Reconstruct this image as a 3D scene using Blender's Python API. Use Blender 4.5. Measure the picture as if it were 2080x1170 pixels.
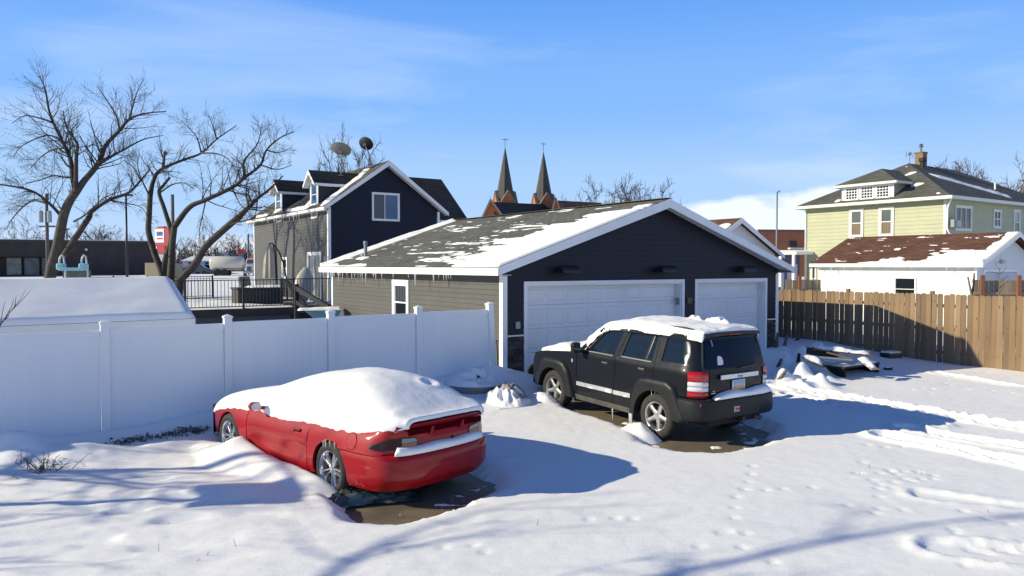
import bpy, bmesh, math, random
import numpy as np
from mathutils import Vector, Matrix
from mathutils.geometry import delaunay_2d_cdt

random.seed(7)
for o in list(bpy.data.objects):
    bpy.data.objects.remove(o, do_unlink=True)
SC = bpy.context.scene
COL = SC.collection
R = math.radians

# ------------------------------------------------------------------ camera
CAM_Z = 2.8
PITCH = math.atan(45 / 1500.0)
cam_data = bpy.data.cameras.new('camera')
cam_data.sensor_width = 36.0
cam_data.lens = 1500.0 / 2080.0 * 36.0
cam_data.clip_start = 0.1
cam_data.clip_end = 3000.0
cam = bpy.data.objects.new('camera', cam_data)
COL.objects.link(cam)
cam.location = (0, 0, CAM_Z)
cam.rotation_euler = (math.pi / 2 - PITCH, 0, 0)
SC.camera = cam

# ------------------------------------------------------------------ light
SUN_EL = R(24.0)
SHADOW_AZ = R(8.0)            # direction in which shadows fall, from +X towards +Y
TO_SUN = Vector((-math.cos(SHADOW_AZ) * math.cos(SUN_EL), -math.sin(SHADOW_AZ) * math.cos(SUN_EL), math.sin(SUN_EL)))
sun_data = bpy.data.lights.new('sun', 'SUN')
sun_data.energy = 5.0
sun_data.angle = R(0.5)
sun_data.color = (1.0, 0.905, 0.665)
sun = bpy.data.objects.new('sun', sun_data)
COL.objects.link(sun)
sun.rotation_euler = (-TO_SUN).to_track_quat('-Z', 'Y').to_euler()

world = bpy.data.worlds.new('World')
SC.world = world
world.use_nodes = True
wn, wl = world.node_tree.nodes, world.node_tree.links
for n_ in list(wn):
    wn.remove(n_)
w_out = wn.new('ShaderNodeOutputWorld')
w_bg = wn.new('ShaderNodeBackground')
w_bg.inputs['Strength'].default_value = 0.10
w_sky = wn.new('ShaderNodeTexSky')
w_sky.sky_type = 'NISHITA'
w_sky.sun_disc = False
w_sky.sun_elevation = SUN_EL
w_sky.sun_rotation = math.atan2(TO_SUN.x, TO_SUN.y)
w_sky.altitude = 300
w_sky.air_density = 1.0
w_sky.dust_density = 0.25
w_sky.ozone_density = 2.2


def wnode(t, **kw):
    n = wn.new(t)
    for k, v in kw.items():
        setattr(n, k, v)
    return n


def wmath(op, a, b=None, clamp=False):
    n = wn.new('ShaderNodeMath')
    n.operation = op
    n.use_clamp = clamp
    for i, v in enumerate((a, b)):
        if v is None:
            continue
        if isinstance(v, (int, float)):
            n.inputs[i].default_value = v
        else:
            wl.new(v, n.inputs[i])
    return n.outputs[0]


w_tc = wn.new('ShaderNodeTexCoord')
w_sep = wn.new('ShaderNodeSeparateXYZ')
wl.new(w_tc.outputs['Generated'], w_sep.inputs[0])
w_elev = w_sep.outputs['Z']
# clear winter blue laid over the Nishita sky: pale at the horizon, deep towards the zenith
w_ramp = wn.new('ShaderNodeValToRGB')
w_ramp.color_ramp.interpolation = 'EASE'
els = w_ramp.color_ramp.elements
els[0].position, els[0].color = 0.0, (0.520, 0.690, 0.940, 1)
els[1].position, els[1].color = 1.0, (0.008, 0.032, 0.130, 1)
for p_, c_ in ((0.10, (0.400, 0.620, 0.950, 1)), (0.22, (0.230, 0.480, 0.950, 1)), (0.36, (0.125, 0.350, 0.900, 1)), (0.50, (0.055, 0.180, 0.540, 1)), (0.68, (0.020, 0.075, 0.270, 1))):
    e_ = els.new(p_)
    e_.color = c_
wl.new(w_elev, w_ramp.inputs[0])
w_scale = wn.new('ShaderNodeVectorMath')
w_scale.operation = 'SCALE'
w_scale.inputs['Scale'].default_value = 9.0
wl.new(w_ramp.outputs[0], w_scale.inputs[0])
w_hsv = wn.new('ShaderNodeMixRGB')
w_hsv.inputs['Fac'].default_value = 0.95
wl.new(w_sky.outputs[0], w_hsv.inputs['Color1'])
wl.new(w_scale.outputs[0], w_hsv.inputs['Color2'])
# thin high cloud: streaks stretched along the wind, thinner towards the zenith
w_map = wn.new('ShaderNodeMapping')
w_map.inputs['Scale'].default_value = (1.1, 1.6, 6.5)
w_map.inputs['Rotation'].default_value = (R(8), R(-14), 0)
w_map.inputs['Location'].default_value = (6.3, 1.1, 0.6)
wl.new(w_tc.outputs['Generated'], w_map.inputs['Vector'])
w_n1 = wn.new('ShaderNodeTexNoise')
w_n1.inputs['Scale'].default_value = 1.7
w_n1.inputs['Detail'].default_value = 6
w_n1.inputs['Roughness'].default_value = 0.55
w_n1.inputs['Distortion'].default_value = 0.5
wl.new(w_map.outputs[0], w_n1.inputs['Vector'])
w_cir = wmath('MULTIPLY', wmath('SUBTRACT', w_n1.outputs[0], 0.50), 2.6, clamp=True)
w_cir = wmath('MULTIPLY', w_cir, wmath('SUBTRACT', 0.66, wmath('MULTIPLY', w_elev, 0.75), clamp=True))
# low cumulus banks standing on the horizon
w_map2 = wn.new('ShaderNodeMapping')
w_map2.inputs['Location'].default_value = (3.3, 1.2, 0.7)
w_map2.inputs['Scale'].default_value = (1, 1, 2.4)
wl.new(w_tc.outputs['Generated'], w_map2.inputs['Vector'])
w_n2 = wn.new('ShaderNodeTexNoise')
w_n2.inputs['Scale'].default_value = 7.5
w_n2.inputs['Detail'].default_value = 7
w_n2.inputs['Roughness'].default_value = 0.52
wl.new(w_map2.outputs[0], w_n2.inputs['Vector'])
w_n3 = wn.new('ShaderNodeTexNoise')
w_n3.inputs['Scale'].default_value = 2.6
w_n3.inputs['Detail'].default_value = 1
wl.new(w_map2.outputs[0], w_n3.inputs['Vector'])
w_bank = wmath('ADD', wmath('MULTIPLY', w_n2.outputs[0], 0.55), wmath('MULTIPLY', w_n3.outputs[0], 1.0))
w_bank = wmath('SUBTRACT', w_bank, wmath('MULTIPLY', w_elev, 3.15))
w_cum = wmath('MULTIPLY', wmath('SUBTRACT', w_bank, 0.60), 14.0, clamp=True)
w_cum = wmath('MULTIPLY', w_cum, 0.95)
w_c = wmath('MAXIMUM', w_cir, w_cum)
w_mix = wn.new('ShaderNodeMixRGB')
wl.new(w_c, w_mix.inputs['Fac'])
wl.new(w_hsv.outputs[0], w_mix.inputs['Color1'])
w_mix.inputs['Color2'].default_value = (8.0, 8.6, 9.6, 1)
wl.new(w_mix.outputs[0], w_bg.inputs['Color'])
wl.new(w_bg.outputs[0], w_out.inputs['Surface'])

vs = SC.view_settings
vs.view_transform = 'Standard'
vs.look = 'None'
vs.exposure = 0.26
vs.gamma = 1.0
vs.use_curve_mapping = False
SC.cycles.max_bounces = 6
SC.cycles.use_denoising = True

# ------------------------------------------------------------------ projection helpers (photo pixels -> places in the world)


def ray(px, py):
    u, v = (px - 1040) / 1500.0, -(py - 585) / 1500.0
    return Vector((u, math.cos(PITCH) + v * math.sin(PITCH), -math.sin(PITCH) + v * math.cos(PITCH)))


def at(px, py, depth):
    r = ray(px, py)
    return Vector((0, 0, CAM_Z)) + r * (depth / r.y)


def gp(px, py, z=0.0):
    r = ray(px, py)
    return Vector((0, 0, CAM_Z)) + r * ((z - CAM_Z) / r.z)


# ------------------------------------------------------------------ materials
MATS = {}


def mat(name, col, rough=0.6, metal=0.0, var=0.0, vscale=3.0, vdetail=4, bump=0.0, bscale=30.0, coat=0.0, spec=0.5,
        stretch=(1, 1, 1), rnd=0.0, emit=None, col2=None, trans=0.0, dirt=None):
    """procedural principled material: noise tone variation, fine bump, per-object tone shift"""
    if name in MATS:
        return MATS[name]
    m = bpy.data.materials.new(name)
    m.use_nodes = True
    nt = m.node_tree
    b = nt.nodes['Principled BSDF']
    b.inputs['Roughness'].default_value = rough
    b.inputs['Metallic'].default_value = metal
    b.inputs['Specular IOR Level'].default_value = spec
    b.inputs['Coat Weight'].default_value = coat
    b.inputs['Coat Roughness'].default_value = 0.06
    if trans:
        b.inputs['Transmission Weight'].default_value = trans
    c = (*col, 1)
    b.inputs['Base Color'].default_value = c
    out = None
    if var > 0 or rnd > 0 or col2 is not None or bump > 0 or dirt:
        tc = nt.nodes.new('ShaderNodeTexCoord')
        mp = nt.nodes.new('ShaderNodeMapping')
        mp.inputs['Scale'].default_value = stretch
        nt.links.new(tc.outputs['Object'], mp.inputs['Vector'])
    if var > 0 or col2 is not None:
        nz = nt.nodes.new('ShaderNodeTexNoise')
        nz.inputs['Scale'].default_value = vscale
        nz.inputs['Detail'].default_value = vdetail
        nz.inputs['Roughness'].default_value = 0.6
        nt.links.new(mp.outputs[0], nz.inputs['Vector'])
        rp = nt.nodes.new('ShaderNodeValToRGB')
        a = col2 if col2 is not None else tuple(max(0, x * (1 - var)) for x in col)
        e = col if col2 is not None else tuple(min(1, x * (1 + var)) for x in col)
        rp.color_ramp.elements[0].position = 0.3
        rp.color_ramp.elements[1].position = 0.7
        rp.color_ramp.elements[0].color = (*a, 1)
        rp.color_ramp.elements[1].color = (*e, 1)
        nt.links.new(nz.outputs[0], rp.inputs[0])
        out = rp.outputs[0]
    if dirt:                       # (colour, amount, scale): stains with a shape of their own
        dn = nt.nodes.new('ShaderNodeTexNoise')
        dn.inputs['Scale'].default_value = dirt[2]
        dn.inputs['Detail'].default_value = 6
        dn.inputs['Roughness'].default_value = 0.7
        nt.links.new(mp.outputs[0], dn.inputs['Vector'])
        dr = nt.nodes.new('ShaderNodeMapRange')
        dr.inputs['From Min'].default_value = 0.5
        dr.inputs['From Max'].default_value = 0.75
        dr.inputs['To Max'].default_value = dirt[1]
        nt.links.new(dn.outputs[0], dr.inputs[0])
        dm = nt.nodes.new('ShaderNodeMixRGB')
        nt.links.new(dr.outputs[0], dm.inputs[0])
        if out is not None:
            nt.links.new(out, dm.inputs[1])
        else:
            dm.inputs[1].default_value = c
        dm.inputs[2].default_value = (*dirt[0], 1)
        out = dm.outputs[0]
    if rnd > 0:
        oi = nt.nodes.new('ShaderNodeObjectInfo')
        mr = nt.nodes.new('ShaderNodeMapRange')
        mr.inputs['To Min'].default_value = 1 - rnd
        mr.inputs['To Max'].default_value = 1 + rnd
        nt.links.new(oi.outputs['Random'], mr.inputs[0])
        mx = nt.nodes.new('ShaderNodeVectorMath')
        mx.operation = 'SCALE'
        if out is not None:
            nt.links.new(out, mx.inputs[0])
        else:
            mx.inputs[0].default_value = col
        nt.links.new(mr.outputs[0], mx.inputs['Scale'])
        out = mx.outputs[0]
    if out is not None:
        nt.links.new(out, b.inputs['Base Color'])
    if bump > 0:
        bn = nt.nodes.new('ShaderNodeTexNoise')
        bn.inputs['Scale'].default_value = bscale
        bn.inputs['Detail'].default_value = 5
        nt.links.new(mp.outputs[0], bn.inputs['Vector'])
        bp = nt.nodes.new('ShaderNodeBump')
        bp.inputs['Strength'].default_value = bump
        bp.inputs['Distance'].default_value = 0.02
        nt.links.new(bn.outputs[0], bp.inputs['Height'])
        nt.links.new(bp.outputs[0], b.inputs['Normal'])
    if emit:
        b.inputs['Emission Color'].default_value = (*emit[0], 1)
        b.inputs['Emission Strength'].default_value = emit[1]
    MATS[name] = m
    return m


def shingle_mat(name, col, col2, mortar, bw=0.32, bh=0.14):
    """asphalt shingles: rows of tabs laid out in the roof's own metres (UV), each tab with its own tone"""
    if name in MATS:
        return MATS[name]
    m = bpy.data.materials.new(name)
    m.use_nodes = True
    nt = m.node_tree
    b = nt.nodes['Principled BSDF']
    b.inputs['Roughness'].default_value = 0.9
    b.inputs['Specular IOR Level'].default_value = 0.25
    uv = nt.nodes.new('ShaderNodeUVMap')
    br = nt.nodes.new('ShaderNodeTexBrick')
    br.inputs['Scale'].default_value = 1.0
    br.inputs['Brick Width'].default_value = bw
    br.inputs['Row Height'].default_value = bh
    br.inputs['Mortar Size'].default_value = 0.010
    br.inputs['Mortar Smooth'].default_value = 0.3
    br.inputs['Color1'].default_value = (*col, 1)
    br.inputs['Color2'].default_value = (*col2, 1)
    br.inputs['Mortar'].default_value = (*mortar, 1)
    nt.links.new(uv.outputs[0], br.inputs['Vector'])
    nz = nt.nodes.new('ShaderNodeTexNoise')
    nz.inputs['Scale'].default_value = 0.9
    nz.inputs['Detail'].default_value = 9
    nz.inputs['Roughness'].default_value = 0.75
    nt.links.new(uv.outputs[0], nz.inputs['Vector'])
    mr = nt.nodes.new('ShaderNodeMapRange')
    mr.inputs['From Min'].default_value = 0.3
    mr.inputs['From Max'].default_value = 0.7
    mr.inputs['To Min'].default_value = 0.72
    mr.inputs['To Max'].default_value = 1.3
    nt.links.new(nz.outputs[0], mr.inputs[0])
    vm = nt.nodes.new('ShaderNodeVectorMath')
    vm.operation = 'SCALE'
    nt.links.new(br.outputs['Color'], vm.inputs[0])
    nt.links.new(mr.outputs[0], vm.inputs['Scale'])
    nt.links.new(vm.outputs[0], b.inputs['Base Color'])
    bp = nt.nodes.new('ShaderNodeBump')
    bp.inputs['Strength'].default_value = 0.7
    bp.inputs['Distance'].default_value = 0.01
    bp.invert = True
    nt.links.new(br.outputs['Fac'], bp.inputs['Height'])
    nt.links.new(bp.outputs[0], b.inputs['Normal'])
    MATS[name] = m
    return m


def snow_material():
    m = bpy.data.materials.new('snow')
    m.use_nodes = True
    nt = m.node_tree
    b = nt.nodes['Principled BSDF']
    b.inputs['Base Color'].default_value = (0.88, 0.875, 0.87, 1)
    b.inputs['Roughness'].default_value = 0.75
    b.inputs['Specular IOR Level'].default_value = 0.18
    geo = nt.nodes.new('ShaderNodeNewGeometry')
    n1 = nt.nodes.new('ShaderNodeTexNoise')
    n1.inputs['Scale'].default_value = 26
    n1.inputs['Detail'].default_value = 7
    n1.inputs['Roughness'].default_value = 0.6
    nt.links.new(geo.outputs['Position'], n1.inputs['Vector'])
    n2 = nt.nodes.new('ShaderNodeTexNoise')
    n2.inputs['Scale'].default_value = 130
    n2.inputs['Detail'].default_value = 2
    nt.links.new(geo.outputs['Position'], n2.inputs['Vector'])
    b1 = nt.nodes.new('ShaderNodeBump')
    b1.inputs['Strength'].default_value = 0.22
    b1.inputs['Distance'].default_value = 0.015
    mp = nt.nodes.new('ShaderNodeMapping')
    mp.inputs['Rotation'].default_value = (0, 0, R(13))
    mp.inputs['Scale'].default_value = (1.6, 10.0, 4.0)
    nt.links.new(geo.outputs['Position'], mp.inputs['Vector'])
    n3 = nt.nodes.new('ShaderNodeTexNoise')
    n3.inputs['Scale'].default_value = 1.4
    n3.inputs['Detail'].default_value = 7
    n3.inputs['Roughness'].default_value = 0.62
    nt.links.new(mp.outputs[0], n3.inputs['Vector'])
    b0 = nt.nodes.new('ShaderNodeBump')
    b0.inputs['Strength'].default_value = 0.30
    b0.inputs['Distance'].default_value = 0.025
    nt.links.new(n3.outputs[0], b0.inputs['Height'])
    nt.links.new(b0.outputs[0], b1.inputs['Normal'])
    nt.links.new(n1.outputs[0], b1.inputs['Height'])
    b2 = nt.nodes.new('ShaderNodeBump')
    b2.inputs['Strength'].default_value = 0.30
    b2.inputs['Distance'].default_value = 0.006
    nt.links.new(n2.outputs[0], b2.inputs['Height'])
    nt.links.new(b1.outputs[0], b2.inputs['Normal'])
    nt.links.new(b2.outputs[0], b.inputs['Normal'])
    MATS['snow'] = m
    return m


SNOW = snow_material()
WHITE = mat('white_trim', (0.80, 0.80, 0.79), 0.5, var=0.04, vscale=2)
GLASS = mat('dark_glass', (0.012, 0.016, 0.022), 0.03, spec=0.8)
BLACKM = mat('black_metal', (0.012, 0.012, 0.013), 0.45)
ICE = mat('ice', (0.78, 0.80, 0.80), 0.12, spec=0.5, trans=0.35)

# ------------------------------------------------------------------ mesh builders


class MB:
    def __init__(self):
        self.v, self.f = [], []

    def add(self, vs_, fs_):
        n = len(self.v)
        self.v += [tuple(p) for p in vs_]
        self.f += [tuple(i + n for i in q) for q in fs_]
        return self

    def poly(self, pts):
        return self.add(pts, [tuple(range(len(pts)))])

    def box(self, x0, x1, y0, y1, z0, z1):
        return self.add([(x0, y0, z0), (x1, y0, z0), (x1, y1, z0), (x0, y1, z0), (x0, y0, z1), (x1, y0, z1), (x1, y1, z1), (x0, y1, z1)],
                        [(3, 2, 1, 0), (4, 5, 6, 7), (0, 1, 5, 4), (1, 2, 6, 5), (2, 3, 7, 6), (3, 0, 4, 7)])

    def obox(self, c, size, rot=None):
        s = [x / 2 for x in size]
        m = rot if rot is not None else Matrix.Identity(3)
        c = Vector(c)
        vs_ = [c + m @ Vector((a * s[0], b_ * s[1], d * s[2])) for d in (-1, 1) for (a, b_) in ((-1, -1), (1, -1), (1, 1), (-1, 1))]
        return self.add(vs_, [(3, 2, 1, 0), (4, 5, 6, 7), (0, 1, 5, 4), (1, 2, 6, 5), (2, 3, 7, 6), (3, 0, 4, 7)])

    def beam(self, a, b_, w, h, up=(0, 0, 1)):
        a, b_ = Vector(a), Vector(b_)
        d = (b_ - a).normalized()
        s = d.cross(Vector(up)).normalized()
        u = s.cross(d)
        vs_ = [p + s * (i * w / 2) + u * (j * h / 2) for p in (a, b_) for (i, j) in ((-1, -1), (1, -1), (1, 1), (-1, 1))]
        return self.add(vs_, [(3, 2, 1, 0), (4, 5, 6, 7), (0, 1, 5, 4), (1, 2, 6, 5), (2, 3, 7, 6), (3, 0, 4, 7)])

    def prism(self, pts, vec):
        n = len(pts)
        vec = Vector(vec)
        a = [Vector(p) for p in pts]
        return self.add(a + [p + vec for p in a],
                        [tuple(reversed(range(n))), tuple(range(n, 2 * n))] + [(i, (i + 1) % n, (i + 1) % n + n, i + n) for i in range(n)])

    def tube(self, pts, radii, n=6, cap=True):
        pts = [Vector(p) for p in pts]
        if isinstance(radii, (int, float)):
            radii = [radii] * len(pts)
        vs_, fs_ = [], []
        prev = None
        for i, p in enumerate(pts):
            d = (pts[min(i + 1, len(pts) - 1)] - pts[max(i - 1, 0)])
            d = d.normalized() if d.length > 1e-9 else Vector((0, 0, 1))
            if prev is None:
                ref = Vector((0, 0, 1)) if abs(d.z) < 0.9 else Vector((1, 0, 0))
                s = d.cross(ref).normalized()
            else:
                s = (prev - d * prev.dot(d)).normalized()
            prev = s
            t = d.cross(s)
            for k in range(n):
                a = 2 * math.pi * k / n
                vs_.append(p + (s * math.cos(a) + t * math.sin(a)) * radii[i])
        for i in range(len(pts) - 1):
            for k in range(n):
                fs_.append((i * n + k, i * n + (k + 1) % n, (i + 1) * n + (k + 1) % n, (i + 1) * n + k))
        if cap:
            fs_.append(tuple(reversed(range(n))))
            fs_.append(tuple(range((len(pts) - 1) * n, len(pts) * n)))
        return self.add(vs_, fs_)

    def lathe(self, prof, n=16, m=None, cap=True):
        """prof: list of (radius, height along local z)"""
        m = m or Matrix.Identity(4)
        vs_, fs_ = [], []
        for r, z in prof:
            for k in range(n):
                a = 2 * math.pi * k / n
                vs_.append(m @ Vector((r * math.cos(a), r * math.sin(a), z)))
        for i in range(len(prof) - 1):
            for k in range(n):
                fs_.append((i * n + k, i * n + (k + 1) % n, (i + 1) * n + (k + 1) % n, (i + 1) * n + k))
        if cap:
            fs_.append(tuple(reversed(range(n))))
            fs_.append(tuple(range((len(prof) - 1) * n, len(prof) * n)))
        return self.add(vs_, fs_)

    def mesh(self, name, material, smooth=False):
        me = bpy.data.meshes.new(name)
        me.from_pydata(self.v, [], self.f)
        me.update()
        if material is not None:
            me.materials.append(material)
        if smooth:
            me.polygons.foreach_set('use_smooth', [True] * len(me.polygons))
        return me

    def build(self, name, material, parent=None, smooth=False, bevel=0.0, seg=2, angle=None):
        return link(name, self.mesh(name, material, smooth), parent, bevel, seg, angle)


def link(name, me, parent=None, bevel=0.0, seg=2, angle=None):
    o = bpy.data.objects.new(name, me)
    COL.objects.link(o)
    if parent is not None:
        o.parent = parent
    if angle:
        smooth_angle(o.data, angle)
    if bevel > 0:
        b = o.modifiers.new('bevel', 'BEVEL')
        b.width = bevel
        b.segments = seg
        b.limit_method = 'ANGLE'
        b.angle_limit = R(40)
    return o


def smooth_angle(me, deg):
    bm = bmesh.new()
    bm.from_mesh(me)
    lim = R(deg)
    for f in bm.faces:
        f.smooth = True
    for e in bm.edges:
        if len(e.link_faces) == 2:
            e.smooth = e.calc_face_angle(0) < lim
    bm.to_mesh(me)
    bm.free()


def tag(o, label, cat, group=None, kind=None):
    if label:
        o['label'] = label
    if cat:
        o['category'] = cat
    if group:
        o['group'] = group
    if kind:
        o['kind'] = kind
    return o


def thing(name, label, cat, loc=(0, 0, 0), rotz=0.0, group=None):
    o = bpy.data.objects.new(name, None)
    COL.objects.link(o)
    o.empty_display_size = 0.3
    o.location = loc
    o.rotation_euler = (0, 0, rotz)
    return tag(o, label, cat, group)


def np_mesh(name, V, F, material, parent=None, smooth=True):
    me = bpy.data.meshes.new(name)
    V = np.ascontiguousarray(V, dtype=np.float32)
    F = np.ascontiguousarray(F, dtype=np.int32)
    k = F.shape[1]
    me.vertices.add(len(V))
    me.vertices.foreach_set('co', V.ravel())
    me.loops.add(F.size)
    me.loops.foreach_set('vertex_index', F.ravel())
    me.polygons.add(len(F))
    me.polygons.foreach_set('loop_start', np.arange(0, F.size, k, dtype=np.int32))
    me.polygons.foreach_set('loop_total', np.full(len(F), k, dtype=np.int32))
    me.update(calc_edges=True)
    me.validate()
    if smooth:
        me.polygons.foreach_set('use_smooth', np.ones(len(me.polygons), dtype=bool))
    me.materials.append(material)
    return link(name, me, parent)


# ------------------------------------------------------------------ numpy noise


def _hash(ix, iy, seed):
    h = (ix.astype(np.int64) * 374761393 + iy.astype(np.int64) * 668265263 + seed * 1442695041) & 0x7fffffff
    h = ((h ^ (h >> 13)) * 1274126177) & 0x7fffffff
    h = h ^ (h >> 16)
    return (h & 0xffff) / 65535.0


def vnoise(x, y, seed=0):
    x0, y0 = np.floor(x), np.floor(y)
    fx, fy = x - x0, y - y0
    fx, fy = fx * fx * fx * (fx * (fx * 6 - 15) + 10), fy * fy * fy * (fy * (fy * 6 - 15) + 10)
    a, b = _hash(x0, y0, seed), _hash(x0 + 1, y0, seed)
    c, d = _hash(x0, y0 + 1, seed), _hash(x0 + 1, y0 + 1, seed)
    return (a * (1 - fx) + b * fx) * (1 - fy) + (c * (1 - fx) + d * fx) * fy


def fbm(x, y, octv=4, seed=0, gain=0.5):
    t, a, s = 0.0, 1.0, 0.0
    for i in range(octv):
        t = t + a * (vnoise(x * 2 ** i, y * 2 ** i, seed + 17 * i) - 0.5)
        s += a
        a *= gain
    return t / s * 2


def sstep(a, b, x):
    t = np.clip((x - a) / (b - a), 0, 1)
    return t * t * (3 - 2 * t)


def poly_sdf(X, Y, poly):
    """signed distance, negative inside"""
    d = np.full(X.shape, 1e9)
    inside = np.zeros(X.shape, dtype=bool)
    n = len(poly)
    for i in range(n):
        (ax, ay), (bx, by) = poly[i], poly[(i + 1) % n]
        ex, ey = bx - ax, by - ay
        t = np.clip(((X - ax) * ex + (Y - ay) * ey) / (ex * ex + ey * ey + 1e-12), 0, 1)
        d = np.minimum(d, np.hypot(X - ax - ex * t, Y - ay - ey * t))
        c = ((ay > Y) != (by > Y)) & (X < (bx - ax) * (Y - ay) / (by - ay + 1e-12) + ax)
        inside ^= c
    return np.where(inside, -d, d)


def line_dist(X, Y, pts):
    """distance to a polyline, side (+ left), running length along it"""
    d = np.full(X.shape, 1e9)
    side = np.zeros(X.shape)
    run = np.zeros(X.shape)
    acc = 0.0
    for (ax, ay), (bx, by) in zip(pts[:-1], pts[1:]):
        ex, ey = bx - ax, by - ay
        L = math.hypot(ex, ey)
        t = np.clip(((X - ax) * ex + (Y - ay) * ey) / (L * L), 0, 1)
        dd = np.hypot(X - ax - ex * t, Y - ay - ey * t)
        m = dd < d
        s = (ex * (Y - ay) - ey * (X - ax)) / L
        side = np.where(m, s, side)
        run = np.where(m, acc + t * L, run)
        d = np.minimum(d, dd)
        acc += L
    return d, side, run


ANG = R(34.278)
EX = Vector((math.cos(ANG), math.sin(ANG), 0))
EY = Vector((-math.sin(ANG), math.cos(ANG), 0))
GAR = Vector((-0.19, 15.89, 0.32))
# ------------------------------------------------------------------ car frames (used by the snow around them too)
def car_frame(hub, fwd, left, half, radius):
    f = Vector(fwd).normalized()
    l = Vector(left).normalized()
    u = f.cross(l).normalized()
    o = Vector(hub) - l * half - u * radius
    m = Matrix.Identity(4)
    for i, a in enumerate((f, l, u, o)):
        m[0][i], m[1][i], m[2][i] = a.x, a.y, a.z
    return m


SUV_M = car_frame((2.3167, 11.8496, 0.372), (-0.5653, 0.8245, 0.0259), (-0.8247, -0.5655, 0), 0.90, 0.37)
COUPE_M = car_frame((-2.215, 8.862, 0.335), (-0.7343, 0.6788, 0.0), (-0.6788, -0.7343, 0), 0.92, 0.33)


def w2(m, x, y):
    p = m @ Vector((x, y, 0))
    return (p.x, p.y)


def ground_z(X, Y):
    X, Y = np.asarray(X, float), np.asarray(Y, float)
    ca, sa = math.cos(ANG), math.sin(ANG)
    t = (X - GAR.x) * ca + (Y - GAR.y) * sa
    d = (X - GAR.x) * sa - (Y - GAR.y) * ca
    drive = sstep(-3.2, -0.8, t)
    g = 0.32 * np.clip(1 - d / 4.6, 0, 1) ** 2 * drive
    g = g + 0.14 * sstep(1.0, -0.6, d) * (1 - drive)
    return g + 1.15 * sstep(45, 105, Y) + 4.0 * sstep(160, 700, Y)


def pix_poly(pts, z=0.1):
    return [tuple(gp(x, y, z)[:2]) for x, y in pts]


BARE_COUPE = pix_poly([(700, 978), (800, 962), (930, 945), (972, 972), (978, 992), (925, 1022), (868, 1040), (800, 1056), (752, 1052), (738, 1040), (705, 1012)], 0.06)
BARE_SUV = pix_poly([(1120, 800), (1175, 838), (1240, 852), (1300, 872), (1330, 900), (1400, 913), (1450, 914), (1520, 902), (1548, 886), (1538, 870), (1500, 850), (1420, 830), (1300, 790)], 0.08)
UNDER_COUPE = [w2(COUPE_M, x, y) for x, y in ((2.6, 0.0), (1.0, 0.05), (0.3, 0.15), (-0.5, 0.40), (-1.0, 0.5), (-1.1, 0.0), (-1.0, -0.7), (2.6, -0.7))]
UNDER_SUV = [w2(SUV_M, x, y) for x, y in ((3.0, 0.7), (-0.7, 0.8), (-0.9, -0.2), (-0.8, -0.9), (3.0, -0.9))]
FENCE_A = Vector((-6.40, 11.58, 0))
FENCE_U = Vector((0.826, 0.563, 0)).normalized()
FENCE_PTS = [tuple((FENCE_A + FENCE_U * s)[:2]) for s in (-7.0, 0.0, 7.3)]


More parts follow.
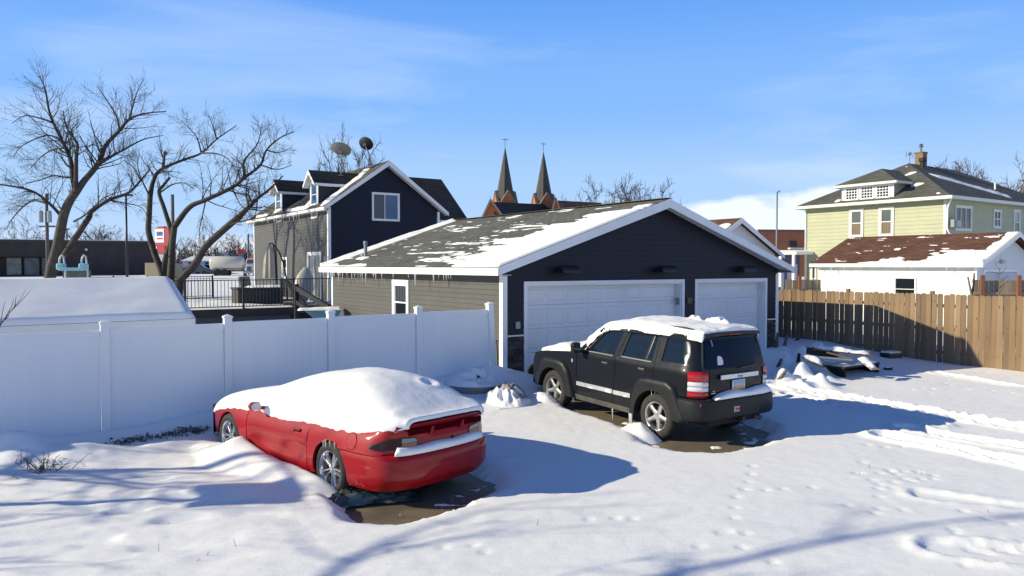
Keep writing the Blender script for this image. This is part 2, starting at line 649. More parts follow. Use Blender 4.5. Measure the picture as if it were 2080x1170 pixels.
def snow_z(X, Y):
    g = ground_z(X, Y)
    near = sstep(60, 25, Y)
    left = sstep(1.5, -3.0, X) * near
    dep = 0.150 + 0.04 * fbm(X * 0.22 + 3, Y * 0.3, 3, 1) + (0.008 + 0.006 * left) * fbm(X * 0.9, Y * 1.1, 3, 5)
    # wind ripples lying across the yard, stronger on the open left side
    wx, wy = X * 0.97 + Y * 0.22, Y * 0.97 - X * 0.22
    rip = 1 - np.abs(fbm(wx * 0.55, wy * 3.6, 4, 23))
    dep = dep + (0.005 + 0.016 * left) * (rip - 0.75)
    dep = dep + (0.003 + 0.010 * left) * fbm(wx * 2.2, wy * 6.0, 4, 31)
    crust = np.clip(vnoise(wx * 1.7, wy * 5.2, 41) - 0.66, 0, 1) * np.clip(vnoise(X * 0.5, Y * 0.5, 43) - 0.35, 0, 1)
    dep = dep - crust * 0.35 * (0.08 + left)
    dep = dep + 0.003 * fbm(X * 9, Y * 9, 2, 47)
    # drift along the white fence, with the hollow the wind keeps at its foot
    df, side, run = line_dist(X, Y, FENCE_PTS)
    dep = dep + (0.02 + 0.22 * sstep(3.0, 14.0, run)) * np.exp(-(df / 0.75) ** 2) * (0.8 + 0.5 * fbm(run * 0.7, run * 0, 3, 51)) - 0.07 * np.exp(-(df / 0.16) ** 2)
    # drifted mounds: (x, y, height, r along, r across, angle)
    mounds = []

    def car_mound(m, x, y, h, rx, ry):
        a = math.atan2(m[1][0], m[0][0])
        px, py = w2(m, x, y)
        mounds.append((px, py, h, rx, ry, a))

    car_mound(COUPE_M, -0.45, 1.25, 0.06, 0.3, 0.25)
    for px, py, h, rx, ry, a in ((40, 922, 0.36, 0.50, 0.36, 0.2), (165, 925, 0.15, 0.5, 0.3, 0.3), (330, 905, 0.08, 0.9, 0.3, 0.6), (500, 985, 0.05, 0.8, 0.35, 0.1),
                                 (1000, 808, 0.10, 0.5, 0.3, 0.5), (1090, 790, 0.10, 0.6, 0.3, 0.5), (900, 800, 0.10, 0.9, 0.4, 0.5), (1640, 770, 0.05, 0.5, 0.3, 0)):
        p = gp(px, py, 0.2)
        mounds.append((p.x, p.y, h, rx, ry, a))
    for k in range(16):      # rubbish humps under the snow by the garage's far corner
        p = gp(1590 + (k * 37) % 110, 716 + (k * 29) % 54, 0.35)
        mounds.append((p.x, p.y, 0.12 + 0.24 * ((k * 7) % 5) / 4, 0.20 + 0.1 * (k % 3), 0.18, k))
    for (mx, my, h, rx, ry, a) in mounds:
        u = (X - mx) * math.cos(a) + (Y - my) * math.sin(a)
        v = -(X - mx) * math.sin(a) + (Y - my) * math.cos(a)
        q = np.exp(-((u / rx) ** 2 + (v / ry) ** 2) ** 0.9)
        dep = dep + h * q * (1 + 0.25 * fbm(X * 3, Y * 3, 2, 61))
    # wheel tracks: (pixel polyline, half width, depth, berm, chunkiness)
    tracks = [([(1575, 784), (1700, 803), (1830, 826), (1960, 848), (2120, 874)], 0.16, 0.06, 0.045, 0.055),
              ([(1600, 800), (1700, 818), (1800, 838), (1900, 860)], 0.10, 0.05, 0.03, 0.03),
              ([(1850, 868), (1960, 888), (2120, 912)], 0.13, 0.06, 0.035, 0.03),
              ([(1800, 884), (1900, 902), (2060, 934), (2140, 950)], 0.14, 0.10, 0.05, 0.03),
              ([(1880, 1000), (1980, 1013), (2140, 1032)], 0.10, 0.03, 0.012, 0.02),
              ([(1905, 757), (1990, 770), (2065, 782)], 0.07, 0.06, 0.02, 0.02),
              ([(1920, 1110), (2000, 1120), (2140, 1130)], 0.22, 0.03, 0.02, 0.03)]
    for k, (pts, hw, de, be, ch) in enumerate(tracks):
        d, s, r_ = line_dist(X, Y, pix_poly(pts, 0.16))
        d = np.abs(d + 0.05 * fbm(r_ * 1.3, r_ * 0 + k, 2, 71 + k))
        lump = np.clip(fbm(X * 9, Y * 9, 3, 81 + k), -0.4, 1)
        dep = dep - de * sstep(hw + 0.07, hw - 0.03, d)
        dep = dep + (be + ch * lump) * np.exp(-((d - hw - 0.09) / 0.09) ** 2)
    # paw and foot prints
    pr = [(1527, 945), (1524, 961), (1519, 977), (1512, 993), (1496, 1008), (1493, 1031), (1489, 1052), (1515, 1083), (1507, 1110), (1555, 995), (1590, 992), (1650, 988), (1478, 1080), (1462, 1082),
          (1420, 1108), (1570, 1140), (1250, 1050), (1195, 1052), (985, 1118), (900, 1108), (960, 1105), (795, 1115), (1285, 1052), (1724, 1024)]
    rs = random.Random(5)
    for _ in range(26):
        pr.append((rs.gauss(1805, 45), rs.gauss(970, 28)))
    for _ in range(14):
        pr.append((rs.uniform(1850, 2070), rs.uniform(755, 800)))
    for _ in range(18):
        pr.append((rs.gauss(2020, 50), rs.gauss(1105, 22)))
    for k, (px, py) in enumerate(pr):
        p = gp(px, py, 0.15)
        q = np.exp(-(((X - p.x) / 0.034) ** 2 + ((Y - p.y) / 0.045) ** 2))
        ring = np.exp(-((np.hypot((X - p.x - 0.03) / 1.0, (Y - p.y) / 1.2) - 0.06) / 0.025) ** 2)
        dep = dep - 0.026 * q
    # bare concrete swept out round the cars
    wob = 0.14 * fbm(X * 2.3, Y * 2.3, 4, 91) + 0.10 * fbm(X * 7, Y * 7, 4, 93, 0.65)
    sd = np.minimum(poly_sdf(X, Y, BARE_COUPE), poly_sdf(X, Y, BARE_SUV)) + wob * 0.7
    su = np.minimum(poly_sdf(X, Y, UNDER_COUPE), poly_sdf(X, Y, UNDER_SUV)) + wob * 0.5
    keep = sstep(-0.02, 0.42, sd) * sstep(-0.05, 0.30, su)
    dep = np.where(np.minimum(sd, su) < 1.2, (dep + 0.05) * keep ** 0.75 - 0.05, dep)
    dep = np.maximum(dep, -0.05)
    isl = fbm(X * 4.5, Y * 4.5, 4, 97, 0.6)
    dep = np.where((isl > 0.26) & (np.minimum(sd, su) > -0.40) & (dep < 0.02), np.maximum(dep, 0.004 + 0.05 * (isl - 0.26)), dep)
    ca, sa = math.cos(ANG), math.sin(ANG)
    tg_ = (X - GAR.x) * ca + (Y - GAR.y) * sa
    dg_ = (X - GAR.x) * sa - (Y - GAR.y) * ca
    dep = dep - 0.11 * sstep(1.3, 0.2, dg_) * sstep(-0.35, 0.0, tg_) * sstep(9.2, 8.2, tg_)
    # little heaps caught by the wheels
    for m, x, y, top, rx, ry in ((SUV_M, 0.20, 1.10, 0.27, 0.34, 0.26), (SUV_M, 2.78, 1.08, 0.27, 0.46, 0.26)):
        a = math.atan2(m[1][0], m[0][0])
        px, py = w2(m, x, y)
        u = (X - px) * math.cos(a) + (Y - py) * math.sin(a)
        v = -(X - px) * math.sin(a) + (Y - py) * math.cos(a)
        e = ((u / rx) ** 2 + (v / ry) ** 2)
        hgt = top * np.exp(-e * 1.1) + 0.05 * fbm(X * 6, Y * 6, 3, 63) * np.exp(-e)
        dep = np.maximum(dep, hgt - 0.06 * np.clip(e - 1, 0, 3))
    # one drift banked along the red car's flank, peaking behind its front wheel
    a = math.atan2(COUPE_M[1][0], COUPE_M[0][0])
    u = (X - COUPE_M[0][3]) * math.cos(a) + (Y - COUPE_M[1][3]) * math.sin(a)
    v = -(X - COUPE_M[0][3]) * math.sin(a) + (Y - COUPE_M[1][3]) * math.cos(a) - 1.0
    crest = np.interp(u, [-0.8, -0.35, 0.1, 0.5, 0.9, 1.4, 1.8, 2.0, 2.1, 2.3, 2.7, 3.3, 4.2], [-0.2, 0.10, 0.23, 0.27, 0.29, 0.32, 0.40, 0.45, 0.43, 0.28, 0.23, 0.18, -0.2])
    crest = crest + 0.02 * fbm(u * 3, v * 3, 3, 65)
    ridge = crest * np.where(v > 0, np.exp(-(v / 0.55) ** 2), np.exp(-(v / 0.16) ** 2)) - 0.10 * sstep(0.9, 1.8, np.abs(v))
    dep = np.where((u > -0.8) & (u < 4.2) & (np.abs(v) < 1.8), np.maximum(dep, ridge), dep)
    return g + dep


def axis(a, b, step, lo, hi, grow=1.25):
    core = list(np.arange(a, b, step))
    s, x, up = step, core[-1], []
    while x < hi:
        s *= grow
        x += s
        up.append(x)
    s, x, dn = step, core[0], []
    while x > lo:
        s *= grow
        x -= s
        dn.append(x)
    return np.array(dn[::-1] + core + up)


def grid_faces(nx, ny):
    i, j = np.meshgrid(np.arange(nx - 1), np.arange(ny - 1), indexing='ij')
    a = (i * ny + j).ravel()
    return np.stack([a, a + ny, a + ny + 1, a + 1], 1)


gx = axis(-9.0, 14.6, 0.045, -900, 900, 1.16)
gy = np.concatenate([axis(5.6, 17.5, 0.04, -60, 18, 1.25)[:-20], ]) if False else axis(5.6, 17.6, 0.042, -60, 1600, 1.035)
GXX, GYY = np.meshgrid(gx, gy, indexing='ij')
GZZ = snow_z(GXX, GYY)
snow_ground = np_mesh('snow_ground', np.stack([GXX.ravel(), GYY.ravel(), GZZ.ravel()], 1), grid_faces(len(gx), len(gy)), SNOW)
tag(snow_ground, 'deep wind rippled snow covering the yard and the driveway', 'snow', kind='structure')


def sz(x, y):
    """height of the snow at one place"""
    return float(snow_z(np.array([[x]]), np.array([[y]]))[0, 0])


CONC = mat('wet_concrete', (0.20, 0.155, 0.105), 0.55, var=0.25, vscale=2.2, bump=0.35, bscale=60, dirt=((0.04, 0.035, 0.03), 0.75, 1.1))
tt = np.linspace(-8, 9.4, 60)
dd = np.linspace(0.02, 10.0, 40)
TT, DD = np.meshgrid(tt, dd, indexing='ij')
DX = GAR.x + TT * math.cos(ANG) + DD * math.sin(ANG)
DY = GAR.y + TT * math.sin(ANG) - DD * math.cos(ANG)
driveway = np_mesh('driveway', np.stack([DX.ravel(), DY.ravel(), ground_z(DX, DY).ravel() + 0.002], 1), grid_faces(60, 40), CONC)
tag(driveway, 'brown wet concrete driveway showing where the snow is swept away', 'driveway', kind='structure')
# ------------------------------------------------------------------ building kit


def siding(parent, org, u, n, spans, z0, z1, course, holes, material, name='siding_board', lap=0.016, back=0.004):
    """lapped boards, each its own object. org: wall origin, u: along, n: outward; spans(z) -> (u0, u1); holes: (u0, u1, z0, z1)"""
    org, u, n = Vector(org), Vector(u), Vector(n)
    z = z0
    while z < z1 - 0.01:
        zt = min(z + course, z1)
        cuts = sorted({z, zt} | {h for H_ in holes for h in H_[2:4] if z + 0.004 < h < zt - 0.004})
        for a, b in zip(cuts[:-1], cuts[1:]):
            (l0, r0), (l1, r1) = spans(a), spans(b)
            if r0 - l0 < 0.02:
                continue
            mid = (a + b) / 2
            segs = [(l0, r0, l1, r1)]
            for h in holes:
                if h[2] < mid < h[3]:
                    nxt = []
                    for (p, q, p1, q1) in segs:
                        if h[1] <= p or h[0] >= q:
                            nxt.append((p, q, p1, q1))
                            continue
                        if h[0] > p:
                            nxt.append((p, h[0], p1, h[0]))
                        if h[1] < q:
                            nxt.append((h[1], q, h[1], q1))
                    segs = nxt
            oa = back + lap * (1 - (a - z) / course)
            ob = back + lap * (1 - (b - z) / course)
            for (p, q, p1, q1) in segs:
                if q - p < 0.02:
                    continue
                q1 = max(q1, p1 + 0.001)
                P = lambda s, zz, o_: org + u * s + n * o_ + Vector((0, 0, zz))
                vs_ = [P(p, a, 0), P(q, a, 0), P(q1, b, 0), P(p1, b, 0), P(p, a, oa), P(q, a, oa), P(q1, b, ob), P(p1, b, ob)]
                MB().add(vs_, [(4, 5, 6, 7), (0, 1, 5, 4), (1, 2, 6, 5), (3, 0, 4, 7), (2, 3, 7, 6)]).build(name, material, parent)
        z = zt


def slab(name, corners, thick, material, parent, uvscale=1.0):
    """a roof plane: four corners (eave left, eave right, ridge right, ridge left), thickness downwards, UV in metres"""
    c = [Vector(p) for p in corners]
    nrm = (c[1] - c[0]).cross(c[-1] - c[0]).normalized()
    if nrm.z < 0:
        nrm = -nrm
    lo = [p - nrm * thick for p in c]
    me = bpy.data.meshes.new(name)
    n = len(c)
    me.from_pydata(c + lo, [], [tuple(range(n)), tuple(reversed(range(n, 2 * n)))] + [(i, i + n, (i + 1) % n + n, (i + 1) % n) for i in range(n)])
    me.update()
    eu = (c[1] - c[0]).normalized()
    ev = nrm.cross(eu)
    uvl = me.uv_layers.new(name='uv')
    for lp in me.loops:
        p = me.vertices[lp.vertex_index].co
        uvl.data[lp.index].uv = ((p - c[0]).dot(eu) * uvscale, (p - c[0]).dot(ev) * uvscale)
    me.materials.append(material)
    return link(name, me, parent)


def slope_snow(name, parent, o, eu, ev, lu, lv, thick, nu, nv, inside=None):
    """snow lying on a slope: thick(U, V) numpy thickness, below zero where the roof is bare"""
    o, eu, ev = Vector(o), Vector(eu).normalized(), Vector(ev).normalized()
    nr = eu.cross(ev).normalized()
    if nr.z < 0:
        nr = -nr
    U, V = np.meshgrid(np.linspace(0, lu, nu), np.linspace(0, lv, nv), indexing='ij')
    T = thick(U, V)
    edge = np.minimum(np.minimum(U, lu - U), np.minimum(V, lv - V))
    T = np.where(edge < 1e-6, np.minimum(T, -0.005), T)
    H = np.where(T > 0, T, np.maximum(T * 0.5, -0.012))
    P = [U * eu[i] + V * ev[i] + H * nr[i] + o[i] for i in range(3)]
    F = grid_faces(nu, nv)
    Tf = T.ravel()
    keep = (Tf[F] > -0.001).any(1)
    F = F[keep]
    used, inv = np.unique(F, return_inverse=True)
    VV = np.stack([p.ravel() for p in P], 1)[used]
    if len(F) == 0:
        return None
    return tag(np_mesh(name, VV, inv.reshape(F.shape), SNOW, parent), None, None, kind='stuff')


def window(parent, org, u, n, u0, u1, z0, z1, frame=0.07, depth=0.05, mull=(), trans_=(), fm=None, gm=None, name='window', sill=False, inner=0.035):
    """window set on a wall: outer casing, sash bars, dark pane set back. mull: u fractions, trans_: z fractions"""
    fm, gm = fm or WHITE, gm or GLASS
    org, u, n = Vector(org), Vector(u), Vector(n)
    P = lambda s, z, o_: org + u * s + n * o_ + Vector((0, 0, z))

    def bar(m, a, b, c, d, o0, o1):
        vs_ = [P(a, c, o0), P(b, c, o0), P(b, d, o0), P(a, d, o0), P(a, c, o1), P(b, c, o1), P(b, d, o1), P(a, d, o1)]
        m.add(vs_, [(4, 5, 6, 7), (0, 1, 5, 4), (1, 2, 6, 5), (2, 3, 7, 6), (3, 0, 4, 7)])
    m = MB()
    bar(m, u0, u1, z1 - frame, z1, 0, depth)
    bar(m, u0, u1, z0, z0 + frame, 0, depth)
    bar(m, u0, u0 + frame, z0 + frame, z1 - frame, 0, depth - 0.002)
    bar(m, u1 - frame, u1, z0 + frame, z1 - frame, 0, depth - 0.002)
    w = m.build(name, fm, parent)
    a, b, c, d = u0 + frame, u1 - frame, z0 + frame, z1 - frame
    s = inner
    m = MB()
    bar(m, a, b, d - s, d, 0, depth - 0.02)
    bar(m, a, b, c, c + s, 0, depth - 0.02)
    bar(m, a, a + s, c + s, d - s, 0, depth - 0.022)
    bar(m, b - s, b, c + s, d - s, 0, depth - 0.022)
    for q in trans_:
        zz = c + (d - c) * q
        bar(m, a + s, b - s, zz - s * 0.6, zz + s * 0.6, 0, depth - 0.024)
    for q in mull:
        uu = a + (b - a) * q
        bar(m, uu - s * 0.6, uu + s * 0.6, c + s, d - s, 0, depth - 0.026)
    m.build('sash', fm, w)
    us = [a + s] + [a + (b - a) * q for q in mull] + [b - s]
    zs = [c + s] + [c + (d - c) * q for q in trans_] + [d - s]
    k = 0
    for ua, ub in zip(us[:-1], us[1:]):
        for za, zb in zip(zs[:-1], zs[1:]):
            mm = gm[k % len(gm)] if isinstance(gm, (list, tuple)) else gm
            k += 1
            MB().add([P(ua, za, 0.012), P(ub, za, 0.012), P(ub, zb, 0.012), P(ua, zb, 0.012)], [(0, 1, 2, 3)]).build('pane', mm, w)
    if sill:
        m = MB()
        bar(m, u0 - 0.04, u1 + 0.04, z0 - 0.05, z0, 0, depth + 0.04)
        m.build('sill', fm, w)
    return w


def icicle_mesh(L, r):
    rs = random.Random(int(L * 1000))
    pr = [(r, 0), (r * 0.8, -L * 0.15), (r * 0.62, -L * 0.4), (r * 0.35, -L * 0.75), (0.001, -L)]
    return MB().lathe(pr, 6, cap=False).mesh('icicle', ICE, True)


ICICLES = [icicle_mesh(L, r) for L, r in ((0.07, 0.010), (0.11, 0.012), (0.16, 0.014), (0.23, 0.017), (0.34, 0.024))]


def icicles(parent, a, b, n, rs, weights=(5, 4, 3, 2, 1)):
    a, b = Vector(a), Vector(b)
    for _ in range(n):
        t = min(max(rs.betavariate(1, 1), 0.005), 0.995)
        o = bpy.data.objects.new('icicle', rs.choices(ICICLES, weights)[0])
        COL.objects.link(o)
        o.parent = parent
        o.location = a.lerp(b, t)
        o.rotation_euler = (0, 0, rs.uniform(0, 6))


# ------------------------------------------------------------------ dark garage
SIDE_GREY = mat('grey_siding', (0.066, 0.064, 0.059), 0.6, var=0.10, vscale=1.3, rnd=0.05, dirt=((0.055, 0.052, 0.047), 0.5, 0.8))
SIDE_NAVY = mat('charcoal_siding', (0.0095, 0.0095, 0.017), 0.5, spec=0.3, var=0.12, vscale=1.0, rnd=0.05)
SHG_GREY = shingle_mat('grey_shingles', (0.105, 0.105, 0.092), (0.150, 0.148, 0.130), (0.05, 0.05, 0.046))
DOORW = mat('garage_door_white', (0.72, 0.72, 0.73), 0.45, var=0.03, vscale=0.7, dirt=((0.55, 0.52, 0.48), 0.4, 0.9))

garage = thing('garage', 'low dark three-car garage with white overhead doors and snow along its near roof edge', 'garage', GAR, ANG)
GW, GL, GE = 9.44, 10.12, 2.40          # width, length, eave height under the rafters
RISE = 1 / 3.0


def g_span(z, w=GW, e=GE + 0.02, k=RISE):
    i = max(0, (z - e) / k)
    return (i, w - i)


D1, D2 = (0.62, 5.51, 0.0, 2.05), (6.08, 8.88, 0.0, 2.05)
X_, Y_, Z_ = Vector((1, 0, 0)), Vector((0, 1, 0)), Vector((0, 0, 1))
mw = MB()
mw.prism([(0, 0.0, 2.05), (GW, 0, 2.05), (GW, 0, GE), (GW / 2, 0, GE + GW / 2 * RISE), (0, 0, GE)], (0, 0.12, 0))
for a, b in ((0, D1[0]), (D1[1], D2[0]), (D2[1], GW)):
    mw.box(a, b, 0.0, 0.12, 0, 2.048)
mw.box(0.0, 0.12, 0.123, GL, -0.1, GE)
mw.box(GW - 0.12, GW, 0.123, GL, -0.1, GE)
mw.prism([(0.122, GL - 0.12, -0.1), (GW - 0.122, GL - 0.12, -0.1), (GW - 0.122, GL - 0.12, GE), (GW / 2, GL - 0.12, GE + GW / 2 * RISE - 0.05), (0.122, GL - 0.12, GE)], (0, 0.12, 0))
mw.build('wall', SIDE_NAVY, garage)
siding(garage, (0, 0, 0), X_, -Y_, g_span, 0.97, GE + GW / 2 * RISE - 0.06, 0.135,
       [(D1[0] - 0.09, D1[1] + 0.09, -1, 2.14), (D2[0] - 0.09, D2[1] + 0.09, -1, 2.14), (0, 0.07, 0, 2.30), (GW - 0.07, GW, 0, 2.30)], SIDE_NAVY)
siding(garage, (0, 0, 0), Y_, -X_, lambda z: (0.06, GL - 0.06), 0.0, 2.36, 0.115, [(4.49, 5.49, 0.9, 2.10)], SIDE_GREY)
# white corner boards, a little proud
mc = MB()
mc.box(-0.035, 0.085, -0.035, -0.003, 0, 2.26).box(-0.035, -0.003, -0.003, 0.10, 0, 2.30)
mc.build('corner_board', WHITE, garage)
MB().box(GW - 0.085, GW + 0.035, -0.035, -0.003, 0, 2.26).build('corner_board', WHITE, garage)
MB().box(-0.035, -0.003, GL - 0.10, GL + 0.03, 0, 2.30).build('corner_board', WHITE, garage)
window(garage, (0, 0, 0), Y_, -X_, 4.49, 5.49, 0.88, 2.10, 0.13, 0.05, trans_=(0.5,), inner=0.03)
# overhead doors, set back behind the trim
for k, (D, cols) in enumerate(((D1, 8), (D2, 4))):
    u0, u1, _, h = D
    m = MB()
    m.box(u0 - 0.085, u0, -0.03, -0.002, 0, h + 0.085).box(u1, u1 + 0.085, -0.03, -0.002, 0, h + 0.085).box(u0, u1, -0.03, -0.002, h, h + 0.085)
    m.build('door_trim', WHITE, garage)
    m = MB()
    m.box(u0, u0 + 0.03, 0.002, 0.26, 0, h).box(u1 - 0.03, u1, 0.002, 0.26, 0, h).box(u0 + 0.03, u1 - 0.03, 0.002, 0.26, h - 0.03, h)
    m.build('door_jamb', DOORW, garage)
    dr = MB().box(u0 + 0.035, u1 - 0.035, 0.215, 0.25, 0.0, h - 0.035).build('garage_door', DOORW, garage)
    sh = 2.13 / 4
    for r_ in range(4):
        zb, zt = r_ * sh + 0.006, min((r_ + 1) * sh - 0.006, h - 0.04)
        MB().box(u0 + 0.035, u1 - 0.035, 0.192, 0.213, zb, zt).build('door_section', DOORW, dr, bevel=0.004)
        cw = (u1 - u0 - 0.10) / cols
        for c in range(cols):
            x0, x1 = u0 + 0.05 + c * cw + 0.05, u0 + 0.05 + (c + 1) * cw - 0.05
            z0, z1 = zb + 0.075, zt - 0.075 if r_ < 3 else zt - 0.06
            m = MB()           # raised field in a sunken border
            o = [(x0, 0.191, z0), (x1, 0.191, z0), (x1, 0.191, z1), (x0, 0.191, z1)]
            i = [(x0 + 0.025, 0.178, z0 + 0.025), (x1 - 0.025, 0.178, z0 + 0.025), (x1 - 0.025, 0.178, z1 - 0.025), (x0 + 0.025, 0.178, z1 - 0.025)]
            m.add(o + i, [(4, 5, 6, 7)] + [(a, (a + 1) % 4, (a + 1) % 4 + 4, a + 4) for a in range(4)])
            m.build('panel', DOORW, dr)
    MB().box(u0 + 0.035, u1 - 0.035, 0.18, 0.23, -0.02, 0.012).build('bottom_seal', BLACKM, dr)
# stone veneer at the foot of the front, stone by stone
STONE = [mat('veneer_stone_%s' % n_, c, 0.85, var=0.3, vscale=9, bump=0.8, bscale=25, rnd=0.25) for n_, c in
         (('brown', (0.055, 0.043, 0.036)), ('grey', (0.062, 0.058, 0.056)), ('dark', (0.033, 0.030, 0.030)), ('tan', (0.085, 0.064, 0.047)))]
rs = random.Random(11)
for (a, b) in ((0.085, D1[0] - 0.087), (D2[1] + 0.087, GW - 0.085), (D1[1] + 0.087, D2[0] - 0.087)):
    vb = MB().box(a, b, -0.006, -0.001, 0, 0.94).build('stone_veneer', STONE[2], garage)
    z = 0.0
    while z < 0.93:
        h = min(rs.choice((0.05, 0.07, 0.085, 0.10)), 0.935 - z)
        x = a
        while x < b - 0.01:
            w = min(rs.uniform(0.12, 0.30), b - x)
            if b - x - w < 0.06:
                w = b - x
            MB().box(x + 0.004, x + w - 0.004, -0.012 - rs.uniform(0.01, 0.035), -0.006, z + 0.003, z + h - 0.003).build('stone', rs.choice(STONE), vb, bevel=0.006)
            x += w
        z += h
    MB().box(a, b, -0.06, -0.002, 0.945, 0.975).build('veneer_cap', WHITE, garage)
# barn lamps over the doors
for x in (1.65, 4.77, 7.85):
    m = MB()
    m.lathe([(0.045, 0), (0.05, 0.02), (0.02, 0.03)], 12, Matrix.Translation((x, -0.02, 2.40)) @ Matrix.Rotation(R(90), 4, 'X'))
    prof = []
    for k in range(9):
        a = R(180 * k / 8)
        prof.append((x - 0.26, -0.19 - 0.14 * math.cos(a), 2.32 + 0.16 * math.sin(a)))
    m.prism(prof, (0.52, 0, 0))
    m.box(x - 0.03, x + 0.03, -0.16, -0.02, 2.385, 2.42)
    m.build('wall_lamp', mat('lamp_bronze', (0.010, 0.009, 0.010), 0.5), garage)
# house number plate, keypad, outlet
m = MB().box(5.69, 5.87, -0.045, -0.021, 1.50, 1.66).build('number_plate', mat('brass_plate', (0.09, 0.075, 0.025), 0.5), garage, bevel=0.01)
MB().box(5.435, 5.475, 0.05, 0.12, 1.48, 1.66).build('keypad', mat('keypad_grey', (0.20, 0.21, 0.22), 0.5), garage)
MB().box(0.30, 0.42, -0.055, -0.021, 1.11, 1.26).build('outlet_box', mat('outlet_grey', (0.32, 0.33, 0.34), 0.5), garage, bevel=0.008)
# roof
OH, RT = 0.33, 0.10
ze = 2.46
zr = ze + (GW / 2 + OH) * RISE
slab('roof', [(-OH, -0.32, ze), (-OH, GL + 0.3, ze), (GW / 2, GL + 0.3, zr), (GW / 2, -0.32, zr)], 0.06, SHG_GREY, garage)
slab('roof', [(GW + OH, GL + 0.3, ze), (GW + OH, -0.32, ze), (GW / 2, -0.32, zr), (GW / 2, GL + 0.3, zr)], 0.06, SHG_GREY, garage)
m = MB()
m.box(-OH - 0.025, -OH + 0.0, -0.345, GL + 0.325, ze - 0.185, ze - 0.02)
m.build('fascia', WHITE, garage)
MB().box(GW + OH, GW + OH + 0.025, -0.345, GL + 0.325, ze - 0.185, ze - 0.02).build('fascia', WHITE, garage)
for sx in (-1, 1):
    for y in (-0.345, GL + 0.302):
        xe, xr = (-OH - 0.02, GW / 2) if sx < 0 else (GW + OH + 0.02, GW / 2)
        a, b = Vector((xe, y, ze - 0.02)), Vector((xr, y, zr - 0.012))
        m = MB().prism([a, b, b - Vector((0, 0, 0.215)), a - Vector((0, 0, 0.165))], (0, 0.023, 0))
        m.build('rake_board', WHITE, garage)
SOFF = mat('soffit_white', (0.62, 0.62, 0.62), 0.6)
MB().box(-OH + 0.001, -0.004, -0.32, GL + 0.3, ze - 0.183, ze - 0.17).build('soffit', SOFF, garage)
MB().box(GW + 0.004, GW + OH - 0.001, -0.32, GL + 0.3, ze - 0.183, ze - 0.17).build('soffit', SOFF, garage)
for sx in (-1, 1):
    xe, xr = (-OH, GW / 2) if sx < 0 else (GW + OH, GW / 2)
    a, b = Vector((xe, -0.318, ze - 0.17)), Vector((xr, -0.318, zr - 0.17))
    MB().prism([a, b, b + Vector((0, 0, 0.012)), a + Vector((0, 0, 0.012))], (0, 0.316, 0)).build('soffit', SOFF, garage)
m = MB()
for y in np.arange(-0.3, GL + 0.25, 0.33):
    m.obox((GW / 2, y + 0.165, zr + 0.010), (0.26, 0.32, 0.012))
m.build('ridge_cap', mat('ridge_shingle', (0.085, 0.085, 0.076), 0.9, bump=0.4, bscale=80), garage)
m = MB().lathe([(0.055, 0), (0.055, 0.42), (0.068, 0.42), (0.068, 0.52), (0.05, 0.53)], 14, Matrix.Translation((0.68, 9.0, ze + 1.01 * RISE - 0.05)))
m.build('vent_pipe', mat('pipe_grey', (0.26, 0.28, 0.28), 0.5, var=0.1), garage, smooth=False)
icicles(garage, (-OH - 0.012, 0.2, ze - 0.185), (-OH - 0.012, 6.4, ze - 0.185), 15, random.Random(3))
icicles(garage, (-OH - 0.012, 6.4, ze - 0.185), (-OH - 0.012, 10.2, ze - 0.185), 26, random.Random(4))


# wind scoured snow on the left slope: thick along the front rake, thin streaks further back
def g_snow(U, V):
    lv = (GW / 2 + OH) * math.hypot(1, RISE)
    st = fbm(U * 0.55, V * 3.4, 5, 7, 0.6)
    st2 = fbm(U * 1.6, V * 7.5, 3, 9, 0.6)
    ub = np.interp(V, [0, 0.3, 1.2, 2.1, 3.2, 3.7, 4.45, 4.75, 5.4], [2.7, 2.95, 3.3, 3.3, 2.55, 2.15, 1.4, 0.25, -0.6])
    front = ub - U - 0.45 + 1.2 * st + 1.3 * st2
    t1 = front * 0.07
    zone = sstep(6.6, 3.0, U) * sstep(4.6, 3.2, V)
    t2 = 0.03 * (st + 1.0 * st2 - 0.66 + 0.50 * zone)
    eave = (0.22 + 0.22 * fbm(U * 0.9, U * 0, 3, 12) - V) * 0.09 * sstep(5.5, 9.0, U) - 0.02 * sstep(9.0, 5.5, U)
    rear = (U - GL - 0.22 + 0.10 * fbm(V * 1.5, V * 0, 3, 15)) * 0.25 + 0.0 * V
    vent = 0.05 - 0.11 * np.hypot((U - 9.1) / 0.9, (V - 0.85) / 0.32)
    return np.maximum(np.maximum(np.minimum(t1, 0.045), t2), np.maximum(np.maximum(eave, rear), vent))


sl = math.hypot(1, RISE)
slope_snow('roof_snow', garage, (-OH, -0.32, ze + 0.001), (0, 1, 0), (1 / sl, 0, RISE / sl), GL + 0.62, (GW / 2 + OH) * sl, g_snow, 330, 160)
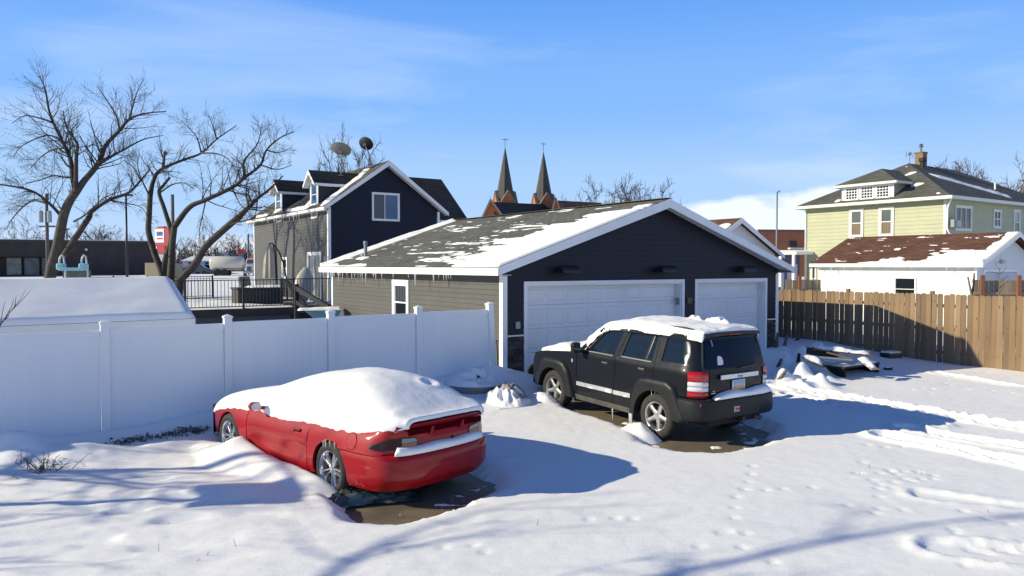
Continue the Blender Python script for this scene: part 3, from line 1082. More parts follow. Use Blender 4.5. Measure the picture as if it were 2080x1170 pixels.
# ------------------------------------------------------------------ white vinyl fence
VINYL = mat('white_vinyl', (0.82, 0.82, 0.82), 0.42, var=0.02, vscale=0.6, rnd=0.012)
vf = thing('vinyl_fence', 'tall white vinyl privacy fence running up to the dark garage', 'fence', (FENCE_A.x, FENCE_A.y, 0), math.atan2(FENCE_U.y, FENCE_U.x))
POSTS = [-3.66, -1.83, 0.0, 1.85, 3.68, 5.49, 7.28]
ZOFF = [-0.10, -0.07, -0.04, -0.02, 0.0, 0.02, 0.05]
TOPZ = 1.86
z0f = 0.06
pk = MB()
pw = 0.1525
pk.add([(0.0, -0.0122, 0), (0.006, -0.0145, 0), (pw - 0.006, -0.0145, 0), (pw, -0.0122, 0), (pw + 0.0005, 0.017, 0), (-0.0005, 0.017, 0),
        (0.0, -0.0122, 1.72), (0.006, -0.0145, 1.72), (pw - 0.006, -0.0145, 1.72), (pw, -0.0122, 1.72), (pw + 0.0005, 0.017, 1.72), (-0.0005, 0.017, 1.72)],
       [(0, 1, 7, 6), (1, 2, 8, 7), (2, 3, 9, 8), (3, 4, 10, 9), (4, 5, 11, 10), (5, 0, 6, 11), (6, 7, 8, 9, 10, 11)])
picket_me = pk.mesh('picket', VINYL)
post_me = MB().box(-0.064, 0.064, -0.064, 0.064, 0, 2.0).mesh('post', VINYL)
cap_me = MB().add([(-0.073, -0.073, 0), (0.073, -0.073, 0), (0.073, 0.073, 0), (-0.073, 0.073, 0), (-0.073, -0.073, 0.03), (0.073, -0.073, 0.03), (0.073, 0.073, 0.03), (-0.073, 0.073, 0.03), (0, 0, 0.065)],
                  [(0, 1, 5, 4), (1, 2, 6, 5), (2, 3, 7, 6), (3, 0, 4, 7), (4, 5, 8), (5, 6, 8), (6, 7, 8), (7, 4, 8), (3, 2, 1, 0)]).mesh('post_cap', VINYL)
for i, s in enumerate(POSTS):
    p = link('post', post_me, vf, bevel=0.008)
    p.location = (s, 0, -0.07 + ZOFF[i])
    lean = 0.0
    if i == len(POSTS) - 1:
        p.rotation_euler = (0, R(-3.2), 0)
    c = link('post_cap', cap_me, p)
    c.location = (0, 0, 2.0)
    if i == len(POSTS) - 1:
        break
    e = POSTS[i + 1]
    a, b = s + 0.068, e - 0.068 - (0.05 if i == len(POSTS) - 2 else 0)
    n = max(1, round((b - a) / pw))
    w = (b - a) / n
    for k in range(n):
        q = link('picket', picket_me, vf)
        q.location = (a + k * w, 0, z0f + 0.04 + ZOFF[i])
        q.scale = (w / pw, 1, 1)
    MB().box(a - 0.003, b + 0.003, -0.024, 0.024, TOPZ - 0.11 + ZOFF[i], TOPZ + ZOFF[i]).build('rail', VINYL, vf, bevel=0.006)
    MB().box(a - 0.003, b + 0.003, -0.024, 0.024, z0f - 0.04 + ZOFF[i], z0f + 0.06 + ZOFF[i]).build('rail', VINYL, vf, bevel=0.006)

# ------------------------------------------------------------------ wooden fence on the right
def wood_mat(name, a, b, k, rnd=0.2):
    if name in MATS:
        return MATS[name]
    m = mat(name, a, 0.8, col2=b, vscale=6, stretch=(1, 1, 0.07), rnd=rnd, bump=0.4, bscale=40)
    return m


WOOD = wood_mat('cedar_wood', (0.275, 0.178, 0.096), (0.145, 0.098, 0.058), 1, 0.3)
KNOT = mat('wood_knot', (0.10, 0.055, 0.03), 0.8)
POSTW = mat('treated_post', (0.22, 0.085, 0.045), 0.7, var=0.2, vscale=8, stretch=(1, 1, 0.1))
FW_A = gp(1578, 587, 2.04)
FW_B = gp(2080, 602, 2.04)
fw_dir = (FW_B - FW_A)
fw_dir.z = 0
fw_len = fw_dir.length
fw_dir.normalize()
wf = thing('wooden_fence', 'weathered cedar picket fence half in the shadow of the garage', 'fence', (FW_A.x, FW_A.y, 0.10), math.atan2(fw_dir.y, fw_dir.x))
FH = 1.94


def picket_variant(seed, w=0.138, h=FH):
    rs = random.Random(seed)
    c = 0.028
    t = 0.016
    pts = [(0, 0), (w, 0), (w, h - c), (w - c, h), (c, h), (0, h - c)]
    return MB().prism([(x, -t / 2, z) for x, z in pts], (0, t, 0)).mesh('picket', WOOD)


PKV = [picket_variant(k) for k in range(3)]
rs = random.Random(21)
x = -2.6
while x < fw_len + 2.6:
    o = link('picket', rs.choice(PKV), wf)
    o.location = (x, -0.028 + rs.uniform(-0.004, 0.004), rs.uniform(-0.025, 0.012))
    o.rotation_euler = (0, rs.uniform(-0.006, 0.006), rs.uniform(-0.05, 0.05))
    if rs.random() < 0.75:
        for _ in range(rs.choice((1, 1, 2))):
            kz, kx = rs.uniform(0.3, FH - 0.1), rs.uniform(0.03, 0.11)
            m = MB()
            a = rs.uniform(0.008, 0.02)
            b = a * rs.uniform(1.0, 1.8)
            m.poly([(kx + a * math.cos(t_ * 0.785), -0.0095, kz + b * math.sin(t_ * 0.785)) for t_ in range(8)])
            m.build('knot', KNOT, o)
    x += 0.138 + (rs.uniform(0.004, 0.022) if x < 5.2 else rs.uniform(0.0, 0.012))
for z in (0.35, 1.0, 1.62):
    MB().box(-2.6, fw_len + 2.6, -0.019, 0.021, z - 0.045, z + 0.045).build('rail', WOOD, wf)
for x in (-2.4, 0.02, 2.45, 4.9, 7.3, 9.6):
    MB().box(x - 0.045, x + 0.045, 0.022, 0.11, -0.3, FH + 0.07).build('post', POSTW, wf)


# ------------------------------------------------------------------ a further fence of bare boards behind, seen from its rail side
def back_fence(label, a, b, top, h, posts):
    a, b = Vector(a), Vector(b)
    d = b - a
    t = thing('board_fence', label, 'fence', (a.x, a.y, top - h), math.atan2(d.y, d.x))
    W2 = wood_mat('pale_wood', (0.34, 0.26, 0.165), (0.22, 0.165, 0.105), 2)
    n = int(d.length / 0.145)
    me = MB().box(0, 0.135, 0.02, 0.038, 0, h).mesh('picket', W2)
    r_ = random.Random(2)
    for k in range(n):
        o = link('picket', me, t)
        o.location = (k * d.length / n, 0, r_.uniform(-0.02, 0.01))
    for z in (0.4, h - 0.42):
        MB().box(0, d.length, -0.022, 0.018, z - 0.04, z + 0.04).build('rail', W2, t)
    for s in posts:
        MB().box(s - 0.055, s + 0.055, -0.135, -0.024, -0.3, h + 0.16).build('post', POSTW, t)
    return t


p0, p1 = at(2085, 575, 22.2), at(1985, 570, 22.6)
back_fence('pale board fence with rust red posts in front of the white gable garage', at(1978, 570, 23.6), at(2140, 570, 23.2), at(2040, 569, 23.5).z, 1.9, (0.22, 1.27, 2.3))
back_fence('short pale board fence with one rust red post beside the green house', at(1596, 566, 31.0), at(1668, 566, 31.0), at(1630, 568, 31).z, 1.9, (0.56,))
# ------------------------------------------------------------------ car kit: curved sheet panels cut from outlines


def in_poly(x, y, poly):
    c = False
    n = len(poly)
    for i in range(n):
        (ax, ay), (bx, by) = poly[i], poly[(i + 1) % n]
        if (ay > y) != (by > y) and x < (bx - ax) * (y - ay) / (by - ay) + ax:
            c = not c
    return c


def resample(poly, step, closed=True):
    out = []
    n = len(poly)
    for i in range(n if closed else n - 1):
        (ax, ay), (bx, by) = poly[i], poly[(i + 1) % n]
        k = max(1, int(math.hypot(bx - ax, by - ay) / step + 0.5))
        for j in range(k):
            out.append((ax + (bx - ax) * j / k, ay + (by - ay) * j / k))
    if not closed:
        out.append(poly[-1])
    return out


def rounded(poly, r, seg=4):
    """polygon with its corners rounded; r: one radius or one per corner"""
    n = len(poly)
    out = []
    for i in range(n):
        p0, p1, p2 = Vector(poly[i - 1]), Vector(poly[i]), Vector(poly[(i + 1) % n])
        rr = r[i] if isinstance(r, (list, tuple)) else r
        a, b = (p0 - p1), (p2 - p1)
        rr = min(rr, a.length * 0.45, b.length * 0.45)
        if rr < 1e-4:
            out.append(tuple(p1))
            continue
        a, b = p1 + a.normalized() * rr, p1 + b.normalized() * rr
        for k in range(seg + 1):
            t = k / seg
            out.append(tuple(a * (1 - t) ** 2 + p1 * 2 * t * (1 - t) + b * t * t))
    return out


def arc(cx, cz, r, a0, a1, n=14):
    return [(cx + r * math.cos(R(a0 + (a1 - a0) * k / n)), cz + r * math.sin(R(a0 + (a1 - a0) * k / n))) for k in range(n + 1)]


def panel(name, outer, holes, fmap, inward, material, parent, step=0.05, thick=0.03, smooth=True):
    """curved sheet: outline and holes in (u, v), fmap -> point, edges turned inwards by thick along inward(u, v)"""
    loops = [resample(outer, step)] + [resample(h, step) for h in holes]
    vs_, es = [], []
    for lp in loops:
        b = len(vs_)
        vs_ += [Vector(p) for p in lp]
        es += [(b + i, b + (i + 1) % len(lp)) for i in range(len(lp))]
    xs = [p[0] for p in outer]
    zs = [p[1] for p in outer]
    bd = np.array([tuple(v) for v in vs_])
    x = min(xs) + step / 2
    while x < max(xs):
        z = min(zs) + step / 2
        while z < max(zs):
            if in_poly(x, z, outer) and not any(in_poly(x, z, h) for h in holes):
                if np.min(np.hypot(bd[:, 0] - x, bd[:, 1] - z)) > step * 0.55:
                    vs_.append(Vector((x, z)))
            z += step
        x += step
    v2, _, fs, *_r = delaunay_2d_cdt(vs_, es, [], 0, 1e-5)
    faces = []
    for f in fs:
        cx = sum(v2[i][0] for i in f) / 3
        cz = sum(v2[i][1] for i in f) / 3
        if in_poly(cx, cz, outer) and not any(in_poly(cx, cz, h) for h in holes):
            faces.append(tuple(f))
    V = [Vector(fmap(p[0], p[1])) for p in v2]
    used = sorted({i for f in faces for i in f})
    idx = {o: k for k, o in enumerate(used)}
    V = [V[i] for i in used]
    P2 = [v2[i] for i in used]
    faces = [tuple(idx[i] for i in f) for f in faces]
    s = Vector((0, 0, 0))
    for f in faces:
        s += (V[f[1]] - V[f[0]]).cross(V[f[2]] - V[f[0]])
    if s.dot(Vector(inward(*P2[0]))) > 0 if not isinstance(inward, Vector) else s.dot(inward) > 0:
        faces = [tuple(reversed(f)) for f in faces]
    cnt = {}
    for f in faces:
        for i in range(3):
            e = (f[i], f[(i + 1) % 3])
            cnt[e] = cnt.get(e, 0) + 1
    rim = [e for e in cnt if (e[1], e[0]) not in cnt]
    m = {}
    for a, b in rim:
        for q in (a, b):
            if q not in m:
                m[q] = len(V)
                d = inward if isinstance(inward, Vector) else Vector(inward(*P2[q]))
                V.append(V[q] + d.normalized() * thick)
    ff = faces + [(b, a, m[a], m[b]) for a, b in rim]
    me = bpy.data.meshes.new(name)
    me.from_pydata(V, [], ff)
    me.update()
    me.materials.append(material)
    o = link(name, me, parent)
    smooth_angle(me, 45)
    return o


def loft(name, rings, material, parent, closed=False, caps=False, angle=40):
    n = len(rings[0])
    V = [tuple(p) for r_ in rings for p in r_]
    F = []
    for i in range(len(rings) - 1):
        for k in range(n if closed else n - 1):
            F.append((i * n + k, i * n + (k + 1) % n, (i + 1) * n + (k + 1) % n, (i + 1) * n + k))
    if caps:
        F.append(tuple(reversed(range(n))))
        F.append(tuple(range((len(rings) - 1) * n, len(rings) * n)))
    me = bpy.data.meshes.new(name)
    me.from_pydata(V, [], F)
    me.update()
    bm = bmesh.new()
    bm.from_mesh(me)
    bmesh.ops.recalc_face_normals(bm, faces=bm.faces)
    bm.to_mesh(me)
    bm.free()
    me.materials.append(material)
    o = link(name, me, parent)
    smooth_angle(me, angle)
    return o


def interp(tab, x):
    """smooth table lookup, tab sorted by rising x"""
    xs = [t[0] for t in tab]
    ys = [t[1] for t in tab]
    return float(np.interp(x, xs, ys))


def catmull(pts, n=8):
    out = []
    P = [Vector(p) for p in pts]
    P = [P[0] * 2 - P[1]] + P + [P[-1] * 2 - P[-2]]
    for i in range(1, len(P) - 2):
        for k in range(n):
            t = k / n
            out.append(0.5 * ((2 * P[i]) + (P[i + 1] - P[i - 1]) * t + (2 * P[i - 1] - 5 * P[i] + 4 * P[i + 1] - P[i + 2]) * t * t + (3 * P[i] - P[i - 1] - 3 * P[i + 1] + P[i + 2]) * t ** 3))
    out.append(P[-2])
    return out


def text_mesh(txt, size, material, name, parent, mtx, extrude=0.002):
    cu = bpy.data.curves.new(name, 'FONT')
    cu.body = txt
    cu.size = size
    cu.align_x = 'CENTER'
    cu.align_y = 'CENTER'
    cu.extrude = extrude
    tmp = bpy.data.objects.new(name, cu)
    COL.objects.link(tmp)
    dg = bpy.context.evaluated_depsgraph_get()
    me = bpy.data.meshes.new_from_object(tmp.evaluated_get(dg))
    bpy.data.objects.remove(tmp, do_unlink=True)
    me.transform(mtx)
    me.materials.clear()
    me.materials.append(material)
    return link(name, me, parent)


RUBBER = mat('tyre_rubber', (0.022, 0.021, 0.020), 0.8, var=0.25, vscale=9, bump=0.2, bscale=90, dirt=((0.06, 0.052, 0.042), 0.5, 5))
ALLOY = mat('alloy_rim', (0.56, 0.56, 0.55), 0.3, metal=0.85, var=0.1, vscale=12)
CHROME = mat('polished_rim', (0.62, 0.63, 0.65), 0.16, metal=0.95, var=0.12, vscale=20)
DARKIN = mat('dark_inside', (0.008, 0.008, 0.008), 0.8)


def tyre_mesh(r, w, rim):
    pr = [(rim, -w / 2 + 0.01), (rim + 0.012, -w / 2), (r * 0.5 + rim * 0.5, -w / 2 - 0.008), (r - 0.035, -w / 2 + 0.004), (r - 0.012, -w / 2 + 0.022), (r, -w / 2 + 0.05)]
    for k in range(1, 5):
        z = -w / 2 + 0.05 + (w - 0.10) * k / 5
        pr += [(r, z - 0.008), (r - 0.008, z - 0.005), (r - 0.008, z + 0.005), (r, z + 0.008)]
    pr += [(r, w / 2 - 0.05), (r - 0.012, w / 2 - 0.022), (r - 0.035, w / 2 - 0.004), (r * 0.5 + rim * 0.5, w / 2 + 0.008), (rim + 0.012, w / 2), (rim, w / 2 - 0.01)]
    me = MB().lathe(pr, 44, cap=False).mesh('wheel', RUBBER, True)
    smooth_angle(me, 35)
    return me


def rim_mesh(r, w, style, material):
    """outer face towards +z"""
    m = MB()
    m.lathe([(r * 0.92, -w / 2), (r * 0.90, 0), (r * 0.91, w / 2 - 0.03), (r * 0.95, w / 2 - 0.012), (r * 1.02, w / 2 - 0.004), (r * 1.03, w / 2 - 0.02), (r, w / 2 - 0.04)], 40, cap=False)
    f = w / 2 - 0.035
    m.lathe([(0.001, f + 0.012), (r * 0.12, f + 0.012), (r * 0.15, f), (r * 0.26, f - 0.004), (r * 0.27, f - 0.05)], 20, cap=False)
    spokes = []
    if style == 'five':
        for k in range(5):
            a = 2 * math.pi * k / 5 + math.pi / 2
            spokes.append((a, r * 0.17, r * 0.12, 0, f - 0.002))
    else:
        for k in range(5):
            a = 2 * math.pi * k / 5 + math.pi / 2
            spokes.append((a, r * 0.065, r * 0.055, 0.17, f))
            spokes.append((a, r * 0.065, r * 0.055, -0.17, f))
    for a, w0, w1, sp, ff in spokes:
        c, s = math.cos(a), math.sin(a)
        r0, r1 = r * 0.16, r * 0.95
        o0, o1 = sp * r * 0.35, sp * r * 1.05

        def q(rad, off, z):
            return (c * rad - s * off, s * rad + c * off, z)
        pts = []
        for rad, off, wd, zc in ((r0, o0, w0 * 1.15, ff), (r * 0.55, (o0 + o1) / 2, (w0 + w1) / 2 * 1.0, ff + 0.006), (r1, o1, w1 * 1.25, ff + 0.012)):
            pts += [q(rad, off - wd, zc - 0.012), q(rad, off - wd * 0.45, zc), q(rad, off + wd * 0.45, zc), q(rad, off + wd, zc - 0.012), q(rad, off + wd, zc - 0.04), q(rad, off - wd, zc - 0.04)]
        F = []
        for i in range(2):
            for k in range(6):
                F.append((i * 6 + k, i * 6 + (k + 1) % 6, (i + 1) * 6 + (k + 1) % 6, (i + 1) * 6 + k))
        m.add(pts, F)
    for k in range(5):
        a = 2 * math.pi * k / 5 + math.pi / 2 + 0.63
        m.lathe([(0.001, f + 0.006), (0.010, f + 0.005), (0.012, f - 0.006)], 8, Matrix.Translation((r * 0.2 * math.cos(a), r * 0.2 * math.sin(a), 0)), cap=False)
    me = m.mesh('rim', material, True)
    bm = bmesh.new()
    bm.from_mesh(me)
    bmesh.ops.recalc_face_normals(bm, faces=bm.faces)
    bm.to_mesh(me)
    bm.free()
    smooth_angle(me, 35)
    return me


def put_wheels(parent, xs, y_out, r, w, rim_r, style, material):
    ty, ri = tyre_mesh(r, w, rim_r), rim_mesh(rim_r, w, style, material)
    disc = MB().lathe([(0.001, -0.01), (rim_r * 0.78, -0.01), (rim_r * 0.78, -0.03), (0.001, -0.03)], 24, cap=False).mesh('brake_disc', mat('brake_steel', (0.10, 0.09, 0.085), 0.5, metal=0.6))
    well = MB().lathe([(0.001, -w / 2 + 0.03), (rim_r * 0.93, -w / 2 + 0.03)], 24, cap=False).mesh('barrel_back', DARKIN)
    for x in xs:
        for s in (1, -1):
            o = link('wheel', ty, parent)
            o.location = (x, s * (y_out - w / 2), r)
            o.rotation_euler = (R(-90) * s, R(23 * x + 10 * s), 0)
            for nm, me in (('rim', ri), ('brake_disc', disc), ('barrel_back', well)):
                link(nm, me, o)
# ------------------------------------------------------------------ dark grey off-road SUV
PAINT_G = mat('graphite_paint', (0.010, 0.0115, 0.0155), 0.35, coat=0.22, spec=0.12, var=0.12, vscale=2.0, dirt=((0.020, 0.020, 0.021), 0.3, 1.6))
PLASTIC = mat('dark_plastic', (0.017, 0.018, 0.021), 0.42, spec=0.2, var=0.15, vscale=4, dirt=((0.026, 0.026, 0.026), 0.35, 3))
TINT = mat('tinted_glass', (0.006, 0.010, 0.014), 0.05, spec=0.5)
SILVER = mat('silver_trim', (0.62, 0.63, 0.64), 0.35, metal=0.6, var=0.08, vscale=14)
REDL = mat('red_lens', (0.42, 0.008, 0.010), 0.12, spec=0.6, coat=0.5, var=0.15, vscale=40)
CLEARL = mat('clear_lens', (0.72, 0.70, 0.69), 0.12, spec=0.6, coat=0.6, var=0.12, vscale=60, stretch=(1, 1, 0.2))

suv = thing('suv', 'dark grey boxy SUV with snow on its roof parked before the garage door', 'car')
suv.matrix_world = SUV_M


def s_half(x, z):
    w = 0.915
    if z < 0.52:
        w -= 0.05 * ((0.52 - z) / 0.2) ** 2
    w -= 0.012 * max(0, min(1, (z - 1.00) / 0.2))
    if z > 1.20:
        w -= 0.28 * (z - 1.20) + 0.015 * min(1, (z - 1.20) / 0.05)
    if z > 1.62:
        w -= 0.9 * (z - 1.62) ** 1.5
    w += 0.010 * math.exp(-((z - 1.13) / 0.03) ** 2)
    if x > 2.5:
        w -= 0.09 * ((x - 2.5) / 1.0) ** 2
    if x < -0.50:
        q = min(1, (-0.50 - x) / 0.325)
        w -= 0.19 * (1 - math.sqrt(max(0, 1 - q * q)))
    return w


def s_lean(x, z):
    k = min(1, max(0, (0.1 - x) / 0.9))
    k = k * k * (3 - 2 * k)
    return 0.24 * max(0, z - 1.10) ** 1.25 * k


def s_map(side):
    return lambda x, z: (x + s_lean(x, z), side * s_half(x, z), z)


def r_map(y, z):
    return (-0.825 - 0.05 * (1 - (y / 0.75) ** 2) + 0.24 * max(0, z - 1.10) ** 1.25, y, z)


AR = 0.455
zt = 1.715
fender = [(2.01, 0.41), (2.01, 1.165), (2.5, 1.13), (3.10, 1.06), (3.36, 1.00), (3.44, 0.85), (3.45, 0.60), (3.30, 0.48)] + arc(2.69, 0.37, AR, 12, 172, 16) + [(2.20, 0.41)]
door_f = [(1.005, 0.40), (1.998, 0.40), (1.998, 1.19), (1.80, 1.235), (1.52, 1.53), (1.40, 1.63), (1.22, 1.685), (0.80, 1.70), (0.965, 1.20), (1.005, 0.62)]
door_r = [(0.995, 0.40), (0.995, 0.62), (0.955, 1.20), (0.788, 1.70), (0.068, 1.712)] + arc(0, 0.37, AR, 82, 6, 10) + [(0.52, 0.40)]
quarter = [(0.058, 1.712), (-0.40, 1.722), (-0.70, 1.72), (-0.79, 1.66), (-0.815, 1.40), (-0.815, 0.79), (-0.52, 0.79), (-0.46, 0.45)] + arc(0, 0.37, AR, 172, 83, 12)
w_f = rounded([(1.70, 1.235), (1.385, 1.565), (1.25, 1.63), (0.915, 1.645), (1.045, 1.235)], [0.02, 0.08, 0.06, 0.03, 0.03])
w_r = rounded([(0.745, 1.645), (0.85, 1.24), (0.31, 1.255), (0.225, 1.65)], 0.03)
w_v = rounded([(0.195, 1.65), (0.275, 1.26), (0.135, 1.265), (0.10, 1.655)], 0.025)
w_q = rounded([(-0.105, 1.655), (-0.06, 1.275), (-0.66, 1.295), (-0.665, 1.63)], [0.03, 0.03, 0.05, 0.07])
IN = {1: Vector((0, -1, 0)), -1: Vector((0, 1, 0))}


def shrink(poly, d):
    c = Vector((sum(p[0] for p in poly) / len(poly), sum(p[1] for p in poly) / len(poly)))
    return [tuple(Vector(p) + (Vector(p) - c).normalized() * d) for p in poly]


for s in (1, -1):
    fm = s_map(s)
    panel('front_fender', fender, [], fm, IN[s], PAINT_G, suv)
    d1 = panel('door', door_f, [w_f], fm, IN[s], PAINT_G, suv)
    d2 = panel('door', door_r, [w_r, w_v], fm, IN[s], PAINT_G, suv)
    qp = panel('quarter_panel', quarter, [w_q], fm, IN[s], PAINT_G, suv)
    gm = lambda x, z: (x + s_lean(x, z), s * (s_half(x, z) - 0.014), z)
    for w, par in ((w_f, d1), (w_r, d2), (w_v, d2), (w_q, qp)):
        panel('side_window', shrink(w, 0.02), [], gm, IN[s], TINT, par, step=0.12, thick=0.003)
    # belt moulding under the panes and rain gutters over the doors
    for (x0, x1, z0, z1, par) in ((1.05, 1.72, 1.215, 1.232, d1), (0.14, 0.84, 1.228, 1.245, d2)):
        panel('belt_trim', [(x0, z0), (x1, z0), (x1, z1), (x0, z1)], [], lambda x, z: (x + s_lean(x, z), s * (s_half(x, z) + 0.008), z), IN[s], mat('satin_trim', (0.20, 0.20, 0.19), 0.4, metal=0.5), par, step=0.1, thick=0.012)
    panel('pillar_trim', [(0.18, 1.64), (0.203, 1.645), (0.29, 1.255), (0.265, 1.255)], [], lambda x, z: (x + s_lean(x, z), s * (s_half(x, z) - 0.004), z), IN[s], mat('satin_trim', (0, 0, 0)), d2, step=0.1, thick=0.01)
    panel('window_visor', [(0.06, 1.665), (0.80, 1.655), (0.79, 1.70), (0.07, 1.71)], [], lambda x, z: (x + s_lean(x, z), s * (s_half(x, z) + 0.012 + (1.71 - z) * 0.3), z), IN[s], BLACKM, d2, step=0.1, thick=0.012)
    panel('window_visor', [(0.85, 1.655), (1.22, 1.645), (1.41, 1.57), (1.74, 1.22), (1.77, 1.23), (1.44, 1.60), (1.24, 1.68), (0.84, 1.695)], [], lambda x, z: (x + s_lean(x, z), s * (s_half(x, z) + 0.016), z), IN[s], BLACKM, d1, step=0.08, thick=0.012)
    # silver rub strips
    for (x0, x1, par) in ((1.012, 1.975, d1), (0.57, 0.988, d2)):
        panel('rub_strip', rounded([(x0, 0.575), (x1, 0.570), (x1, 0.640), (x0, 0.648)], 0.012), [], lambda x, z: (x, s * (s_half(x, z) + 0.020), z), IN[s], SILVER, par, step=0.06, thick=0.022)
    panel('sill', [(0.47, 0.395), (2.22, 0.395), (2.20, 0.30), (0.50, 0.30)], [], lambda x, z: (x, s * (0.905 - 0.25 * (0.395 - z)), z), IN[s], mat('dirty_sill', (0.075, 0.070, 0.062), 0.7, var=0.3, vscale=6), suv, step=0.1, thick=0.1)
    # door handles with their dark recess
    for hx, hz, par in ((1.20, 1.075, d1), (0.30, 1.095, d2)):
        y = s * (s_half(hx, hz))
        MB().obox((hx, y + s * 0.001, hz - 0.005), (0.14, 0.006, 0.06)).build('handle_recess', DARKIN, par)
        MB().obox((hx + 0.01, y + s * 0.03, hz + 0.006), (0.15, 0.02, 0.032)).build('handle', mat('handle_grey', (0.11, 0.105, 0.095), 0.35, metal=0.4), par, bevel=0.008)
        MB().lathe([(0.001, 0.01), (0.016, 0.01), (0.018, 0)], 10, Matrix.Translation((hx - 0.11, y, hz)) @ Matrix.Rotation(R(-90) * s, 4, 'X'), cap=False).build('lock', DARKIN, par)
    # wheel arch flares
    for cx, outl in ((2.69, [(2.04, 0.33), (2.08, 0.46), (2.20, 0.80), (2.33, 0.945), (2.50, 0.985), (2.92, 0.985), (3.08, 0.90), (3.20, 0.68), (3.26, 0.45)]),
                     (0.0, [(0.585, 0.33), (0.55, 0.52), (0.45, 0.86), (0.34, 0.965), (0.20, 0.995), (-0.28, 0.995), (-0.42, 0.92), (-0.60, 0.58), (-0.70, 0.42), (-0.62, 0.38)])):
        out_l = [p for p in outl]
        a_end = math.degrees(math.atan2(outl[-1][1] - 0.37, outl[-1][0] - cx))
        a_st = math.degrees(math.atan2(outl[0][1] - 0.37, outl[0][0] - cx))
        if cx > 1:
            inner = arc(cx, 0.37, 0.425, 9, 185, 22)
        else:
            inner = arc(cx, 0.37, 0.425, 175, -5, 22)
        ring = out_l + inner
        segs = list(zip(out_l[:-1], out_l[1:]))

        def fl(x, z, s=s, segs=segs, cx=cx):
            d = 9
            for (ax, az), (bx, bz) in segs:
                ex, ez = bx - ax, bz - az
                t = max(0, min(1, ((x - ax) * ex + (z - az) * ez) / (ex * ex + ez * ez)))
                d = min(d, math.hypot(x - ax - ex * t, z - az - ez * t))
            k = 1 - min(1, d / 0.09)
            return (x, s * (s_half(max(x, -0.5), max(z, 0.52)) + 0.006 + 0.062 * math.sqrt(max(0, 1 - k * k)) - (0.04 * ((x - 3.0) / 0.3) ** 2 if x > 3.0 else 0)), z)
        panel('wheel_arch_flare', ring, [], fl, IN[s], PLASTIC, suv, step=0.035, thick=0.10)
        # wheel well behind
        m = MB()
        pts = arc(cx, 0.37, 0.44, 0, 180, 16)
        for (x0, z0), (x1, z1) in zip(pts[:-1], pts[1:]):
            m.add([(x0, s * 0.90, z0), (x1, s * 0.90, z1), (x1, s * 0.45, z1), (x0, s * 0.45, z0)], [(0, 1, 2, 3)])
        m.poly([(x, s * 0.47, z) for x, z in pts])
        m.build('wheel_well', DARKIN, suv)
    # tail lamp wrapping the corner
    def tl_ring(z, o_):
        path = [(-0.66, None), (-0.72, None), (-0.77, None), (-0.80, None)]
        pts = [(x + s_lean(x, z), s * (s_half(x, z) + o_), z) for x, _ in path]
        for y in (0.775, 0.72, 0.66):
            x, _, _ = r_map(y, z)
            pts.append((x - o_ - 0.004, s * y, z))
        return pts
    bands = ((0.80, 0.882, REDL), (0.888, 0.960, CLEARL), (0.966, 1.036, CLEARL), (1.042, 1.19, REDL))
    hs = MB()
    tl = loft('tail_lamp', [tl_ring(z, 0.004) for z in (0.79, 0.9, 1.05, 1.20)], mat('lamp_housing', (0.05, 0.004, 0.005), 0.3), suv)
    for z0, z1, mm in bands:
        loft('lens', [tl_ring(z0, 0.005), tl_ring(z0 + 0.006, 0.016), tl_ring((z0 + z1) / 2, 0.019), tl_ring(z1 - 0.006, 0.016), tl_ring(z1, 0.005)], mm, tl, angle=60)
    # mirror
    mr = MB()
    prof = rounded([(-0.085, -0.095), (0.085, -0.10), (0.10, 0.06), (0.06, 0.10), (-0.07, 0.10)], 0.03)
    mr.prism([(1.80, s * (1.06 + a), 1.275 + b) for a, b in prof], (0.10, 0, 0))
    mm = mr.build('mirror', PLASTIC, suv, bevel=0.015)
    MB().poly([(1.797, s * (1.06 + a * 0.86), 1.275 + b * 0.86) for a, b in (prof if s > 0 else prof[::-1])]).build('mirror_glass', mat('mirror_glass', (0.30, 0.42, 0.42), 0.05, metal=1.0), mm)
    MB().obox((1.84, s * 0.955, 1.21), (0.08, 0.16, 0.05)).build('mirror_arm', PLASTIC, mm, bevel=0.01)
    # roof rail
    rl = MB()
    pts = [Vector((x, s * 0.645, z)) for x, z in ((1.20, 1.735), (1.12, 1.78), (0.9, 1.80), (0.3, 1.81), (-0.35, 1.825), (-0.52, 1.805), (-0.60, 1.765))]
    rl.tube(pts, [0.022, 0.022, 0.018, 0.018, 0.018, 0.022, 0.024], 8)
    rl.build('roof_rail', BLACKM, suv, smooth=True)
# badge on the fender
MB().lathe([(0.001, 0.006), (0.022, 0.005), (0.026, 0)], 14, Matrix.Translation((2.13, 0.917, 1.00)) @ Matrix.Rotation(R(-90), 4, 'X') @ Matrix.Diagonal((0.8, 1.5, 1, 1)), cap=False).build('fender_badge', SILVER, suv)
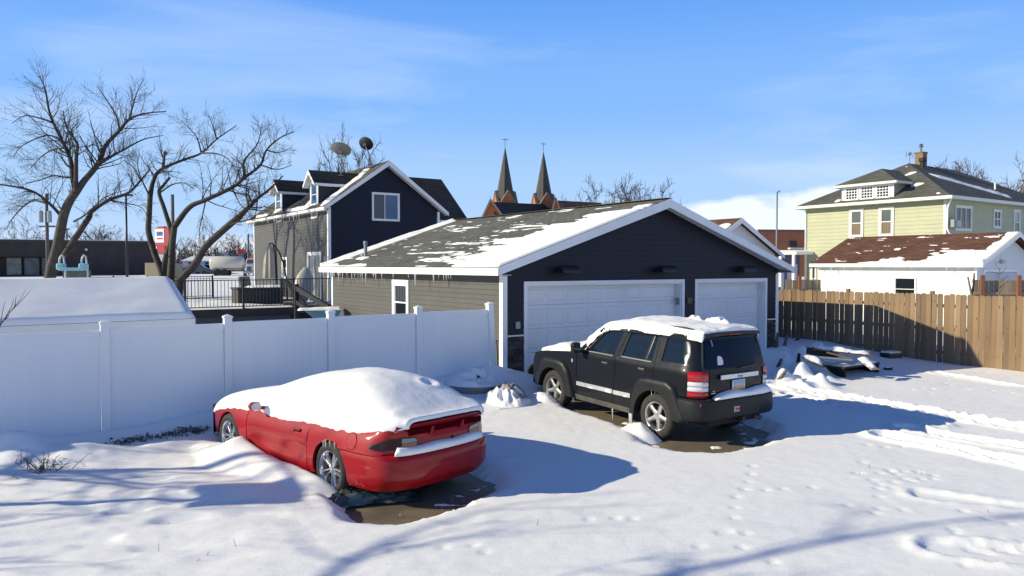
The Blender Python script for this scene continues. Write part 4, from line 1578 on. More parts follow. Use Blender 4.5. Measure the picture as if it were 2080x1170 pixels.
# roof, windscreen, bonnet
ring_rows = []
for x in np.linspace(1.36, -0.72, 22):
    zz = 1.715 + 0.02 * math.sin(math.pi * min(1, max(0, (1.36 - x) / 2.1)))
    row = []
    for t in np.linspace(-1, 1, 19):
        ye = s_half(min(x, 1.1) if x > -0.5 else -0.3, 1.70) + 0.002
        zc = zz + 0.055 * (1 - abs(t) ** 2.6) + (-0.05 * ((x - 1.05) / 0.31) ** 2 if x > 1.05 else 0) - (0.02 * ((-0.5 - x) / 0.22) ** 2 if x < -0.5 else 0)
        row.append((x + s_lean(x, 1.71), t * ye, zc))
    ring_rows.append(row)
loft('roof', ring_rows, PAINT_G, suv)
loft('windscreen', [[(1.37 + 0.05 * (1 - t * t), t * 0.735, 1.675 + 0.045 * (1 - t * t)) for t in np.linspace(-1, 1, 9)], [(1.85 + 0.12 * (1 - t * t), t * 0.82, 1.215 + 0.01 * (1 - t * t)) for t in np.linspace(-1, 1, 9)]], TINT, suv)
loft('bonnet', [[(x, t * (s_half(x, 1.1) - 0.01), zh + 0.05 * (1 - abs(t) ** 3)) for t in np.linspace(-1, 1, 13)] for x, zh in ((2.02, 1.165), (2.5, 1.13), (3.0, 1.075), (3.30, 1.02), (3.42, 0.96))], PAINT_G, suv)
for sx in (-1, 1):
    MB().beam((1.40, sx * 0.765, 1.655), (2.00, sx * 0.855, 1.18), 0.05, 0.06).build('windscreen_pillar', PAINT_G, suv, bevel=0.012)
# front end
fb = MB()
fb.prism(rounded([(3.20, -0.90), (3.50, -0.80), (3.62, -0.45), (3.64, 0), (3.62, 0.45), (3.50, 0.80), (3.20, 0.90)], 0.05) and [(x, y, 0.36) for x, y in ((3.20, -0.90), (3.50, -0.80), (3.62, -0.45), (3.64, 0), (3.62, 0.45), (3.50, 0.80), (3.20, 0.90))], (0, 0, 0.26))
fb.build('front_bumper', PLASTIC, suv, bevel=0.03)
gr = MB().box(3.30, 3.47, -0.76, 0.76, 0.62, 0.98).build('front_panel', PAINT_G, suv, bevel=0.03)
for k in range(7):
    MB().box(3.471, 3.48, -0.36 + k * 0.105, -0.30 + k * 0.105, 0.68, 0.94).build('grille_slot', DARKIN, gr)
for y in (-0.56, 0.56):
    MB().lathe([(0.001, 0.03), (0.09, 0.02), (0.115, 0), (0.115, -0.03)], 20, Matrix.Translation((3.475, y, 0.83)) @ Matrix.Rotation(R(90), 4, 'Y'), cap=False).build('headlamp', CLEARL, suv, smooth=True)
# tailgate with rear glass
gate = [(-0.745, 0.80), (0.745, 0.80), (0.745, 1.20), (0.70, 1.45), (0.655, 1.70), (-0.655, 1.70), (-0.70, 1.45), (-0.745, 1.20)]
rg = rounded([(-0.665, 1.235), (0.665, 1.235), (0.645, 1.40), (0.60, 1.655), (-0.60, 1.655), (-0.645, 1.40)], 0.05)
INR = Vector((1, 0, 0))
tg = panel('tailgate', gate, [rg], r_map, INR, PAINT_G, suv, step=0.06)
panel('rear_window', shrink(rg, 0.03), [], lambda y, z: (r_map(y, z)[0] - 0.012, y, z), INR, mat('rear_glass', (0.002, 0.008, 0.026), 0.05, spec=0.12), tg, step=0.10, thick=0.012)  # deep blue reflection put into the glass colour, specular kept low
panel('gate_lower', rounded([(-0.70, 0.83), (0.62, 0.83), (0.62, 1.205), (-0.70, 1.205)], 0.04), [], lambda y, z: (r_map(y, z)[0] - 0.006, y, z), INR, PAINT_G, tg, step=0.08, thick=0.006)
loft('roof_spoiler', [[(-0.56, t * 0.66, 1.765 + 0.02 * (1 - t * t)) for t in np.linspace(-1, 1, 11)], [(-0.73, t * 0.66, 1.765 + 0.02 * (1 - t * t)) for t in np.linspace(-1, 1, 11)], [(-0.775, t * 0.66, 1.745 + 0.02 * (1 - t * t)) for t in np.linspace(-1, 1, 11)],
                      [(-0.765, t * 0.655, 1.705 + 0.015 * (1 - t * t)) for t in np.linspace(-1, 1, 11)], [(-0.62, t * 0.655, 1.70) for t in np.linspace(-1, 1, 11)]], PAINT_G, suv)
MB().obox((-0.772, -0.04, 1.735), (0.012, 0.30, 0.028)).build('brake_lamp', mat('dim_red_lens', (0.16, 0.012, 0.012), 0.25), suv, bevel=0.004)
for y, tl_ in ((0.53, 0.10), (-0.60, 0.12)):
    MB().beam((r_map(y, 1.66)[0] - 0.03, y, 1.67), (r_map(y, 1.58)[0] - 0.028, y - 0.03, 1.57), 0.025, 0.014, up=(1, 0, 0)).build('glass_hinge', mat('hinge_grey', (0.16, 0.16, 0.16), 0.4), tg)
wa = MB().beam((-0.90, -0.02, 1.215), (-0.895, -0.46, 1.25), 0.02, 0.012, up=(1, 0, 0))
wa.build('wiper', BLACKM, tg)
xb = -0.895
bar = MB().prism(rounded([(xb, -0.46), (xb - 0.02, -0.46), (xb - 0.03, 0.0), (xb - 0.02, 0.44), (xb, 0.44)], 0.004) and [(xb, -0.46, 1.06), (xb - 0.028, -0.46, 1.06), (xb - 0.036, 0.0, 1.06), (xb - 0.028, 0.44, 1.06), (xb, 0.44, 1.06)], (0, 0, 0.075)).build('light_bar', SILVER, tg, bevel=0.006)
RX = Matrix(((0, 0, -1, 0), (-1, 0, 0, 0), (0, 1, 0, 0), (0, 0, 0, 1)))       # text plane facing backwards
text_mesh('Jeep', 0.065, mat('badge_grey', (0.16, 0.16, 0.16), 0.4), 'lettering', tg, Matrix.Translation((xb - 0.037, 0.0, 1.098)) @ RX)
pl = MB().obox((xb - 0.004, 0.0, 0.955), (0.008, 0.31, 0.155)).build('licence_plate', mat('plate_white', (0.62, 0.66, 0.68), 0.4), tg, bevel=0.003)
MB().obox((xb - 0.0085, 0.0, 1.005), (0.002, 0.29, 0.045)).build('plate_sky', mat('plate_blue', (0.18, 0.42, 0.62), 0.4), pl)
MB().obox((xb - 0.0085, 0.0, 0.900), (0.002, 0.29, 0.040)).build('plate_field', mat('plate_orange', (0.62, 0.27, 0.05), 0.4), pl)
rs = random.Random(8)
for k in range(7):
    m = MB()
    y = 0.108 - k * 0.036
    m.obox((xb - 0.009, y, 0.953), (0.002, 0.008, 0.058))
    if k % 2 == 0:
        m.obox((xb - 0.009, y - 0.009, 0.978), (0.002, 0.012, 0.008))
    if k % 3 != 1:
        m.obox((xb - 0.009, y - 0.009, 0.928), (0.002, 0.012, 0.008))
    m.build('plate_character', mat('plate_ink', (0.02, 0.05, 0.11), 0.5), pl)
text_mesh('4x4', 0.036, SILVER, 'badge', tg, Matrix.Translation((-0.872, 0.55, 0.885)) @ RX)
MB().obox((-0.872, 0.555, 0.856), (0.006, 0.10, 0.012)).build('badge_strip', SILVER, tg)
# sticker on the rear glass: a white patch with a torn left edge
sk = [(0.445, 1.285), (0.43, 1.33), (0.45, 1.345), (0.425, 1.36), (0.44, 1.375), (0.415, 1.42), (0.37, 1.415), (0.335, 1.40), (0.315, 1.34), (0.32, 1.285), (0.37, 1.28)]
panel('sticker', sk, [], lambda y, z: (r_map(y, z)[0] - 0.015, y, z), INR, mat('sticker_white', (0.62, 0.64, 0.68), 0.5, var=0.3, vscale=30), tg, step=0.03, thick=0.001)
# rear bumper
plan = catmull([(-0.50, 0.955, 0), (-0.66, 0.96, 0), (-0.82, 0.935, 0), (-0.93, 0.83, 0), (-0.985, 0.62, 0), (-1.005, 0.3, 0), (-1.01, 0.0, 0)], 6)
plan = plan + [Vector((p.x, -p.y, 0)) for p in reversed(plan[:-1])]
prof = [(-0.10, 0.435), (-0.02, 0.445), (0.0, 0.48), (0.004, 0.60), (0.0, 0.70), (-0.008, 0.745), (-0.035, 0.768), (-0.17, 0.775)]
rings = []
for i, p in enumerate(plan):
    t = (plan[min(i + 1, len(plan) - 1)] - plan[max(i - 1, 0)]).normalized()
    n_ = Vector((t.y, -t.x, 0))
    if n_.dot(Vector((p.x + 0.3, p.y, 0))) < 0:
        n_ = -n_
    rise = 0.03 * (1 - min(1, abs(p.y) / 0.6))
    rings.append([(p.x + n_.x * o_, p.y + n_.y * o_, z + (rise if z < 0.47 else 0)) for o_, z in prof])
bp = loft('rear_bumper', rings, PLASTIC, suv, angle=35)
MB().obox((-1.008, 0.16, 0.60), (0.004, 0.15, 0.105)).build('bumper_sticker', mat('sticker_red', (0.36, 0.06, 0.06), 0.5), bp)
MB().obox((-1.011, 0.16, 0.60), (0.003, 0.125, 0.08)).build('sticker_field', mat('sticker_pale', (0.52, 0.42, 0.42), 0.5, var=0.35, vscale=50), bp)
MB().obox((-1.013, 0.155, 0.60), (0.003, 0.09, 0.045)).build('sticker_print', mat('sticker_red', (0, 0, 0)), bp)
for y in (0.87, -0.87):
    MB().obox((-0.90, y, 0.715), (0.02, 0.07, 0.035), Matrix.Rotation(R(38 if y > 0 else -38), 3, 'Z')).build('reflector', CLEARL if y < 0 else REDL, bp)
# underside: floor pan, axle, exhaust, hitch
m = MB().box(-0.85, 3.3, -0.62, 0.62, 0.34, 0.72)
m.box(-0.93, 3.2, -0.70, 0.70, 0.72, 0.78)
m.build('floor_pan', DARKIN, suv)
m = MB().tube([(0, -0.75, 0.36), (0, 0.75, 0.36)], 0.05, 10)
m.lathe([(0.02, -0.13), (0.13, -0.06), (0.13, 0.06), (0.02, 0.13)], 12, Matrix.Translation((0, -0.1, 0.36)) @ Matrix.Rotation(R(90), 4, 'X'))
m.build('rear_axle', mat('axle_black', (0.015, 0.014, 0.013), 0.7), suv, smooth=False)
MB().tube([(0.5, -0.45, 0.40), (-0.5, -0.50, 0.40), (-0.94, -0.52, 0.37)], 0.035, 10).build('exhaust', mat('exhaust_steel', (0.10, 0.09, 0.08), 0.5, metal=0.5), suv, smooth=True)
m = MB().obox((-0.90, -0.05, 0.415), (0.16, 0.07, 0.07)).obox((-0.80, -0.05, 0.415), (0.06, 0.9, 0.06)).build('tow_hitch', BLACKM, suv)
# seats and wheel glimpsed as dark masses
MB().box(-0.7, 1.6, -0.68, 0.68, 0.80, 1.18).build('cabin', DARKIN, suv)
put_wheels(suv, (0.0, 2.69), 0.905, 0.37, 0.225, 0.232, 'five', ALLOY)
# snow: bonnet, windscreen and roof as one blanket, and a ledge on the bumper
path = [(3.36, 1.02), (3.25, 1.06), (3.0, 1.105), (2.5, 1.155), (2.15, 1.185), (2.0, 1.21), (1.86, 1.30), (1.62, 1.52), (1.45, 1.68), (1.32, 1.735), (1.15, 1.77), (0.8, 1.785), (0.3, 1.795), (-0.2, 1.795), (-0.5, 1.785), (-0.66, 1.765), (-0.735, 1.75)]
P_ = catmull([(a, 0, b) for a, b in path], 9)
ns, nt_ = len(P_), 61
S_, T_ = np.meshgrid(np.arange(ns), np.linspace(-1, 1, nt_), indexing='ij')
xs = np.array([p.x for p in P_])
zs = np.array([p.z for p in P_])
tx, tz = np.gradient(xs), np.gradient(zs)
ln = np.hypot(tx, tz)
nx_, nz_ = tz / ln, -tx / ln
half = np.interp(-xs, [-3.4, -3.2, -2.9, -2.1, -1.9, -1.5, -1.3, -0.8, 0.0, 0.6, 0.74], [0.66, 0.78, 0.84, 0.87, 0.86, 0.79, 0.76, 0.755, 0.735, 0.715, 0.70])
thk = np.interp(-xs, [-3.4, -3.2, -2.6, -2.0, -1.5, -1.2, 0.0, 0.5, 0.75], [0.05, 0.075, 0.095, 0.10, 0.06, 0.065, 0.06, 0.055, 0.045])
rag = 1 + 0.10 * fbm(S_ * 0.11 + 7 * (T_ > 0), T_ * 0 + 2.0 * (T_ > 0), 4, 5) + 0.03
Yy = half[:, None] * T_ * np.where(np.abs(T_) > 0.9, rag, 1)
edge = np.clip((1 - np.abs(T_)) / 0.10, 0, 1) ** 0.5
ends = np.clip(np.minimum(S_, ns - 1 - S_) / 3.0, 0, 1) ** 0.5
TH = thk[:, None] * edge * ends * (1 + 0.6 * fbm(xs[S_] * 3, Yy * 3, 4, 15)) + 0.018 * edge * ends - 0.012 * (edge * ends < 0.05)
lump = np.clip(fbm(xs[S_] * 5 + 1, Yy * 5, 3, 27) - 0.15, 0, 1) * (xs[S_] < 0.7) * (Yy < -0.25)
TH = TH + 0.16 * lump * edge
crown = np.where(xs[S_] < 1.3, 0.0, 0.0) - 0.045 * np.abs(T_) ** 2.6
drop = -0.06 * np.clip((np.abs(T_) - 0.93) / 0.07, 0, 1)
VX = xs[S_] + nx_[:, None] * TH
VZ = zs[S_] + nz_[:, None] * TH + crown + drop
np_mesh('roof_snow', np.stack([VX.ravel(), Yy.ravel(), VZ.ravel()], 1), grid_faces(ns, nt_), SNOW, suv)
m_rows = []
for y in np.linspace(0.60, -0.80, 40):
    f = max(0.0, min(1, (0.60 - y) / 0.16, (y + 0.80) / 0.05))
    h = (0.078 + 0.012 * math.sin(y * 9) + 0.022 * (y < 0.45) * max(0, 0.45 - y) / 1.2) * f ** 0.5
    xr_ = -0.985 + 0.10 * max(0, abs(y) - 0.5) ** 1.6 / 0.16 * 0.6
    m_rows.append([(xr_ + 0.015, y, 0.768), (xr_ - 0.008, y, 0.778 + h * 0.3), (xr_ + 0.012, y, 0.772 + h * 0.8), (xr_ + 0.045, y, 0.772 + h), (-0.885, y, 0.775 + h * 1.1), (-0.872, y, 0.77)])
loft('bumper_snow', m_rows, SNOW, suv, caps=True, angle=80)
# drips of ice under the sills
for (x, y, z, k) in ((2.12, 0.88, 0.33, 1), (1.05, 0.87, 0.30, 3), (0.56, 0.93, 0.35, 4), (0.50, 0.95, 0.33, 4), (0.10, 0.90, 0.83, 2), (0.03, 0.90, 0.84, 1)):
    o = link('icicle', ICICLES[k], suv)
    o.location = (x, y, z)
# ------------------------------------------------------------------ red coupe buried under snow
RED = mat('red_paint', (0.30, 0.004, 0.007), 0.5, spec=0.15, coat=0.6, var=0.14, vscale=1.6, dirt=((0.12, 0.008, 0.008), 0.5, 2.0))
coupe = thing('coupe', 'low red coupe under a thick dome of snow beside the white fence', 'car')
coupe.matrix_world = COUPE_M


def c_half(x, z):
    w = 0.928
    if z < 0.36:
        w -= 0.05 * ((0.36 - z) / 0.16) ** 2
    if z > 0.60:
        w -= 1.05 * (z - 0.60) ** 1.7
    k = max(0.0, min(1, (x - 0.45) / 0.3)) * max(0.0, min(1, (2.1 - x) / 0.3))
    w -= 0.022 * k * math.exp(-((z - 0.43) / 0.09) ** 2)
    w += 0.010 * math.exp(-((z - 0.30) / 0.05) ** 2) * k
    if x > 2.3:
        w -= 0.26 * ((x - 2.3) / 1.25) ** 2
    return w


def c_map(s):
    return lambda x, z: (x, s * c_half(x, z), z)


# plan line from the middle of the tail round the corner and forward; u runs along it
_pl = catmull([(-1.145, 0, 0), (-1.135, 0.3, 0), (-1.10, 0.55, 0), (-1.03, 0.72, 0), (-0.91, 0.845, 0), (-0.70, 0.905, 0), (-0.40, 0.926, 0), (0.0, 0.928, 0), (0.55, 0.928, 0)], 10)
_us = [0.0]
for a, b in zip(_pl[:-1], _pl[1:]):
    _us.append(_us[-1] + (b - a).length)
_px, _py = [p.x for p in _pl], [p.y for p in _pl]


def u_of(x):
    return float(np.interp(x, _px, _us))


SIDE_OFF = [(0.18, -0.07), (0.24, -0.030), (0.30, -0.008), (0.40, 0.0), (0.54, 0.0), (0.60, 0.005), (0.625, -0.010), (0.70, -0.020), (0.80, -0.052), (0.88, -0.10), (0.95, -0.16)]
REAR_OFF = [(0.18, -0.12), (0.24, -0.06), (0.30, -0.015), (0.40, 0.0), (0.56, 0.004), (0.605, -0.010), (0.640, -0.065), (0.66, -0.078), (0.80, -0.080), (0.84, -0.066), (0.90, -0.05), (0.95, -0.05)]


def q_map(u, z):
    s = 1 if u >= 0 else -1
    a = abs(u)
    x, y = float(np.interp(a, _us, _px)), float(np.interp(a, _us, _py))
    x1, y1 = float(np.interp(min(a + 0.02, _us[-1]), _us, _px)), float(np.interp(min(a + 0.02, _us[-1]), _us, _py))
    x0, y0 = float(np.interp(max(a - 0.02, 0), _us, _px)), float(np.interp(max(a - 0.02, 0), _us, _py))
    tx, ty = x1 - x0, y1 - y0
    l = math.hypot(tx, ty) or 1
    nx, ny = -ty / l, tx / l
    if a < 0.01:
        nx, ny = -1, 0
    w = max(0.0, min(1, (a - 0.72) / 0.42))
    w = w * w * (3 - 2 * w)
    off = interp(REAR_OFF, z) * (1 - w) + interp(SIDE_OFF, z) * w
    return (x + nx * off, s * (y + ny * off), z)


def q_in(u, z):
    p = Vector(q_map(u, z))
    d = Vector((0.2 - p.x if abs(u) < 1.2 else 0.0, -p.y, 0))
    return d.normalized()


CA = 0.355
IN1 = {1: Vector((0, -1, 0)), -1: Vector((0, 1, 0))}
for s in (1, -1):
    fm = c_map(s)
    panel('front_fender', [(2.03, 0.20), (2.22, 0.20)] + arc(2.57, 0.33, CA, 188, -8, 18) + [(3.30, 0.22), (3.48, 0.34), (3.52, 0.50), (3.40, 0.62), (3.0, 0.715), (2.5, 0.80), (2.03, 0.86)], [], fm, IN1[s], RED, coupe, step=0.05)
    d = panel('door', [(0.49, 0.22), (2.015, 0.22), (2.015, 0.86), (1.6, 0.885), (0.49, 0.90)], [], fm, IN1[s], RED, coupe, step=0.05)
    MB().obox((0.72, s * (c_half(0.72, 0.70) - 0.001), 0.70), (0.17, 0.012, 0.045)).build('handle_recess', mat('deep_red', (0.060, 0.003, 0.005), 0.9, spec=0.0), d)
    MB().obox((0.72, s * (c_half(0.72, 0.70) + 0.010), 0.715), (0.15, 0.018, 0.022)).build('handle', RED, d, bevel=0.006)
    MB().lathe([(0.001, 0.006), (0.013, 0.006), (0.016, 0)], 10, Matrix.Translation((0.80, s * (c_half(0.8, 0.68)), 0.675)) @ Matrix.Rotation(R(-90) * s, 4, 'X'), cap=False).build('lock', DARKIN, d)
    panel('belt_seal', [(0.49, 0.885), (1.95, 0.87), (1.95, 0.895), (0.49, 0.91)], [], lambda x, z: (x, s * (c_half(x, z) + 0.006), z), IN1[s], BLACKM, d, step=0.1, thick=0.03)
    us = u_of
    sg = 1 if s > 0 else -1
    q = [(us(0.478), 0.21), (us(0.478), 0.90), (us(0.0), 0.92), (us(-0.5), 0.935), (us(-0.9), 0.95), (1.02, 0.95), (0.93, 0.90), (0.90, 0.64), (us(-0.80), 0.628), (us(-0.37), 0.622)]
    aa = [(us(x), z) for x, z in arc(0, 0.33, CA, 124, -16, 14)]
    q = [(a * sg, b) for a, b in (q[:9] + [(us(-0.21), 0.625)] + aa)]
    panel('quarter_panel', q, [], q_map, q_in, RED, coupe, step=0.045)
    # fuel flap seam on the left, marker lamp and wheel well
    m = MB()
    pts = arc(2.57, 0.33, CA + 0.01, 0, 180, 14)
    for cx in (2.57, 0.0):
        pts = arc(cx, 0.33, CA + 0.012, 0, 180, 14)
        m = MB()
        for (x0, z0), (x1, z1) in zip(pts[:-1], pts[1:]):
            m.add([(x0, s * 0.895, z0), (x1, s * 0.895, z1), (x1, s * 0.5, z1), (x0, s * 0.5, z0)], [(0, 1, 2, 3)])
        m.poly([(x, s * 0.52, z) for x, z in pts])
        m.build('wheel_well', DARKIN, coupe)
    # mirror, snow packed on its back
    mr = MB()
    prof = rounded([(-0.08, -0.045), (0.06, -0.055), (0.085, 0.015), (0.04, 0.06), (-0.07, 0.05)], 0.025)
    mr.prism([(1.60, s * (1.00 + a), 0.90 + b) for a, b in prof], (0.09, 0, 0.0))
    mo = mr.build('mirror', RED, coupe, bevel=0.02)
    MB().obox((1.66, s * 0.90, 0.865), (0.08, 0.10, 0.045)).build('mirror_arm', RED, mo, bevel=0.012)
    MB().poly([(1.597, s * (1.00 + a * 0.9), 0.90 + b * 0.9) for a, b in (prof if s > 0 else prof[::-1])]).build('mirror_glass', mat('frosted_mirror', (0.55, 0.57, 0.60), 0.35), mo)
# fuel flap: a raised disc on the left quarter
fu, fz = u_of(-0.43), 0.74
panel('fuel_flap', arc(fu, fz, 0.092, 0, 350, 24), [], lambda u, z: tuple(Vector(q_map(u, z)) - Vector(q_in(u, z)) * 0.004), q_in, RED, coupe, step=0.04, thick=0.004)
panel('fuel_flap_seam', arc(fu, fz, 0.098, 0, 350, 24), [arc(fu, fz, 0.0925, 0, 350, 24)], lambda u, z: tuple(Vector(q_map(u, z)) - Vector(q_in(u, z)) * 0.0015), q_in, mat('deep_red', (0, 0, 0)), coupe, step=0.03, thick=0.001)
# rear bumper wraps from arch to arch
ue = u_of(-0.352)
bump = [(-ue, 0.20), (-u_of(-0.30), 0.26)] + []
bump = [(-ue, 0.21), (ue, 0.21), (u_of(-0.365), 0.33), (u_of(-0.352), 0.40), (u_of(-0.30), 0.52), (u_of(-0.235), 0.615), (u_of(-0.8), 0.62), (0.95, 0.632), (0.5, 0.640), (-0.5, 0.640), (-0.95, 0.632), (-u_of(-0.8), 0.62), (-u_of(-0.235), 0.615), (-u_of(-0.30), 0.52), (-u_of(-0.352), 0.40), (-u_of(-0.365), 0.33)]
bo = panel('rear_bumper', bump, [], q_map, q_in, RED, coupe, step=0.045)
panel('plate_recess', [(-0.36, 0.27), (-0.36, 0.47), (-0.35, 0.48), (0.40, 0.48), (0.41, 0.47), (0.41, 0.275)], [[(-0.345, 0.285), (-0.345, 0.465), (0.395, 0.465), (0.395, 0.285)]], lambda u, z: (q_map(u, z)[0] - 0.004, q_map(u, z)[1], z), INR, RED, bo, step=0.1, thick=0.004)
panel('side_marker', rounded([(u_of(-0.80), 0.475), (u_of(-0.66), 0.475), (u_of(-0.66), 0.505), (u_of(-0.80), 0.505)], 0.012), [], lambda u, z: tuple(Vector(q_map(u, z)) - Vector(q_in(u, z)) * 0.004), q_in, REDL, bo, step=0.05, thick=0.004)
# tail panel with the lamps
tp = panel('tail_panel', [(-1.00, 0.645), (1.00, 0.645), (1.02, 0.90), (0.9, 0.945), (-0.9, 0.945), (-1.02, 0.90)], [], q_map, q_in, RED, coupe, step=0.045)
SMOKE = mat('smoked_lens', (0.030, 0.005, 0.007), 0.15, spec=0.25, coat=0.15)
AMBER = mat('amber_lens', (0.42, 0.11, 0.02), 0.18, coat=0.5, var=0.15, vscale=50)
GREYL = mat('pale_lens', (0.22, 0.24, 0.23), 0.18, coat=0.5, var=0.15, vscale=50)


def lift(d):
    return lambda u, z: tuple(Vector(q_map(u, z)) - Vector(q_in(u, z)) * d)


for s in (1, -1):
    lens = [(1.12, 0.705), (1.03, 0.685), (0.75, 0.680), (0.45, 0.695), (0.415, 0.72), (0.415, 0.785), (0.45, 0.815), (0.65, 0.825), (0.88, 0.800), (1.05, 0.755)]
    lens = [(s * a, b) for a, b in lens]
    lp = panel('tail_lamp', lens, [], lift(0.006), q_in, BLACKM, coupe, step=0.04, thick=0.02)
    panel('lens', [(s * a, b) for a, b in [(1.09, 0.708), (1.02, 0.695), (0.75, 0.690), (0.645, 0.692), (0.645, 0.812), (0.87, 0.790), (1.03, 0.748)]], [], lift(0.012), q_in, SMOKE, lp, step=0.04, thick=0.008)
    panel('lens', [(s * a, b) for a, b in [(0.638, 0.755), (0.43, 0.757), (0.43, 0.78), (0.46, 0.803), (0.638, 0.812)]], [], lift(0.012), q_in, GREYL, lp, step=0.04, thick=0.008)
    panel('lens', [(s * a, b) for a, b in [(0.638, 0.693), (0.46, 0.706), (0.43, 0.725), (0.43, 0.750), (0.638, 0.749)]], [], lift(0.012), q_in, AMBER, lp, step=0.04, thick=0.008)
MB().obox((-1.075, -0.12, 0.725), (0.012, 0.018, 0.03)).build('boot_lock', DARKIN, coupe)
panel('boot_seam', [(-0.40, 0.672), (0.40, 0.672), (0.40, 0.678), (-0.40, 0.678)], [], lift(0.001), q_in, mat('deep_red', (0, 0, 0)), coupe, step=0.05, thick=0.001)
# spoiler standing on three feet over dark slots
wing_rows = []
for t in np.linspace(-1, 1, 31):
    y = t * 0.70
    xo = 0.11 * abs(t) ** 3
    zo = -0.02 * abs(t) ** 3
    wing_rows.append([(-0.90 + xo, y, 0.955 + zo), (-1.06 + xo, y, 0.985 + zo), (-1.135 + xo, y, 0.985 + zo), (-1.145 + xo, y, 0.965 + zo), (-1.10 + xo, y, 0.925 + zo), (-1.04 + xo, y, 0.918 + zo), (-0.92 + xo, y, 0.925 + zo)])
sp = loft('spoiler', wing_rows, RED, coupe, closed=True, caps=True, angle=50)
for y in (0.24, -0.24):
    MB().prism([(-1.112, y - 0.03, 0.82), (-1.112, y + 0.03, 0.82), (-1.145, y + 0.012, 0.925), (-1.145, y - 0.012, 0.925)], (0.045, 0, 0.0)).build('spoiler_foot', RED, sp, bevel=0.008)
MB().box(-1.104, -1.09, -0.58, 0.58, 0.852, 0.920).build('slot_shadow_panel', mat('deep_red', (0, 0, 0)), sp)
# body under the snow
zc_t = [(-1.12, 0.93), (-0.95, 0.95), (-0.75, 1.01), (-0.3, 1.19), (0.1, 1.28), (0.6, 1.29), (1.0, 1.24), (1.75, 0.97), (2.4, 0.89), (3.0, 0.79), (3.4, 0.66), (3.55, 0.52)]
ze_t = [(-1.12, 0.92), (-0.6, 0.90), (0.5, 0.88), (1.6, 0.86), (2.0, 0.84), (2.5, 0.78), (3.0, 0.70), (3.4, 0.60), (3.55, 0.50)]
rows = []
for x in np.linspace(-1.05, 3.52, 46):
    ze_, zc_ = interp(ze_t, x) - 0.01, interp(zc_t, x)
    he = c_half(x, ze_) - 0.02 - (0.10 * max(0, (-0.7 - x) / 0.4) ** 2)
    cab = max(0.0, 1 - abs(x - 0.35) / 1.5)
    p = 5 - 2.4 * cab
    rows.append([(x, t * he, ze_ + (zc_ - ze_) * (1 - abs(t) ** p) ** 0.85) for t in np.linspace(-1, 1, 21)])
loft('upper_body', rows, RED, coupe)
m = MB().box(-0.95, 3.3, -0.66, 0.66, 0.20, 0.62)
m.build('floor_pan', DARKIN, coupe)
loft('front_bumper', [[(3.45 + 0.28 * (1 - t * t) ** 0.5 * k, t * c_half(3.40, 0.5), z) for t in np.linspace(-1, 1, 17)] for z, k in ((0.20, 0.75), (0.30, 0.95), (0.45, 1.0), (0.56, 0.9), (0.62, 0.55), (0.66, 0.15))], RED, coupe)
put_wheels(coupe, (0.0, 2.57), 0.912, 0.33, 0.24, 0.222, 'double', CHROME)
# the dome of snow
sc_t = [(-1.13, 1.045), (-1.0, 1.065), (-0.8, 1.15), (-0.4, 1.315), (0.0, 1.405), (0.4, 1.43), (0.9, 1.38), (1.3, 1.285), (1.75, 1.13), (2.0, 1.065), (2.6, 0.97), (3.1, 0.86), (3.4, 0.74), (3.56, 0.58)]
se_t = [(-1.13, 1.010), (-1.0, 0.955), (-0.6, 0.865), (-0.17, 0.825), (0.5, 0.835), (1.0, 0.80), (1.4, 0.785), (1.7, 0.83), (1.98, 0.80), (2.4, 0.775), (2.9, 0.70), (3.3, 0.62), (3.56, 0.52)]
nx2, ny2 = 150, 81
xs = np.linspace(-1.125, 3.56, nx2)
ts = np.linspace(-1, 1, ny2)
SX, ST = np.meshgrid(xs, ts, indexing='ij')
k5 = np.ones(9) / 9
smooth_tab = lambda tab: np.convolve(np.pad(np.interp(xs, [t[0] for t in tab], [t[1] for t in tab]), 4, mode='edge'), k5, mode='valid')
scv, sev = smooth_tab(sc_t), smooth_tab(se_t)
sev = sev + 0.020 * fbm(xs * 2.2, xs * 0, 4, 3) + 0.022 * fbm(xs * 9, xs * 0, 4, 4)
sev2 = smooth_tab(se_t) + 0.02 * fbm(xs * 2.2, xs * 0, 4, 13)
E_ = np.where(ST > 0, sev[:, None], sev2[:, None])
hw = np.array([c_half(x, z) for x, z in zip(xs, sev)]) + 0.018
hw = hw - 0.13 * np.clip((-0.75 - xs) / 0.38, 0, 1) ** 2
cab = np.clip(1 - np.abs(xs - 0.35) / 1.55, 0, 1)
pw_ = (6.0 - 3.5 * cab + 12.0 * np.clip((-0.80 - xs) / 0.25, 0, 1))[:, None]
dome = (1 - np.abs(ST) ** pw_) ** (0.62 + 0.28 * cab[:, None])
SY = hw[:, None] * ST
SZ = E_ + (scv[:, None] - E_) * dome
SZ = SZ + 0.010 * fbm(SX * 1.6, SY * 1.6, 3, 21) * dome + 0.005 * fbm(SX * 6, SY * 6, 4, 22) * dome
r_ = np.hypot(SX + 0.42, SY + 0.32)
SZ = SZ - 0.03 * np.exp(-(r_ / 0.07) ** 2) + 0.012 * np.exp(-((r_ - 0.13) / 0.035) ** 2)
V = np.stack([SX.ravel(), SY.ravel(), SZ.ravel()], 1)
F = grid_faces(nx2, ny2)
